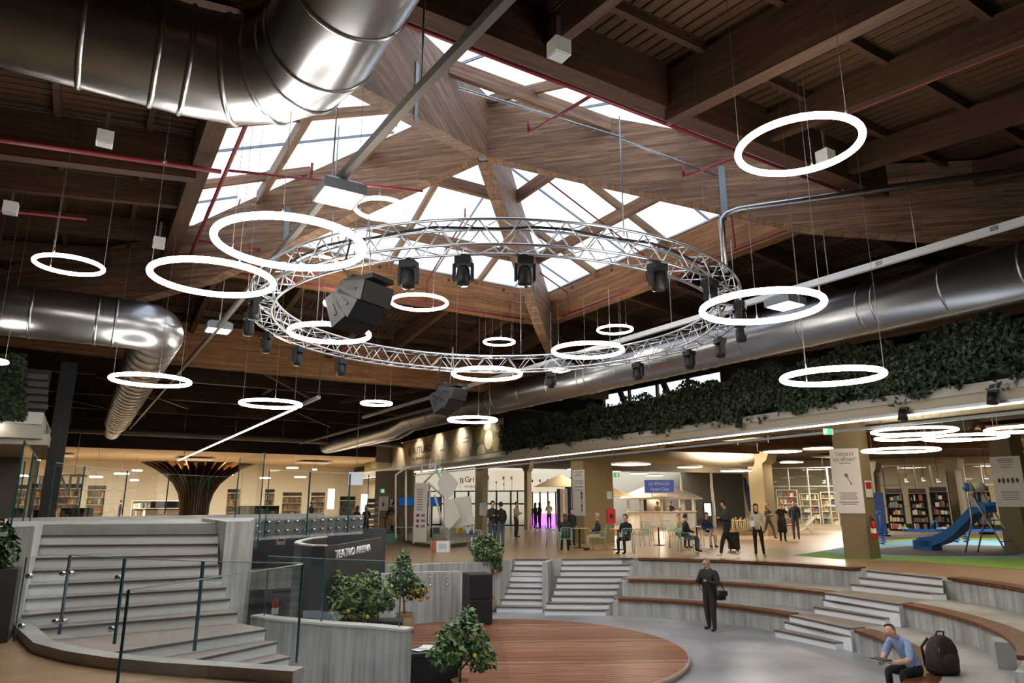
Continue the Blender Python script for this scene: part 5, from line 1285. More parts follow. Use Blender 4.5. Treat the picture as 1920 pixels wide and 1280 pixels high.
# exit signs and fire boxes
def px_box(name, label, cat, x0, y0, x1, y1, dd, dep, m, group=None):
    p, q = atd(x0, y1, dd), atd(x1, y0, dd); c_ = (p + q) / 2; w_ = Vector((q.x - p.x, q.y - p.y, 0)).length
    th = thing(name, label, cat, c_, group); MB().box(c_, (w_, dep, abs(q.z - p.z)), rz=-YAW * .9).build('panel', m, th); return th, c_, w_
EXG = emis('exit_sign_glow', (70, 190, 130), 1.2)
for (x, y, dd, lb) in ((1553, 809, 20, 'green exit sign left of the poster column'), (717, 920, 36, 'green exit sign beside the white square panel'), (824, 884, 40, 'small green exit sign above the sculpture'), (1156, 890, 40, 'small green exit sign right of the broad pillar')):
    th, c_, w_ = px_box('exit_sign', lb, 'sign', x - (9 if dd < 25 else 5), y - (6 if dd < 25 else 4), x + (9 if dd < 25 else 5), y + (6 if dd < 25 else 4), dd, .06, WHITEP)
    nrm = Vector((-math.sin(YAW * .9), -math.cos(YAW * .9), 0)); MB().box(c_ + nrm * .04 + Vector((.02, 0, 0)), (w_ * .45, .02, .16), rz=-YAW * .9).build('pictogram', EXG, th)
    for s_ in (-.12, .12): MB().tube([c_ + Vector((s_ * .85, -s_ * .52, .08)), (c_.x + s_ * .85, c_.y - s_ * .52, 4.32)], .008, 5).build('rod', STEEL2, th)
for (x0, y0, x1, y1, dd, lb) in ((1138, 954, 1153, 980, 29.2, 'red fire hose box on the broad beige pillar'), (987, 953, 997, 967, 48, 'red fire hose box on the slim beige column')):
    th, c_, w_ = px_box('fire_hose_box', lb, 'fire box', x0, y0, x1, y1, dd, .2, SIGNR)
    nrm = Vector((-math.sin(YAW * .9), -math.cos(YAW * .9), 0)); MB().box(c_ + nrm * .11, (w_ * .4, .02, w_ * .5), rz=-YAW * .9).build('window_pane', BLACK, th)
th, c_, w_ = px_box('white_screen', 'plain white square panel hanging by the doorway', 'panel', 653, 885, 681, 909, 30, .05, mat('panel_white', (226, 228, 240), .6, emit=(226, 228, 240), es=.25))
MB().tube([c_ + Vector((0, 0, .3)), (c_.x, c_.y, 6)], .012, 5).build('wire', STEEL2, th)
# warm flat fill lamps added to brighten the shop areas
def fill_lamp(x, y, z, e, sx, label, sy=None, col=(1, .93, .82)):
    th = thing('fill_lamp_panel', label, 'lamp', (x, y, z), 'added fill lamps of the shops')
    MB().box((x, y, z), (sx, sy or sx, .06)).build('housing', WHITEP, th)
    L = bpy.data.lights.new('fill_light', 'AREA'); L.energy = e; L.size = sx * .9; L.shape = 'RECTANGLE'; L.size_y = (sy or sx) * .9; L.color = col
    lo = bpy.data.objects.new('fill_light', L); COL.objects.link(lo); lo.location = (x, y, z - .04); lo.parent = th; lo.matrix_parent_inverse = Matrix.Translation((-x, -y, -z))
for i, (x, y, z, e, s_, lb) in enumerate(((-2, 57, 4.85, 700, 2.5, 'added flat fill lamp over the left bookshop shelves'), (7, 57, 4.85, 700, 2.5, 'added flat fill lamp over the middle of the bookshop'), (16, 57, 4.85, 700, 2.5, 'added flat fill lamp over the right of the bookshop'), (23, 36, 4.9, 480, 2.5, 'added flat fill lamp before the agriculture shop'), (31, 38, 4.9, 480, 2.5, 'added flat fill lamp behind the kiosk'), (28, 24, 4.9, 420, 2.2, 'added flat fill lamp over the cafe tables'), (38, 26, 4.9, 320, 2.5, 'added flat fill lamp before the glazed shops'), (46, 30, 4.9, 480, 2.5, 'added flat fill lamp inside the glazed shop'), (34, 14, 4.9, 420, 2.2, 'added flat fill lamp over the playground'), (52, 20, 4.9, 480, 2.5, 'added flat fill lamp inside the far right shop'))):
    fill_lamp(x, y, z, e, s_, lb)
# ------------------------------------------------------------------ props on stage
def sub_stack(label, p, rz, n=2, wd=.62, hh=.6, dp=.7):
    th = thing('stage_loudspeaker', label, 'loudspeaker', (0, 0, 0))
    for k in range(n):
        b = MB().box((0, 0, hh / 2 + k * (hh + .012)), (wd, dp, hh)); cab = b.build('cabinet', BLKG, th)
        MB().box((0, -dp / 2 - .012, hh / 2 + k * (hh + .012)), (wd * .94, .02, hh * .9)).build('front_grille', mat('black_grille', (22, 22, 25), .7, 0, (90, 90, 90), .5), cab)
        for s in (-1, 1):
            MB().box((s * (wd / 2 + .004), 0, hh * .6 + k * (hh + .012)), (.012, .16, .07)).build('side_handle', BLACK, cab)
            MB().box((s * .14, -dp / 2 - .024, hh * .78 + k * (hh + .012)), (.09, .012, .045)).build('front_handle', BLACK, cab)
    for a in (-1, 1):
        for c_ in (-1, 1): MB().tube([(a * wd * .4, c_ * dp * .4, 0), (a * wd * .4, c_ * dp * .4, -.02)], .03, 8).build('foot', BLACK, th)
    th.location = p; th.rotation_euler = (0, 0, rz); return th
ps = atz(893, 1170, SZ); sub_stack('stacked black stage loudspeakers in front of the concrete wall', Vector((ps.x + .1, ps.y + .15, SZ + .02)), R(-12))
p2 = atz(812, 1296, SZ); s2 = sub_stack('black stage loudspeaker with white papers at the front of the stage', Vector((p2.x, p2.y + .1, SZ + .02)), R(-14), 1, .8, .62, .62)
zt2 = SZ + .02 + .62 + .01
for k, (dx, dy, a) in enumerate(((-.18, .02, .3), (.02, -.04, -.2), (-.05, .1, .8))):
    o = MB().box((0, 0, 0), (.3, .21, .004)).build('paper_sheet', WHITEP); o.location = (p2.x + dx, p2.y + .1 + dy, zt2 + .004 + .005 * k); o.rotation_euler = (0, 0, a)
    tag(o, ['white paper sheet, lowest of three on the front loudspeaker', 'white paper sheet, middle of three on the front loudspeaker', 'white paper sheet, topmost of three on the front loudspeaker'][k], 'paper', 'papers on the front loudspeaker')

# ------------------------------------------------------------------ plants
def foliage(c, rx, ry, rz_, n, size, rnd_, m, parent, name='foliage', low=.0, shape=1.0):
    sp_ = []
    for i in range(n):
        while True:
            v = Vector((rnd_.uniform(-1, 1), rnd_.uniform(-1, 1), rnd_.uniform(-1, 1)))
            if v.length < 1: break
        v = v.normalized() * (v.length ** .45)
        lump = 1 + .18 * math.sin(5 * v.x + 3 * v.z) + .12 * math.sin(7 * v.y - 4 * v.z)
        sp_.append((Vector(c) + Vector((v.x * rx * lump, v.y * ry * lump, v.z * rz_ * lump)), v + Vector((0, 0, .5))))
    o = leaf_mesh(sp_, size, rnd_, L=1.15).build(name, m, parent); o['kind'] = 'stuff'; return o
BURLAP = mat('burlap', (158, 132, 98), .95, 0, (40, 40, 40), .25, .4)
ORANGE = mat('orange_fruit', (222, 122, 30), .5); LEMON = mat('lemon_fruit', (206, 190, 60), .5)
def citrus(label, base, h_trunk, lean, crowns, pot_r, fruits=(), pot=True, seed=1, fm=ORANGE, leafm=(LEAF2, LEAF3), size=.05):
    rn = random.Random(seed); th = thing('citrus_tree', label, 'plant', base)
    b_ = Vector(base)
    if pot:
        MB().lathe([(pot_r * .82, 0), (pot_r, pot_r * .5), (pot_r * .95, pot_r * 1.2), (pot_r * .7, pot_r * 1.55), (pot_r * .88, pot_r * 1.75), (pot_r * .8, pot_r * 1.72), (pot_r * .6, pot_r * 1.5)], b_, 20).build('burlap_pot', BURLAP, th)
        zb = pot_r * 1.4
    else: zb = 0
    top = b_ + Vector((lean[0], lean[1], zb + h_trunk))
    MB().tube([b_ + Vector((0, 0, zb)), b_ + Vector((lean[0] * .3, lean[1] * .3, zb + h_trunk * .5)), top], [.026, .022, .016], 7).build('trunk', BARK, th)
    for (c_, r_, n) in crowns:
        cc = b_ + Vector(c_)
        MB().tube([top - Vector((0, 0, .1)), (top + cc) / 2 + Vector((0, 0, .05)), cc + Vector((0, 0, r_[2] * .5))], [.016, .012, .006], 6).build('branch', BARK, th)
        foliage(cc, r_[0], r_[1], r_[2], n, size, rn, leafm[0], th)
        foliage(cc + Vector((-.03, -.03, .03)), r_[0] * 1.02, r_[1] * 1.02, r_[2] * 1.02, n // 3, size, rn, leafm[1], th, 'young_leaves')
    for f in fruits: MB().ball(b_ + Vector(f), .034, 10, 7).build('fruit', fm, th)
    return th
pb = atz(862, 1312, SZ)
citrus('citrus bush with lemons in front of the stage loudspeaker, nearest plant', pb, .3, (.0, 0), [((-.22, 0, .74), (.28, .3, .24), 360), ((.12, 0, .92), (.36, .34, .28), 480), ((.36, -.1, .62), (.24, .24, .22), 240), ((.2, .1, 1.2), (.15, .15, .2), 120), ((-.2, 0, 1.0), (.22, .2, .16), 150)], .17, [(-.2, -.25, .75), (.1, -.3, .7), (.2, -.2, .62)], True, 5, LEMON)
pk = atz(757, 1186, SZ)
def fr(seed, n, c_, r_):
    rn = random.Random(seed); return [(c_[0] + rn.uniform(-r_, r_), c_[1] - r_ * .8 + rn.uniform(-.1, .1), c_[2] + rn.uniform(-r_ * .7, r_ * .7)) for _ in range(n)]
citrus('kumquat tree with orange fruits in a burlap pot before the concrete wall', pk, .55, (-.05, 0), [((-.08, 0, 1.32), (.32, .32, .38), 520), ((.28, 0, 1.0), (.28, .26, .26), 340), ((-.28, .05, .98), (.22, .22, .2), 220), ((-.05, 0, 1.72), (.16, .16, .2), 120)], .26, fr(2, 12, (.3, 0, .92), .26) + fr(3, 5, (-.1, 0, .9), .25), True, 8)
pt = atz(916, 1152, ZF); pt += Vector((.25, .5, 0))
citrus('orange tree behind the stacked loudspeakers', pt, 1.0, (0, 0), [((0, 0, 1.78), (.46, .46, .42), 800), ((.22, 0, 1.35), (.24, .24, .3), 260), ((-.3, 0, 1.9), (.28, .28, .26), 240)], .26, fr(4, 6, (.25, 0, 1.2), .2), True, 12)
psd = atd(648, 1172, 13.9); psd.z = -.42
shr = thing('citrus_shrub', 'wide light green citrus shrub in a black trough before the dark sign wall', 'plant', psd)
MB().box(psd + Vector((.1, 0, -.35)), (1.9, .5, .72), rz=-YAW + .1).build('trough', BLACK, shr)
rn = random.Random(21)
for (dx, dz, r_, n) in ((-.5, .45, .3, 330), (-.15, .52, .36, 420), (.25, .5, .36, 420), (.6, .45, .32, 340), (.45, .75, .2, 130), (-.3, .8, .18, 120), (.1, .25, .5, 300), (-.75, .3, .16, 90)):
    foliage(psd + Vector((dx * .85, -dx * .52, dz)), r_, r_ * .8, r_ * .9, n, .048, rn, LEAF3, shr); foliage(psd + Vector((dx * .85, -dx * .52, dz - .06)), r_ * .9, r_ * .7, r_ * .8, n // 2, .048, rn, LEAF2, shr, 'inner_leaves')
for k in range(6): MB().tube([psd + Vector((-.4 + .18 * k, .2 - .1 * k, 0)), psd + Vector((-.45 + .2 * k, .22 - .12 * k, .6))], .012, 6).build('stem', BARK, shr)
for (dx, dz) in ((-.2, .18), (.45, .12), (.1, .22)): MB().ball(psd + Vector((dx * .85 - .15, -dx * .52 - .25, dz)), .04, 10, 7).build('fruit', LEMON, shr)
pl = atz(-4, 1204, 0)
plt = thing('planter', 'tall dark brown planter with a palm at the left picture edge', 'planter', pl)
MB().prism([(pl.x - .5, pl.y - .3), (pl.x + .1, pl.y - .1), (pl.x + .12, pl.y + .3), (pl.x - .5, pl.y + .3)], .0, .9).build('box', mat('planter_brown', (52, 44, 42), .6), plt)
foliage(pl + Vector((-.12, .1, 1.15)), .2, .2, .3, 220, .06, rn, LEAF2, plt)

# ------------------------------------------------------------------ cafe chairs and tables
TEAL = mat('pale_teal_metal', (138, 178, 170), .4, .1)
def chair_proto():
    th = thing('cafe_chair', 'x', 'chair', (0, 0, 0), 'pale teal metal cafe chairs')
    for sx_ in (-1, 1):
        MB().tube([(sx_ * .24, .2, 0), (sx_ * .21, .19, .44), (sx_ * .24, .22, .62), (sx_ * .25, .12, .66), (sx_ * .25, -.16, .66)], .012, 6).build('arm_leg', TEAL, th)
        MB().tube([(sx_ * .22, -.24, 0), (sx_ * .2, -.2, .44), (sx_ * .2, -.27, .82)], .012, 6).build('back_leg', TEAL, th)
    MB().tube([(-.2, -.27, .82), (-.1, -.285, .85), (.1, -.285, .85), (.2, -.27, .82)], .012, 6).build('top_rail', TEAL, th)
    for i in range(7): x = -.15 + .05 * i; MB().tube([(x, -.21, .46), (x * 1.05, -.28, .84)], .006, 5).build('back_rod', TEAL, th)
    MB().box((0, 0, .45), (.42, .42, .016)).build('seat', TEAL, th)
    return th
cp = chair_proto(); cfirst = True
def face_dir(dx, dy=0):
    """world heading for a picture direction: dx>0 right, dy>0 away"""
    v = _rt * dx + Vector((math.sin(YAW), math.cos(YAW), 0)) * dy; return math.atan2(v.y, v.x) - PI / 2
chairs = [(1061, 1034, 0, 1, 'teal cafe chair with a woman seated, seen from behind'), (1123, 1031, -1, 0, 'teal cafe chair of the white-haired man'), (1176, 1037, 0, 1, 'teal cafe chair in front of the man in black'), (1204, 1024, -1, -.3, 'empty teal cafe chair left of the round table'), (1214, 1014, 0, -1, 'empty teal cafe chair behind the round table'), (1266, 1027, -1, .2, 'empty teal cafe chair right of the round table'), (1287, 1034, 1, 0, 'teal cafe chair of the man in the black sweater'), (1327, 1025, -1, 0, 'teal cafe chair of the seated woman in blue'), (1036, 1026, 1, 0, 'empty teal cafe chair at the left cafe table'), (1255, 1010, 0, -1, 'small empty teal cafe chair near the kiosk')]
cpos = []
for (x, y, dx, dy, lb) in chairs:
    p = atz(x, y, 0); cpos.append(p)
    if cfirst: cp.location = p; cp.rotation_euler = (0, 0, face_dir(dx, dy)); cp['label'] = lb; cfirst = False
    else: copy_tree(cp, p, face_dir(dx, dy), lb)
def table(x, y, lb, top=(176, 150, 110)):
    p = atz(x, y, 0); th = thing('cafe_table', lb, 'table', p, 'round cafe tables')
    MB().lathe([(.36, .725), (.36, .75)], p, 28).build('table_top', mat('table_top_%d' % top[0], top, .4), th)
    MB().tube([p + Vector((0, 0, .02)), p + Vector((0, 0, .73))], .03, 8).build('stem', DARKM, th)
    MB().lathe([(.24, 0), (.24, .015), (.05, .03)], p, 20).build('foot', DARKM, th)
table(1236, 1022, 'empty round cafe table on a dark stem in front of the kiosk', (190, 186, 170)); table(1087, 1027, 'cafe table between the seated group by the broad pillar'); table(1308, 1022, 'cafe table of the group in front of the kiosk', (206, 200, 186)); table(1160, 1030, 'cafe table of the man in black', (210, 160, 96))
# suitcase
p = atz(1377, 1032, 0); sc_ = thing('suitcase', 'small black wheeled suitcase behind the walking man', 'suitcase', p)
MB().box(p + Vector((0, 0, .36)), (.36, .24, .6), rz=-YAW).build('shell', BLACK, sc_)
for s in (-.13, .13): MB().ball(p + Vector((s, -s * .5, .03)), .03, 8, 5).build('wheel', DARKM, sc_)
MB().tube([p + Vector((-.1, .06, .66)), p + Vector((-.1, .06, .92)), p + Vector((.1, -.06, .92)), p + Vector((.1, -.06, .66))], .012, 6).build('handle', SGREY, sc_)

# ------------------------------------------------------------------ kiosk
K = atz(1250, 990, 0); K.y += 1.2; K.x += .7
ks = thing('kiosk', 'round whitewashed beach kiosk with layered thatch roof', 'kiosk', K)
KW = mat('whitewash', (228, 222, 208), .7, 0, (6, 6, 1), .12); THATCH = mat('pale_thatch', (206, 192, 166), .9, 0, (3, 3, 16), .2)
KR = 2.35; zr_k = 2.05
for k in range(10):
    a0, a1 = 2 * PI * k / 10 + .2, 2 * PI * (k + 1) / 10 + .2
    q0, q1 = K + Vector((KR * math.cos(a0), KR * math.sin(a0), 0)), K + Vector((KR * math.cos(a1), KR * math.sin(a1), 0))
    MB().wallstrip([q0.to_2d(), q1.to_2d()], 0, 1.05, .06, side=1).build('counter_panel', KW, ks)
    MB().bar(q0 + Vector((0, 0, 1.09)), q1 + Vector((0, 0, 1.09)), .3, .06).build('counter_top', KW, ks)
    MB().tube([q0, q0 + Vector((0, 0, zr_k + .1))], .075, 8).build('post', KW, ks)
for j, (r0, r1, z0, z1) in enumerate(((2.85, 2.1, 2.0, 2.35), (2.25, 1.45, 2.28, 2.62), (1.6, .6, 2.56, 2.95))):
    MB().lathe([(r0, z0 - .1), (r0 + .02, z0), (r1, z1), (r1 - .1, z1 - .02), (r0 - .1, z0 - .1)], K, 32, smooth=False, cap=False).build('thatch_layer', THATCH, ks)
MB().lathe([(.62, 2.9), (.3, 3.05), (.05, 3.1)], K, 16).build('roof_cap', THATCH, ks)
MB().lathe([(2.6, 2.0), (2.6, 2.04)], K, 24).build('ceiling', KW, ks)
MB().box(K + Vector((0, .6, 1.5)), (1.8, .3, .8)).build('back_bar', mat('bar_dark', (70, 56, 44), .6), ks)
for i in range(9): MB().tube([K + Vector((-1.5 + .35 * i, -1.2 + .2 * (i % 3), 1.12)), K + Vector((-1.5 + .35 * i, -1.2 + .2 * (i % 3), 1.38))], .05, 8).build('bottle', GOODS[i % 8], ks)
L = bpy.data.lights.new('kiosk_lamp', 'POINT'); L.energy = 120; L.color = (1, .85, .62); L.shadow_soft_size = .2; lo = bpy.data.objects.new('kiosk_lamp', L); COL.objects.link(lo); lo.location = K + Vector((0, 0, 1.9)); lo.parent = ks; lo.matrix_parent_inverse = Matrix.Translation(-K)
sn = (EYE - K); sn.z = 0; sn.normalize(); sxd = Vector((-sn.y, sn.x, 0))
sgn_ = thing('kiosk_sign', 'blue kiosk sign reading LA SPIAGGIA Fantini Club', 'sign', K + sn * 2.6 + Vector((0, 0, 2.2)))
def sgp(x, y): return onplane(x, y, K + sn * 2.62, sn)
s0, s1 = sgp(1210, 923), sgp(1263, 900); sc0 = (s0 + s1) / 2
sw_, sh_ = abs((s1 - s0).dot(sxd)), s1.z - s0.z
rzs = math.atan2(sxd.y, sxd.x)
MB().box(sc0, (sw_ * 1.06, .08, sh_ * 1.12), rz=rzs).build('frame', WHITEP, sgn_)
MB().box(sc0 + sn * .045, (sw_, .02, sh_), rz=rzs).build('face', mat('sign_blue', (62, 84, 160), .5, emit=(62, 84, 160), es=.25), sgn_)
text('LA SPIAGGIA', sh_ * .38, sc0 + sn * .06 + Vector((0, 0, sh_ * .22)), sxd, LW, sgn_, ext=.004, sx=.82)
text('Fantini Club', sh_ * .38, sc0 + sn * .06 - Vector((0, 0, sh_ * .24)), sxd, LW, sgn_, ext=.004, sx=.82)
for s in (-.5, .5): MB().bar(sc0 + sxd * s - Vector((0, 0, sh_ * .5)), sc0 + sxd * s - Vector((0, 0, sh_ * .5 + .3)), .06, .06).build('support', WHITEP, sgn_)
for (x, lb) in ((1283, 'tall rough white pole in front of the kiosk'), (1340, 'tall rough white pole right of the kiosk')):
    p = atz(x, 990, 0); ztp = zat(x, 885, p); o = thing('rustic_pole', lb, 'pole', p)
    MB().tube([p, p + Vector((.05, 0, ztp * .4)), p + Vector((-.04, 0, ztp * .75)), p + Vector((0, 0, ztp))], [.12, .1, .09, .08], 8).build('trunk', KW, o); MB().lathe([(.2, 0), (.2, .05)], p, 12).build('base_plate', SGREY, o)
# fence, flag, screen, umbrella, deck chairs near the kiosk
p0, p1 = atz(1374, 1003, 0), atz(1410, 1003, 0); fn = thing('picket_fence', 'low rustic wooden fence left of the women', 'fence', p0)
for i in range(11): q = lerp(p0, p1, i / 10); MB().tube([q, q + Vector((.02 * (-1) ** i, 0, .82 + .06 * (i % 3)))], .03, 6).build('picket', mat('driftwood', (170, 150, 116), .9), fn)
for z in (.3, .75): MB().tube([p0 + Vector((0, 0, z)), p1 + Vector((0, 0, z))], .025, 6).build('rail', mat('driftwood', (170, 150, 116), .9), fn)
p = atz(1408, 996, 0); fg = thing('feather_flag', 'navy feather flag leaning beside the bracketed column', 'flag', p)
fpx = [(1393, 893), (1399, 897), (1404, 915), (1409, 935), (1411, 955), (1405, 960), (1400, 940), (1395, 915)]
dd = math.hypot(p.x, p.y); fv = [atd(x, y, dd) for x, y in fpx]; nn_ = len(fv); fv2 = [v + Vector((.05, .05, 0)) for v in fv]
MB().add(fv + fv2, [tuple(range(nn_)), tuple(range(2 * nn_ - 1, nn_ - 1, -1))] + [((i + 1) % nn_, i, nn_ + i, nn_ + (i + 1) % nn_) for i in range(nn_)]).build('flag_cloth', mat('navy_cloth', (28, 36, 78), .8), fg)
MB().tube([p, atd(1411, 955, dd), atd(1404, 912, dd), atd(1393, 892, dd)], .025, 6).build('flag_pole', DARKM, fg); MB().lathe([(.25, 0), (.25, .06)], p, 12).build('base_plate', DARKM, fg)
p = atz(1327, 990, 0); dd = math.hypot(p.x, p.y); scr = thing('menu_screen', 'bright upright menu screen right of the kiosk', 'screen', p)
pa_, pb_ = atd(1320, 968, dd), atd(1333, 942, dd); c_ = (pa_ + pb_) / 2; ww = Vector(((pb_ - pa_).x, (pb_ - pa_).y, 0)).length
MB().box(c_, (ww * 1.1, .1, abs(pb_.z - pa_.z) * 1.06), rz=-YAW).build('housing', BLACK, scr); MB().box(c_ + Vector((-.04, -.06, 0)), (ww * .86, .02, abs(pb_.z - pa_.z) * .9), rz=-YAW).build('display', emis('screen_glow', (220, 226, 240), .9), scr); MB().bar(p, Vector((p.x, p.y, pa_.z)), .2, .1).build('stand', BLACK, scr)
p = atz(1150, 995, 0); um_ = thing('parasol', 'cream parasol left of the kiosk behind the broad pillar', 'parasol', p)
MB().lathe([(1.3, 2.05), (.7, 2.35), (.05, 2.6)], p, 8, smooth=False, cap=False).build('canopy', mat('awning_cream', (232, 206, 160), .7), um_); MB().tube([p, p + Vector((0, 0, 2.55))], .03, 8).build('pole', WHITEP, um_); MB().lathe([(.3, 0), (.3, .08)], p, 12).build('base', GREYP, um_)
CANV = mat('white_canvas', (226, 216, 194), .8)
def deck_chair(x, y, lb):
    p = atz(x, y, 0); th = thing('deck_chair', lb, 'deck chair', p); e = _rt; n = Vector((_rt.y, -_rt.x, 0)) * .5
    for s in (0, 1):
        o_ = p - n * s
        MB().bar(o_ - e * .55 + Vector((0, 0, .06)), o_ + e * .55 + Vector((0, 0, .98)), .05, .05).build('long_rail', CANV, th); MB().bar(o_ + e * .5 + Vector((0, 0, 0)), o_ - e * .25 + Vector((0, 0, .55)), .05, .05).build('cross_leg', CANV, th)
    v = [p - e * .5 + Vector((0, 0, .14)), p - e * .5 - n + Vector((0, 0, .14)), p + e * .5 - n + Vector((0, 0, .94)), p + e * .5 + Vector((0, 0, .94)), p - e * .1 + Vector((0, 0, .34)), p - e * .1 - n + Vector((0, 0, .34))]
    MB().add(v, [(0, 1, 5, 4), (4, 5, 2, 3)]).build('canvas', CANV, th)
deck_chair(1517, 1002, 'white deck chair behind the man in the dark sweater')
# ------------------------------------------------------------------ playground
pf = room('floor_playground', 'coloured rubber playground floor')
def patch(pxs, z, m): 
    v = [atz(x, y, 0) for x, y in pxs]; n = len(v); MB().prism([(q.x, q.y) for q in v], .001, z).build('rubber_patch', m, pf)
GRN, BLU, GRY = mat('rubber_green', (122, 168, 70), .9, 0, (30, 30, 30), .1), mat('rubber_blue', (122, 164, 190), .9, 0, (30, 30, 30), .1), mat('rubber_grey', (92, 86, 82), .9, 0, (30, 30, 30), .12)
patch([(1487, 1041), (1560, 1047), (1600, 1049.5), (1700, 1051), (1800, 1058), (1900, 1066), (1990, 1076), (1990, 1008), (1850, 1008), (1700, 1010), (1600, 1022), (1540, 1033)], .006, GRN)
patch([(1535, 1034), (1590, 1040), (1655, 1043.5), (1720, 1045), (1800, 1046), (1990, 1047), (1990, 1012), (1850, 1013), (1700, 1014), (1620, 1022)], .010, BLU)
patch([(1630, 1036), (1660, 1040), (1730, 1042.5), (1800, 1043), (1880, 1042), (1940, 1038), (1950, 1030), (1900, 1024), (1800, 1022), (1700, 1024), (1645, 1029)], .014, GRY)
patch([(1620, 1010), (1680, 1010), (1790, 1006), (1790, 1001), (1680, 1002), (1620, 1004)], .012, GRY)
A_ = atz(1728, 1031, 0); B2 = atz(1812, 1037, 0)
pn = Vector(((B2 - A_).y, -(B2 - A_).x, 0)).normalized()
if pn.dot(EYE - A_) < 0: pn = -pn
def slp(x, y, back=0): return onplane(x, y, A_, pn) - pn * back
sl = thing('playground_slide', 'blue children slide with steel ladder on the rubber floor', 'slide', A_)
SLB = mat('slide_blue', (34, 104, 186), .35)
pth = [(1711, 1015), (1722, 1007), (1745, 1005), (1762, 999), (1784, 984), (1806, 962), (1822, 944), (1832, 940), (1846, 941)]
wd_ = .55; b = MB(); vs = []; fs = []
for i, (x, y) in enumerate(pth):
    t0 = slp(x, y); drop = Vector((0, 0, -.22)); low = Vector((0, 0, -.34))
    vs += [t0, t0 + drop * .55 - pn * .05, t0 + drop * .55 - pn * (wd_ - .05), t0 - pn * wd_, t0 + low - pn * wd_, t0 + low]
for i in range(len(pth) - 1):
    for j in range(6): fs.append((i * 6 + j, i * 6 + (j + 1) % 6, (i + 1) * 6 + (j + 1) % 6, (i + 1) * 6 + j))
n_ = len(pth) - 1; fs += [tuple(range(6))[::-1], tuple(n_ * 6 + j for j in range(6))]
MB().add(vs, fs, 0, False).build('chute', SLB, sl)
q0, q1 = slp(1711, 1016), slp(1744, 1008); bb = [slp(1711, 1013), slp(1744, 1008)]
MB().prism([(bb[0].x, bb[0].y), (bb[1].x, bb[1].y), ((bb[1] - pn * wd_).x, (bb[1] - pn * wd_).y), ((bb[0] - pn * wd_).x, (bb[0] - pn * wd_).y)], .015, slp(1725, 1010).z - .05).build('chute_foot', SLB, sl)
PIPE = mat('brushed_pipe', (176, 172, 162), .35, .8)
for bk in (0, .62):
    MB().tube([slp(1810, 1036, bk) + Vector((0, 0, .0)), slp(1822, 978, bk), slp(1816, 925, bk)], .026, 8).build('leg', PIPE, sl)
    MB().tube([slp(1820, 925, bk), slp(1888, 1036, bk)], .026, 8).build('ladder_rail', PIPE, sl)
MB().tube([slp(1888, 1036, 0), slp(1888, 1037, .62)], .026, 8).build('ladder_foot', PIPE, sl)
for (x, y) in ((1876, 1015), (1862, 993), (1850, 975), (1840, 960)): MB().tube([slp(x, y, 0), slp(x, y, .62)], .018, 6).build('ladder_rung', PIPE, sl)
for bk in (-.02, .6):
    c_ = slp(1815, 913, bk); MB().tube([c_ + pn * .06, c_ - pn * .06], .17, 20).build('disc_rim', GREYP, sl); MB().tube([c_ + pn * .065, c_ + pn * .06], .145, 20).build('disc_face', SLB if bk < 0 else GREYP, sl)
    MB().add([slp(1815, 925, bk), slp(1822, 950, bk), slp(1837, 950, bk)], [(0, 1, 2)]).build('side_plate', GREYP, sl)
MB().add([slp(1818, 950, 0), slp(1840, 951, 0), slp(1840, 951, .62), slp(1818, 950, .62)], [(0, 1, 2, 3), (3, 2, 1, 0)]).build('platform', GREYP, sl)
def spring(th, p, r=.12, h=.4, turns=4):
    MB().tube([p + Vector((r * math.cos(t * .5), r * math.sin(t * .5), .03 + h * t / (turns * 12.6))) for t in range(int(turns * 12.6) + 1)], .022, 5).build('coil_spring', SLB, th)
p = atz(1656, 1021, 0); st_ = thing('spring_rider', 'small blue spring rider toy right of the poster column', 'play equipment', p); spring(st_, p); MB().tube([p + Vector((0, 0, .42)), p + Vector((.05, 0, .8)), p + Vector((-.05, 0, 1.25))], [.06, .05, .03], 8).build('neck', SLB, st_); MB().box(p + Vector((0, 0, .5)), (.5, .2, .05), rz=-YAW).build('seat', SLB, st_); MB().ball(p + Vector((-.06, 0, 1.3)), .09, 10, 6).build('head', SLB, st_)
p = atz(1795, 1017, 0); ss = thing('spring_seesaw', 'long blue spring seesaw behind the slide', 'play equipment', p)
for dx in (-.42, 0, .42): spring(ss, p + _rt * dx)
q0, q1 = p - _rt * 2.3 + Vector((0, 0, .52)), p + _rt * 2.3 + Vector((0, 0, .52)); MB().bar(q0, q1, .12, .1).build('beam', SLB, ss)
for q in (q0, p - _rt * .6 + Vector((0, 0, .52)), q1): MB().lathe([(.2, .05), (.2, .1), (.15, .12)], q, 16).build('seat', GREYP, ss)
for dx in (-.9, .6): MB().tube([p + _rt * (dx - .15) + Vector((0, 0, .55)), p + _rt * (dx - .12) + Vector((0, 0, .9)), p + _rt * (dx + .12) + Vector((0, 0, .9)), p + _rt * (dx + .15) + Vector((0, 0, .55))], .025, 6).build('handle', SLB, ss)
p = atz(1652, 1005, 0); bp_ = thing('info_board', 'blue printed info board behind the poster column', 'board', p); MB().box(p + Vector((0, 0, 1.1)), (.7, .06, 2.2), rz=-YAW).build('panel', mat('board_blue', (44, 60, 120), .6), bp_); MB().box(p + Vector((0, 0, .04)), (.8, .4, .08), rz=-YAW).build('foot', DARKM, bp_)
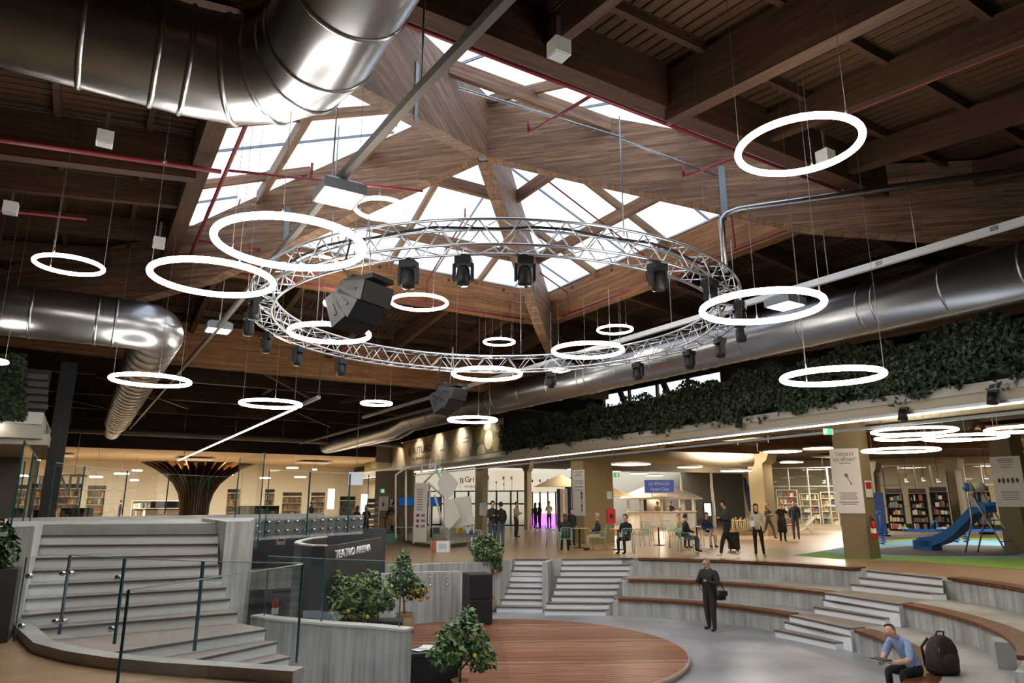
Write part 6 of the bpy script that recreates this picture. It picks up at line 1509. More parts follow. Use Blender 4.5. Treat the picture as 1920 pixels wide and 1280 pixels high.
# extinguishers
def extinguisher(c_, lb, s=1.0):
    th = thing('fire_extinguisher', lb, 'fire extinguisher', c_); MB().lathe([(.06 * s, 0), (.075 * s, .03 * s), (.075 * s, .42 * s), (.05 * s, .5 * s), (.025 * s, .53 * s)], c_, 14).build('cylinder', SIGNR, th)
    MB().box(c_ + Vector((.1 * s, .02, .3 * s)), (.16 * s, .05, .06)).build('wall_bracket', BLACK, th)
    MB().box(c_ + Vector((0, 0, .56 * s)), (.1 * s, .03, .05 * s)).build('valve', BLACK, th); MB().tube([c_ + Vector((0, 0, .58 * s)), c_ + Vector((-.16 * s, -.04, .66 * s)), c_ + Vector((-.2 * s, -.05, .5 * s)), c_ + Vector((-.1 * s, -.06, .3 * s))], .014, 6).build('hose', BLACK, th); MB().lathe([(.077 * s, .18 * s), (.077 * s, .32 * s)], c_, 14, cap=False).build('label_band', WHITEP, th)
ce = atd(1640, 1011, 24.6); extinguisher(ce, 'red fire extinguisher hanging on the poster column', 1.05)
ce = atd(514, 1166, 19.5); extinguisher(ce, 'red fire extinguisher seen through glass below the platform', 1.1)
ce = atd(527, 1010, 19.8); th = thing('fire_sign', 'small white and red fire sign under the platform', 'sign', ce); MB().box(ce, (.22, .03, .3), rz=-YAW).build('plate', WHITEP, th); MB().box(ce + Vector((-.01, -.02, .03)), (.14, .02, .16), rz=-YAW).build('pictogram', SIGNR, th)
# ------------------------------------------------------------------ exhibition platform with white sculpture
p = atz(835, 1022, 0); D0 = math.hypot(p.x, p.y)
pl_ = thing('display_platform', 'low grey curved exhibition platform with dark edge', 'platform', p)
v = [atz(x, y, 0) for x, y in ((757, 1014), (775, 1023), (812, 1027), (850, 1026), (885, 1022), (908, 1015), (905, 1003), (850, 997), (780, 999))]
MB().prism([(q.x, q.y) for q in v], 0, .14).build('plinth', mat('platform_dark', (58, 54, 50), .6), pl_); MB().prism([(q.x, q.y) for q in v], .14, .17).build('deck', mat('platform_top', (168, 160, 146), .5), pl_)
sc2 = thing('frame_sculpture', 'tall white sculpture of faceted panels on slanting poles', 'sculpture', p + Vector((0, 0, .17)))
SCW = mat('sculpture_white', (232, 230, 226), .6)
def S(x, y, k=0): return atd(x, y, D0 + k)
def panel(pxs, k, name='panel'):
    v = [S(x, y, k) for x, y in pxs]; n = len(v); v2 = [q + Vector((.1, .16, 0)) for q in v]
    MB().add(v + v2, [tuple(range(n)), tuple(range(2 * n - 1, n - 1, -1))] + [((i + 1) % n, i, n + i, n + (i + 1) % n) for i in range(n)]).build(name, SCW, sc2)
panel([(849, 934), (882, 929), (889, 983), (845, 989), (836, 975), (836, 940)], .1)
panel([(820, 905), (833, 881), (846, 890), (859, 905), (846, 930), (838, 934), (824, 922)], -.2)
panel([(833, 935), (850, 935), (864, 968), (842, 992), (834, 985)], -.5)
for pts in (((790, 884), (792, 872), (815, 870), (838, 930), (840, 1017)), ((805, 877), (807, 861), (818, 882), (795, 905)), ((815, 928), (838, 1010)), ((803, 905), (832, 932), (836, 1008)), ((742, 1008), (742, 890), (762, 876), (792, 872)), ((761, 1013), (761, 880)), ((806, 990), (805, 905)), ((877, 1000), (882, 982)), ((889, 1000), (888, 982)), ((877, 1000), (872, 982)), ((833, 881), (820, 870), (805, 877))):
    MB().tube([S(x, y, .3 * (i % 2)) for i, (x, y) in enumerate(pts)], .045, 6).build('pole', SCW, sc2)
td = math.hypot(*atz(788, 1021, 0).to_2d()) - .6
tt = thing('info_totem', 'pale printed info totem beside the white sculpture', 'totem', atd(788, 1021, td))
pa_, pb_ = atd(774, 1021, td), atd(802, 910, td); c_ = (pa_ + pb_) / 2; ww = Vector(((pb_ - pa_).x, (pb_ - pa_).y, 0)).length
MB().box((c_.x, c_.y, pb_.z / 2 + .1), (ww, .3, pb_.z), rz=-YAW + .15).build('slab', mat('totem_white', (206, 200, 190), .6), tt)
fnr = Vector((math.sin(-YAW + .15), -math.cos(-YAW + .15), 0)); fxr = Vector((math.cos(-YAW + .15), math.sin(-YAW + .15), 0))
for i in range(9): MB().box(Vector((c_.x, c_.y, pb_.z * .93 - .1 * i)) + fnr * .155 - fxr * ww * .1, (ww * (.5 - .05 * (i % 3)), .006, .035), rz=-YAW + .15).build('print_line', GREYT, tt)
for i in range(3): MB().box(Vector((c_.x, c_.y, pb_.z * (.5 - .09 * i))) + fnr * .155 - fxr * ww * .2, (ww * .22, .006, .12), rz=-YAW + .15).build('print_mark', mat('print_brown', (110, 70, 64), .7), tt); MB().box(Vector((c_.x, c_.y, pb_.z * (.5 - .09 * i))) + fnr * .155 + fxr * ww * .2, (ww * .3, .006, .1), rz=-YAW + .15).build('print_block', GREYT, tt)
def cube(x0, x1, yb, yt, lb, m, m2=None, kk=0):
    a, c_ = atz(x0, yb, 0), atz(x1, yb, 0); w_ = (c_ - a).length; h_ = zat(x0, yt, a); th = thing('display_cube', lb, 'box', (a + c_) / 2, 'display cubes by the sculpture')
    mid = (a + c_) / 2; MB().box(mid + Vector((0, 0, h_ / 2 + kk)), (w_, w_, h_), rz=-YAW).build('cube_body', m, th)
    if m2: MB().box(mid + Vector((math.sin(-YAW), -math.cos(-YAW), 0)) * (w_ / 2 + .006) + Vector((0, 0, h_ * .55 + kk)), (w_ * .6, .012, h_ * .5), rz=-YAW).build('print', m2, th)
cube(807, 819, 1033, 1013, 'orange display cube before the sculpture', mat('cube_orange', (196, 120, 80), .7)); cube(819, 843, 1034, 1014, 'white display cube with faint print before the sculpture', SCW, mat('cube_print', (180, 200, 220), .7)); cube(883, 899, 1024, 1007, 'white display cube right of the sculpture', SCW, GREYT)
cube(869, 902, 1012, 1000, 'striped display cube under the sculpture panel', mat('cube_stripe', (190, 190, 200), .7), mat('cube_blue', (90, 120, 190), .7), .17); cube(859, 868, 1008, 995, 'yellow display cube behind the sculpture', mat('cube_yellow', (226, 190, 60), .7), None, .17); cube(812, 824, 1006, 994, 'green display cube behind the totem', mat('cube_green', (110, 140, 120), .7), None, .17); cube(845, 857, 1007, 995, 'cream display cube behind the sculpture', mat('cube_cream', (222, 214, 190), .7), None, .17)
cube(724, 744, 1016, 1000, 'green seat cube below the cyclist', mat('cube_teal', (92, 146, 124), .7)); cube(680, 696, 1003, 988, 'white box at the end of the concrete parapet', SCW)
for (x, y, lb) in ((762, 940, 'wide blue info screen left of the totem'), (811, 940, 'blue info screen right of the totem')):
    c_ = atd(x, y, D0 + 3); th = thing('info_screen', lb, 'screen', c_); MB().box(c_, (.72, .08, .42), rz=-YAW).build('housing', BLACK, th); MB().box(c_ + Vector((-.03, -.05, 0)), (.66, .02, .36), rz=-YAW).build('display', emis('blue_screen_glow', (40, 100, 170), .3), th); MB().tube([(c_.x, c_.y + .06, 0), (c_.x, c_.y + .06, c_.z)], .04, 6).build('stand', DARKM, th)
# posters on the taupe wall by the doorway, magazine rack
wa, wb = atd(700, 985, 46), atd(768, 985, 43)
wd2 = thing('wall_poster', 'white wall poster with red mark above the cyclist', 'poster', wa); struct(MB().wallstrip([(wa.x, wa.y), (wb.x, wb.y)], 0, 3.66, .2, side=1).build('wall_taupe', TAUPE), 'taupe wall behind the cyclist')
P, u0, u1, z0, z1, d, t_ = board(wd2, Vector((wa.x, wa.y, 0)), Vector((wb.x, wb.y, 0)), 711, 930, 728, 957, POSTER, off=.03); MB().ball(P((u0 + u1) / 2, z0 + (z1 - z0) * .45, t_), (.08, .02, .16), 8, 6).build('print', SIGNR, wd2)
wd3 = thing('wall_poster', 'narrow wall poster right of the big poster', 'poster', wa); board(wd3, Vector((wa.x, wa.y, 0)), Vector((wb.x, wb.y, 0)), 732, 936, 736, 951, POSTER, off=.03)
p = atd(698, 985, 40); p.z = 0; rk2 = thing('magazine_rack', 'white rack of magazines beside the doorway', 'rack', p)
for s in (-.35, .35): MB().tube([p + Vector((s, 0, 0)), p + Vector((s, 0, 1.9))], .03, 6).build('upright', WHITEP, rk2)
for i in range(6): MB().box(p + Vector((0, 0, .25 + .29 * i)), (.7, .3, .03)).build('tray', WHITEP, rk2); o = MB().box(p + Vector((-.1, 0, .36 + .29 * i)), (.4, .05, .2), i % 8).build('magazines', GOODS, rk2)
# shelving inside the glazed shops on the right
for (x0, x1, yt, dd, lb) in ((1462, 1500, 918, 56, 'white display wall with small black prints behind the glazed front'), (1505, 1540, 925, 57, 'bright shelf behind the deck chair'), (1545, 1575, 922, 57, 'shelf of goods left of the poster column'), (1668, 1700, 925, 50, 'shelf of goods behind the glass right of the poster column'), (1712, 1745, 925, 50, 'shelf of goods behind the glass above the slide foot'), (1752, 1785, 922, 50, 'shelf of pale goods behind the slide'), (1835, 1865, 922, 47, 'shelf of goods behind the slide ladder')):
    shelf_unit(lb, x0, x1, 990, yt, dd, 5, SHELF if x0 < 1600 else SHELFD, x0 > 1600, 'shelves in the glazed shops')
for (x, y, dd, lb) in ((1700, 903, 48, 'small warm shop spotlight behind the glass, left of three'), (1732, 901, 48, 'small warm shop spotlight behind the glass, middle of three'), (1760, 903, 48, 'small warm shop spotlight behind the glass, right of three'), (1850, 897, 46, 'small warm shop spotlight behind the slide ladder'), (1545, 905, 54, 'small warm shop spotlight behind the deck chair')):
    p = atd(x, y, dd); th = thing('shop_spot', lb, 'lamp', p, 'shop spotlights behind the glass'); MB().lathe([(.1, 0), (.12, .02), (.09, .2)], p, 12).build('lamp_head', WHITEP, th); MB().lathe([(.09, -.01), (.09, 0)], p, 12).build('diffuser', WARM, th); MB().tube([p + Vector((0, 0, .2)), (p.x, p.y, 5.1)], .015, 5).build('stem', DARKM, th)
# ------------------------------------------------------------------ people
STAND = {'pelvis': (0, 0, .95), 'waist': (0, 0, 1.1), 'chest': (0, 0, 1.3), 'nb': (0, -.01, 1.46), 'neck': (0, .01, 1.52), 'jaw': (0, .035, 1.585), 'head': (0, .02, 1.65), 'crown': (0, .005, 1.72),
         'shL': (-.165, 0, 1.41), 'elL': (-.215, -.02, 1.14), 'wrL': (-.205, .07, .92), 'haL': (-.2, .09, .84),
         'shR': (.165, 0, 1.41), 'elR': (.215, -.02, 1.14), 'wrR': (.205, .07, .92), 'haR': (.2, .09, .84),
         'hiL': (-.095, 0, .88), 'knL': (-.1, .02, .5), 'anL': (-.1, -.02, .1), 'heL': (-.1, -.04, .05), 'toL': (-.12, .15, .035),
         'hiR': (.095, 0, .88), 'knR': (.1, .02, .5), 'anR': (.1, -.02, .1), 'heR': (.1, -.04, .05), 'toR': (.12, .15, .035)}
SIT = dict(STAND); SIT.update({'pelvis': (0, 0, .55), 'waist': (0, .0, .7), 'chest': (0, .02, .9), 'nb': (0, .02, 1.06), 'neck': (0, .04, 1.12), 'jaw': (0, .065, 1.185), 'head': (0, .05, 1.25), 'crown': (0, .035, 1.32),
         'shL': (-.165, .02, 1.01), 'elL': (-.22, .06, .76), 'wrL': (-.14, .27, .7), 'haL': (-.1, .34, .7), 'shR': (.165, .02, 1.01), 'elR': (.22, .06, .76), 'wrR': (.14, .27, .7), 'haR': (.1, .34, .7),
         'hiL': (-.1, .02, .5), 'knL': (-.12, .43, .5), 'anL': (-.12, .4, .1), 'heL': (-.12, .38, .05), 'toL': (-.13, .57, .035), 'hiR': (.1, .02, .5), 'knR': (.12, .43, .5), 'anR': (.12, .4, .1), 'heR': (.12, .38, .05), 'toR': (.13, .57, .035)})
RAD = {'pelvis': .125, 'waist': .122, 'chest': .14, 'nb': .075, 'neck': .052, 'jaw': .07, 'head': .086, 'crown': .06, 'sh': .068, 'el': .05, 'wr': .034, 'ha': .03, 'hi': .092, 'kn': .062, 'an': .043, 'he': .04, 'to': .034}
BONES = [('pelvis', 'waist', 'top'), ('waist', 'chest', 'top'), ('chest', 'nb', 'top'), ('nb', 'neck', 'skin'), ('neck', 'jaw', 'skin'), ('jaw', 'head', 'skin'), ('head', 'crown', 'skin')]
for s in 'LR': BONES += [('chest', 'sh' + s, 'top'), ('sh' + s, 'el' + s, 'top'), ('el' + s, 'wr' + s, 'sleeve'), ('wr' + s, 'ha' + s, 'skin'), ('pelvis', 'hi' + s, 'bottom'), ('hi' + s, 'kn' + s, 'bottom'), ('kn' + s, 'an' + s, 'bottom'), ('an' + s, 'he' + s, 'shoe'), ('he' + s, 'to' + s, 'shoe')]
PEOPLE = []
def person(label, base, heading, height=1.74, pose=STAND, over=None, top=(40, 40, 44), bottom=(34, 34, 38), hair=HAIRD, shoe=(30, 26, 24), bulk=1.0, long_hair=False, skirt=None, sleeve=None, hands=False, face=False, bald=False, group=None, sub=1):
    J = dict(pose); J.update(over or {})
    PEOPLE.append(dict(label=label, base=Vector(base), heading=heading, k=height / 1.74, J={n: Vector(p) for n, p in J.items()}, top=top, bottom=bottom, hair=hair, shoe=shoe, bulk=bulk, long_hair=long_hair, skirt=skirt, sleeve=sleeve, hands=hands, face=face, bald=bald, group=group, sub=sub))
def build_people():
    tmp = []
    for P_ in PEOPLE:
        names_ = list(P_['J']); idx = {n: i for i, n in enumerate(names_)}
        me = bpy.data.meshes.new('tmp'); me.from_pydata([P_['J'][n] for n in names_], [(idx[a], idx[b]) for a, b, _ in BONES], [])
        o = bpy.data.objects.new('tmp', me); COL.objects.link(o)
        md = o.modifiers.new('skin', 'SKIN'); md.use_smooth_shade = True; md.branch_smoothing = .6
        if not me.skin_vertices: me.attributes  # layer is made with the modifier
        sv = me.skin_vertices[0].data if me.skin_vertices else None
        if sv is None:
            bm = bmesh.new(); bm.from_mesh(me); bm.verts.layers.skin.verify(); bm.to_mesh(me); bm.free(); sv = me.skin_vertices[0].data
        for n, i in idx.items():
            r = RAD.get(n, RAD.get(n[:2], .05)); 
            if n in ('pelvis', 'waist', 'chest') or n[:2] in ('sh', 'el'): r *= P_['bulk']
            elif n[:2] in ('hi', 'kn', 'an'): r *= 1 + (P_['bulk'] - 1) * .6
            sv[i].radius = (r, r); sv[i].use_root = n == 'pelvis'
        sb_ = o.modifiers.new('sub', 'SUBSURF'); sb_.levels = P_['sub']; sb_.render_levels = P_['sub']
        tmp.append(o)
    bpy.context.view_layer.update(); dg = bpy.context.evaluated_depsgraph_get()
    for P_, o in zip(PEOPLE, tmp):
        ev = o.evaluated_get(dg); me = ev.to_mesh(); J = P_['J']
        V_ = [v.co.copy() for v in me.vertices]; F_ = [tuple(p.vertices) for p in me.polygons]; ev.to_mesh_clear()
        b = MB(); segs = []
        cls = {'top': 0, 'bottom': 1, 'skin': 2, 'shoe': 3, 'sleeve': 4}
        for a, c_, t in BONES: segs.append((J[a], J[c_], RAD.get(a, RAD.get(a[:2], .05)), RAD.get(c_, RAD.get(c_[:2], .05)), cls[t]))
        mi = []
        for f in F_:
            c_ = sum((V_[i] for i in f), Vector()) / len(f); best = None
            for A_, B_, ra, rb, t in segs:
                d_ = B_ - A_; u = max(0, min(1, (c_ - A_).dot(d_) / max(d_.length_squared, 1e-9))); q = (c_ - (A_ + d_ * u)).length - (ra + (rb - ra) * u)
                if best is None or q < best[0]: best = (q, t, u)
            mi.append(best[1])
        b.v = [tuple(v) for v in V_]; b.f = F_; b.m = mi; b.sm = [True] * len(F_)
        if P_['hands']:
            for s in 'LR':
                wr, ha = J['wr' + s], J['ha' + s]; d_ = (ha - wr).normalized(); sd_ = d_.cross(Vector((0, 0, 1))); sd_ = sd_.normalized() if sd_.length > .1 else Vector((1, 0, 0)); nn = sd_.cross(d_)
                for k, (off, ln) in enumerate(((-.026, .062), (-.009, .072), (.009, .068), (.026, .052))):
                    r0 = ha + sd_ * off + d_ * .012; m1 = r0 + d_ * ln * .5 - nn * .008; m2 = m1 + d_ * ln * .35 - nn * .028
                    b.tube([r0 - d_ * .02, m1, m2], [.0095, .0085, .007], 7, 2)
                tsd = 1 if s == 'L' else -1
                b.tube([ha - d_ * .03 + sd_ * .02 * tsd, ha + sd_ * .045 * tsd - nn * .015, ha + d_ * .035 + sd_ * .05 * tsd - nn * .025], [.012, .01, .008], 7, 2)
        c = lambda n, col: mat('cloth_%s_%d_%d_%d' % (n, *col), col, .85, 0, (18, 18, 18), .16)
        slv = P_['sleeve']
        mats = [c('top', P_['top']), c('legs', P_['bottom']), SKIN, c('shoe', P_['shoe']), (SKIN if slv == 'skin' else c('top', slv or P_['top']))]
        th = thing('person', P_['label'], 'person', (0, 0, 0), P_['group'])
        b.build('body', mats, th)
        H, Cr, Nk = J['head'], J['crown'], J['neck']; ax = (Cr - J['jaw']).normalized()
        fwd_ = (J['jaw'] - Nk); fwd_ = (Vector((0, 1, 0)) - ax * ax.y).normalized(); sdv = fwd_.cross(ax).normalized()
        # hair cap: partial ellipsoid over crown and back
        vs, fs = [], []; NU, NV = 14, 7
        for i in range(NV + 1):
            ph = (PI * .62) * i / NV
            for j in range(NU):
                t = 2 * PI * j / NU; d_ = ax * math.cos(ph) + (sdv * math.cos(t) + fwd_ * math.sin(t)) * math.sin(ph)
                front = max(0, math.sin(t)); lim = (PI * .62) * (1 - (.5 if not P_['bald'] else .72) * front ** .6)
                if ph > lim: d_ = ax * math.cos(lim) + (sdv * math.cos(t) + fwd_ * math.sin(t)) * math.sin(lim)
                rr_ = .102 if not P_['bald'] else .1
                vs.append(H + ax * .012 - fwd_ * .008 + Vector((d_.x * rr_ * .93, d_.y * rr_, d_.z * rr_ * 1.1)))
        for i in range(NV):
            for j in range(NU):
                j2 = (j + 1) % NU
                if P_['bald'] and (i < 3 or math.sin(2 * PI * (j + .5) / NU) > .1): continue
                fs.append((i * NU + j, (i + 1) * NU + j, (i + 1) * NU + j2, i * NU + j2))
        MB().add(vs, fs, 0, True).build('hair', P_['hair'], th)
        if P_['long_hair']:
            MB().tube([H - fwd_ * .045, H - fwd_ * .075 - ax * .1, H - fwd_ * .085 - ax * .24], [.08, .088, .06], 10).build('long_hair', P_['hair'], th)
        if P_['skirt']:
            z0, r0, r1 = P_['skirt']; pz = J['pelvis']; MB().lathe([(r0 * .9, .16), (r0, 0), (r1, z0 - pz.z), (r1 - .02, z0 - pz.z)], pz, 18, sy=.8).build('coat_skirt', mats[0], th)
        if P_['face']:
            fc = H + fwd_ * .084
            for s in (-1, 1):
                MB().ball(fc + sdv * s * .032 + ax * .012 - fwd_ * .006, .011, 8, 6).build('eye', mat('eye_white', (235, 230, 225), .3), th)
                MB().ball(H + sdv * s * .088 - ax * .002, (.014, .024, .032), 8, 6).build('ear', SKIN, th)
            MB().tube([fc + ax * .02, fc + fwd_ * .024 - ax * .02, fc - ax * .028 + fwd_ * .004], [.008, .015, .01], 8).build('nose', SKIN, th)
            MB().tube([fc - ax * .052 - sdv * .024 - fwd_ * .012, fc - ax * .054 - fwd_ * .004, fc - ax * .052 + sdv * .024 - fwd_ * .012], .006, 6).build('mouth', mat('lips', (160, 96, 88), .5), th)
        P_['obj'] = th
        th.location = P_['base']; th.rotation_euler = (0, 0, P_['heading']); th.scale = (P_['k'],) * 3
    for o in tmp: m_ = o.data; bpy.data.objects.remove(o); bpy.data.meshes.remove(m_)
UG = lambda x, y: atz(x, y, 0)
LOOKDOWN = {'jaw': (0, .075, 1.575), 'head': (0, .075, 1.63), 'crown': (0, .05, 1.71), 'neck': (0, .03, 1.52)}
HOLD = {'elL': (-.22, .03, 1.13), 'wrL': (-.1, .25, 1.2), 'haL': (-.05, .31, 1.22), 'elR': (.22, .03, 1.13), 'wrR': (.1, .25, 1.2), 'haR': (.05, .31, 1.22)}
WALK = {'knL': (-.1, .2, .52), 'anL': (-.1, .28, .12), 'heL': (-.1, .26, .07), 'toL': (-.11, .44, .08), 'knR': (.1, -.1, .5), 'anR': (.1, -.38, .2), 'heR': (.1, -.42, .17), 'toR': (.11, -.28, .05)}
FACE_CAM = lambda dx=0: face_dir(dx, -1)
pm = atz(1335, 1181, ZF)
person('man in a dark jacket standing in the arena looking down at his camera', pm, face_dir(-1, -.8), 1.76, over={**LOOKDOWN, **HOLD, 'elL': (-.28, .02, 1.12), 'elR': (.28, .02, 1.12), 'shL': (-.2, 0, 1.4), 'shR': (.2, 0, 1.4), 'anL': (-.13, .06, .1), 'heL': (-.13, .04, .05), 'toL': (-.16, .22, .035), 'knL': (-.12, .07, .5), 'anR': (.13, -.08, .1), 'heR': (.13, -.1, .05), 'toR': (.16, .08, .035)}, top=(48, 42, 40), bottom=(50, 38, 34), hair=HAIRG, shoe=(48, 32, 26), bulk=1.6, hands=True, face=True, sub=2)
# seated man with laptop on the low bench
sb = atz(1716, 1262, -.96); hd = face_dir(-1, -.35)
person('man in a light blue shirt sitting on the low bench, bent over a tablet', Vector((sb.x, sb.y, ZF + .02)), hd, 1.74, SIT,
       {'pelvis': (0, 0, .58), 'waist': (0, .08, .74), 'chest': (0, .2, .9), 'nb': (0, .3, 1.02), 'neck': (0, .35, 1.06), 'jaw': (0, .425, 1.075), 'head': (0, .45, 1.13), 'crown': (0, .45, 1.21), 'shL': (-.17, .25, .97), 'elL': (-.24, .34, .72), 'wrL': (-.12, .56, .68), 'haL': (-.08, .63, .69), 'shR': (.17, .25, .97), 'elR': (.24, .34, .72), 'wrR': (.12, .54, .66), 'haR': (.07, .61, .66), 'knL': (-.14, .42, .52), 'knR': (.14, .42, .52), 'anL': (-.13, .36, .1), 'heL': (-.13, .34, .05), 'toL': (-.14, .53, .035), 'anR': (.13, .4, .1), 'heR': (.13, .38, .05), 'toR': (.14, .57, .035)},
       top=(146, 168, 206), bottom=(30, 30, 34), hair=mat('grey_brown_hair', (104, 96, 92), .7), shoe=(40, 34, 30), bulk=1.15, sleeve='skin', hands=True, face=True, bald=True, sub=2)
person('man in a dark green puffer jacket walking past the cafe tables', UG(1366, 1044), face_dir(-1, -.1), 1.78, over={**LOOKDOWN, **HOLD, **WALK}, top=(44, 50, 50), bottom=(26, 26, 30), shoe=(220, 218, 214), bulk=1.3)
person('woman in a beige jacket holding a white paper', UG(1424, 1043), face_dir(-.2, -1), 1.66, over={'elR': (-.0 + .22, .0, 1.12), 'wrR': (.2, .2, 1.05), 'haR': (.2, .28, 1.06), 'knL': (-.12, .04, .5), 'anL': (-.16, 0, .1), 'heL': (-.16, -.02, .05), 'toL': (-.2, .14, .035)}, top=(196, 184, 168), bottom=(24, 26, 30), hair=HAIRD, shoe=(150, 140, 128), bulk=1.1, long_hair=True)
person('young woman in grey clothes walking behind the beige-jacket woman', UG(1443, 1010), face_dir(.5, -1), 1.64, over={**HOLD, **WALK}, top=(92, 86, 82), bottom=(80, 76, 74), hair=HAIRB, bulk=1.0, long_hair=True)
person('woman in a long black coat with hands raised to her face', UG(1469, 1015), face_dir(-.2, -1), 1.66, over={'elL': (-.25, .12, 1.3), 'wrL': (-.1, .17, 1.5), 'haL': (-.05, .15, 1.58), 'elR': (.25, .12, 1.3), 'wrR': (.1, .17, 1.5), 'haR': (.05, .15, 1.58)}, top=(34, 30, 30), bottom=(26, 24, 26), hair=HAIRB, bulk=1.25, skirt=(.42, .2, .22))
person('man in a dark navy sweater standing before the glazed shop', UG(1494, 1011), face_dir(-.5, -1), 1.8, top=(30, 32, 42), bottom=(74, 70, 72), hair=HAIRD, bulk=1.15)
person('man in a grey jacket and jeans behind the glass, left one of two', UG(923, 1026), face_dir(.6, -1), 1.76, over=HOLD, top=(58, 58, 58), bottom=(70, 82, 100), bulk=1.25)
person('man in black behind the glass, right one of two', UG(939, 1026), face_dir(-.4, .6), 1.72, top=(28, 28, 30), bottom=(84, 92, 104), bulk=1.25)
person('man with a beige jacket and shoulder bag near the glazed doors', UG(968, 1007), face_dir(.8, -.4), 1.72, over=HOLD, top=(176, 160, 130), bottom=(70, 44, 36), bulk=1.15)
person('dark dressed woman left of a pair at the purple counter', UG(1004, 991), face_dir(.7, .4), 1.66, top=(36, 34, 38), bottom=(28, 28, 32), long_hair=True, bulk=1.1)
person('dark dressed woman right of a pair at the purple counter', UG(1012, 990), face_dir(-.7, .4), 1.68, top=(24, 24, 28), bottom=(24, 24, 28), long_hair=True, bulk=1.1)
person('waiter in a white shirt and beige apron at the purple counter', UG(1030, 991), face_dir(-.6, -1), 1.76, over=HOLD, top=(226, 222, 214), bottom=(36, 34, 36), bulk=1.05)
def seated(i, lb, dx, dy, **kw):
    p = cpos[i]; person(lb, Vector((p.x, p.y, 0)), face_dir(dx, dy), kw.pop('height', 1.7), SIT, kw.pop('over', None), **kw)
seated(0, 'brown-haired woman in black seated with her back to the camera', 0, 1, top=(38, 34, 36), bottom=(28, 28, 30), hair=HAIRB, long_hair=True, bulk=1.2)
seated(1, 'white-haired man in a dark jacket and beige trousers at the cafe table', -1, 0, top=(44, 46, 54), bottom=(190, 172, 140), hair=HAIRG, bulk=1.2)
seated(2, 'man in a black sweater seated at the cafe, facing left', -.6, -.8, top=(26, 26, 28), bottom=(30, 30, 34), bulk=1.15)
seated(6, 'man in a black sweater and jeans seated sideways before the kiosk', 1, 0, top=(26, 26, 30), bottom=(72, 86, 112), bulk=1.3)
seated(7, 'woman in a navy and blue top with beige trousers at the cafe', .3, -1, top=(38, 44, 84), bottom=(196, 180, 160), hair=HAIRB, bulk=1.1)
person('elderly man in a patterned pale shirt seated behind the man in black', UG(1274, 1026), face_dir(.6, -.8), 1.66, SIT, top=(206, 190, 150), bottom=(50, 50, 56), hair=HAIRG, bulk=1.15)
person('boy in black standing beside the seated brown-haired woman', UG(1073, 1022), face_dir(.3, -1), 1.45, top=(28, 28, 32), bottom=(30, 30, 34), bulk=1.15)
for (dx, lb, tp_) in ((-.35, 'barman with dark hair inside the kiosk, left one', (210, 204, 190)), (.55, 'barman in dark red inside the kiosk, right one', (86, 50, 44))):
    person(lb, K + _rt * dx + Vector((-.3, -.5, 0)), face_dir(0, -1), 1.74, over=HOLD, top=tp_, bottom=(40, 40, 44))
bkp = atd(722, 1000, 37); bkp.z = .14
person('man in a brown sweater riding a stationary bike', bkp, face_dir(1, 0), 1.74, SIT, {k: (v[0], v[1], v[2] + .3) for k, v in SIT.items()} | {'waist': (0, .08, 1.0), 'chest': (0, .2, 1.16), 'nb': (0, .28, 1.3), 'neck': (0, .32, 1.35), 'jaw': (0, .37, 1.4), 'head': (0, .37, 1.46), 'crown': (0, .35, 1.53), 'shL': (-.165, .24, 1.26), 'shR': (.165, .24, 1.26), 'elL': (-.2, .42, 1.08), 'elR': (.2, .42, 1.08), 'wrL': (-.18, .62, 1.08), 'wrR': (.18, .62, 1.08), 'haL': (-.18, .7, 1.1), 'haR': (.18, .7, 1.1), 'knL': (-.1, .4, .85), 'anL': (-.1, .25, .45), 'heL': (-.1, .22, .4), 'toL': (-.1, .4, .38)}, top=(58, 48, 40), bottom=(180, 150, 110), bulk=1.15)
bw = atd(668, 995, 33); bw.z = 0; person('woman in dark clothes behind the parapet, left of two by the doorway', bw, face_dir(.4, .8), 1.55, top=(50, 44, 44), bottom=(36, 34, 36), hair=HAIRB, long_hair=True)
bw = atd(685, 1000, 32); bw.z = 0; person('woman in black by the doorway beside the magazine rack', bw, face_dir(.5, -.5), 1.6, over=HOLD, top=(26, 24, 26), bottom=(30, 28, 30), long_hair=True)
bw = atd(221, 985, 60); bw.z = .05; person('lone customer in black standing in the bookshop', bw, face_dir(-.9, -.4), 1.78, top=(30, 30, 36), bottom=(44, 46, 56), bulk=1.1)
bw = atd(581, 985, 52); bw.z = 0; person('customer in dark clothes at the right bookshop shelves', bw, face_dir(.6, .6), 1.7, top=(40, 36, 44), bottom=(40, 40, 46), bulk=1.1)
build_people()
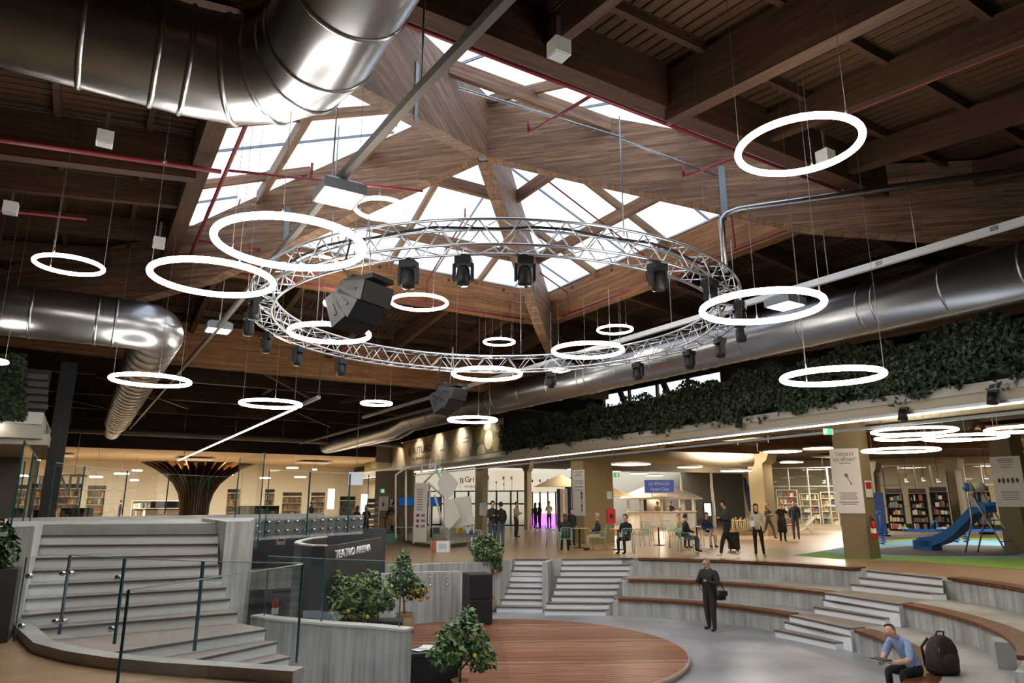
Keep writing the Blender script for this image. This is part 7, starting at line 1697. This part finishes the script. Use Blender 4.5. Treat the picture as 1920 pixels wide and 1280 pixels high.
# hand-held and worn things
def local_thing(P_, name, label, cat, mbs):
    """place a thing given in a person's local frame"""
    th = thing(name, label, cat, (0, 0, 0))
    for nm, mb, m in mbs: mb.build(nm, m, th)
    th.location = P_['base']; th.rotation_euler = (0, 0, P_['heading']); th.scale = (P_['k'],) * 3
    return th
pm_ = PEOPLE[0]
local_thing(pm_, 'photo_camera', 'black photo camera held by the man in the arena', 'camera', [('camera_body', MB().box((0, .37, 1.24), (.14, .07, .1)), BLACK), ('lens_barrel', MB().tube([(0, .4, 1.24), (0, .5, 1.22)], .04, 12), BLACK), ('strap', MB().tube([(-.07, .36, 1.22), (-.12, .3, 1.0), (-.05, .32, .92), (.06, .3, 1.0), (.07, .36, 1.22)], .008, 5), DARKM)])
local_thing(pm_, 'shoulder_bag', 'black shoulder bag hanging at the standing man hip', 'bag', [('bag_body', MB().lathe([(.02, -.12), (.16, -.11), (.17, 0), (.16, .1), (.02, .11)], (-.3, -.06, .86), 12, sx=.5), BLACK), ('flap', MB().box((-.385, -.06, .9), (.02, .28, .12)), DARKM), ('strap', MB().tube([(-.3, -.2, .95), (-.16, -.12, 1.3), (0, -.17, 1.42), (.14, -.05, 1.49), (.1, .14, 1.4), (-.18, .17, 1.15), (-.3, .08, .95)], .014, 6), BLACK)])
p2_ = PEOPLE[1]
local_thing(p2_, 'tablet', 'thin tablet in the hands of the seated man', 'tablet', [('screen', MB().box((0, .68, .72), (.26, .19, .012)), BLACK), ('cover', MB().box((0, .68, .71), (.27, .2, .008)), GREYP)])
# backpack on the bench behind the seated man
bpp = atz(1768, 1262, -.96)
bpk = thing('backpack', 'dark brown backpack standing on the bench beside the seated man', 'backpack', (0, 0, 0))
BPM = mat('backpack_brown', (52, 36, 34), .8, 0, (30, 30, 30), .2)
vs = []; fs = []; sec = [(0, .5, .3), (.05, .54, .34), (.25, .54, .33), (.42, .48, .28), (.52, .34, .2), (.57, .16, .1)]
n = 14
for z, w_, d_ in sec:
    for k in range(n):
        t = 2 * PI * k / n; cx_, sx_ = math.cos(t), math.sin(t); vs.append((w_ / 2 * math.copysign(abs(cx_) ** .6, cx_), d_ / 2 * math.copysign(abs(sx_) ** .6, sx_), z))
for i in range(len(sec) - 1):
    for k in range(n): k2 = (k + 1) % n; fs.append((i * n + k, i * n + k2, (i + 1) * n + k2, (i + 1) * n + k))
fs += [tuple(range(n))[::-1], tuple((len(sec) - 1) * n + k for k in range(n))]
MB().add(vs, fs, 0, True).build('pack_body', BPM, bpk)
MB().lathe([(.02, 0), (.17, .01), (.17, .2), (.1, .26), (.02, .27)], (0, -.15, .05), 12, sy=.45).build('front_pocket', BPM, bpk)
MB().tube([(-.09, .02, .55), (-.07, 0, .63), (.07, 0, .63), (.09, .02, .55)], .014, 6).build('top_handle', BLACK, bpk)
for s in (-1, 1): MB().tube([(s * .12, .14, .5), (s * .2, .2, .35), (s * .16, .17, .06)], .022, 6).build('shoulder_strap', BLACK, bpk)
MB().tube([(-.22, -.1, .12), (-.2, -.12, .38), (0, -.1, .5), (.2, -.12, .38), (.22, -.1, .12)], .007, 5).build('zip', SGREY, bpk)
bpk.location = (bpp.x, bpp.y, -.955); bpk.rotation_euler = (0, R(6), -YAW + R(20))
pw_ = PEOPLE[3]; local_thing(pw_, 'paper_sheet', 'white paper in the hand of the beige-jacket woman', 'paper', [('sheet', MB().box((.2, .33, 1.1), (.15, .01, .21), M=Matrix.Rotation(.4, 3, 'X')), WHITEP)])
local_thing(PEOPLE[2], 'phone', 'phone in the hands of the walking man', 'phone', [('screen', MB().box((0, .37, 1.24), (.08, .15, .01)), BLACK), ('case', MB().box((0, .37, 1.232), (.084, .154, .006)), GREYP)])
# exercise bike
bk = thing('exercise_bike', 'dark stationary exercise bike under the cyclist', 'bike', bkp)
hdv = _rt
def bq(f, z): return bkp + hdv * f + Vector((0, 0, z))
MB().tube([bq(-.3, .03), bq(.8, .03)], .04, 6).build('floor_bar', DARKM, bk); MB().tube([bq(0, .03), bq(-.02, .78)], .03, 6).build('seat_post', DARKM, bk); MB().box(bq(-.02, .8), (.26, .18, .06), rz=-YAW).build('saddle', BLACK, bk); MB().tube([bq(.65, .03), bq(.6, 1.05), bq(.75, 1.1)], .03, 6).build('handle_post', DARKM, bk)
MB().tube([bq(.5, .32) + Vector((_rt.y, -_rt.x, 0)) * .05, bq(.5, .32) - Vector((_rt.y, -_rt.x, 0)) * .05], .24, 20).build('flywheel', mat('blue_grey_disc', (70, 84, 110), .5), bk)
# ------------------------------------------------------------------ lettering to mesh
bpy.context.view_layer.update()
dg = bpy.context.evaluated_depsgraph_get()
for o in [o for o in SC.objects if o.type == 'FONT']:
    me = bpy.data.meshes.new_from_object(o.evaluated_get(dg)); nm, par, mi, mw = o.name, o.parent, o.matrix_parent_inverse.copy(), o.matrix_basis.copy()
    bpy.data.objects.remove(o)
    n = bpy.data.objects.new(nm.split('.')[0], me); COL.objects.link(n); n.parent = par; n.matrix_parent_inverse = mi; n.matrix_basis = mw
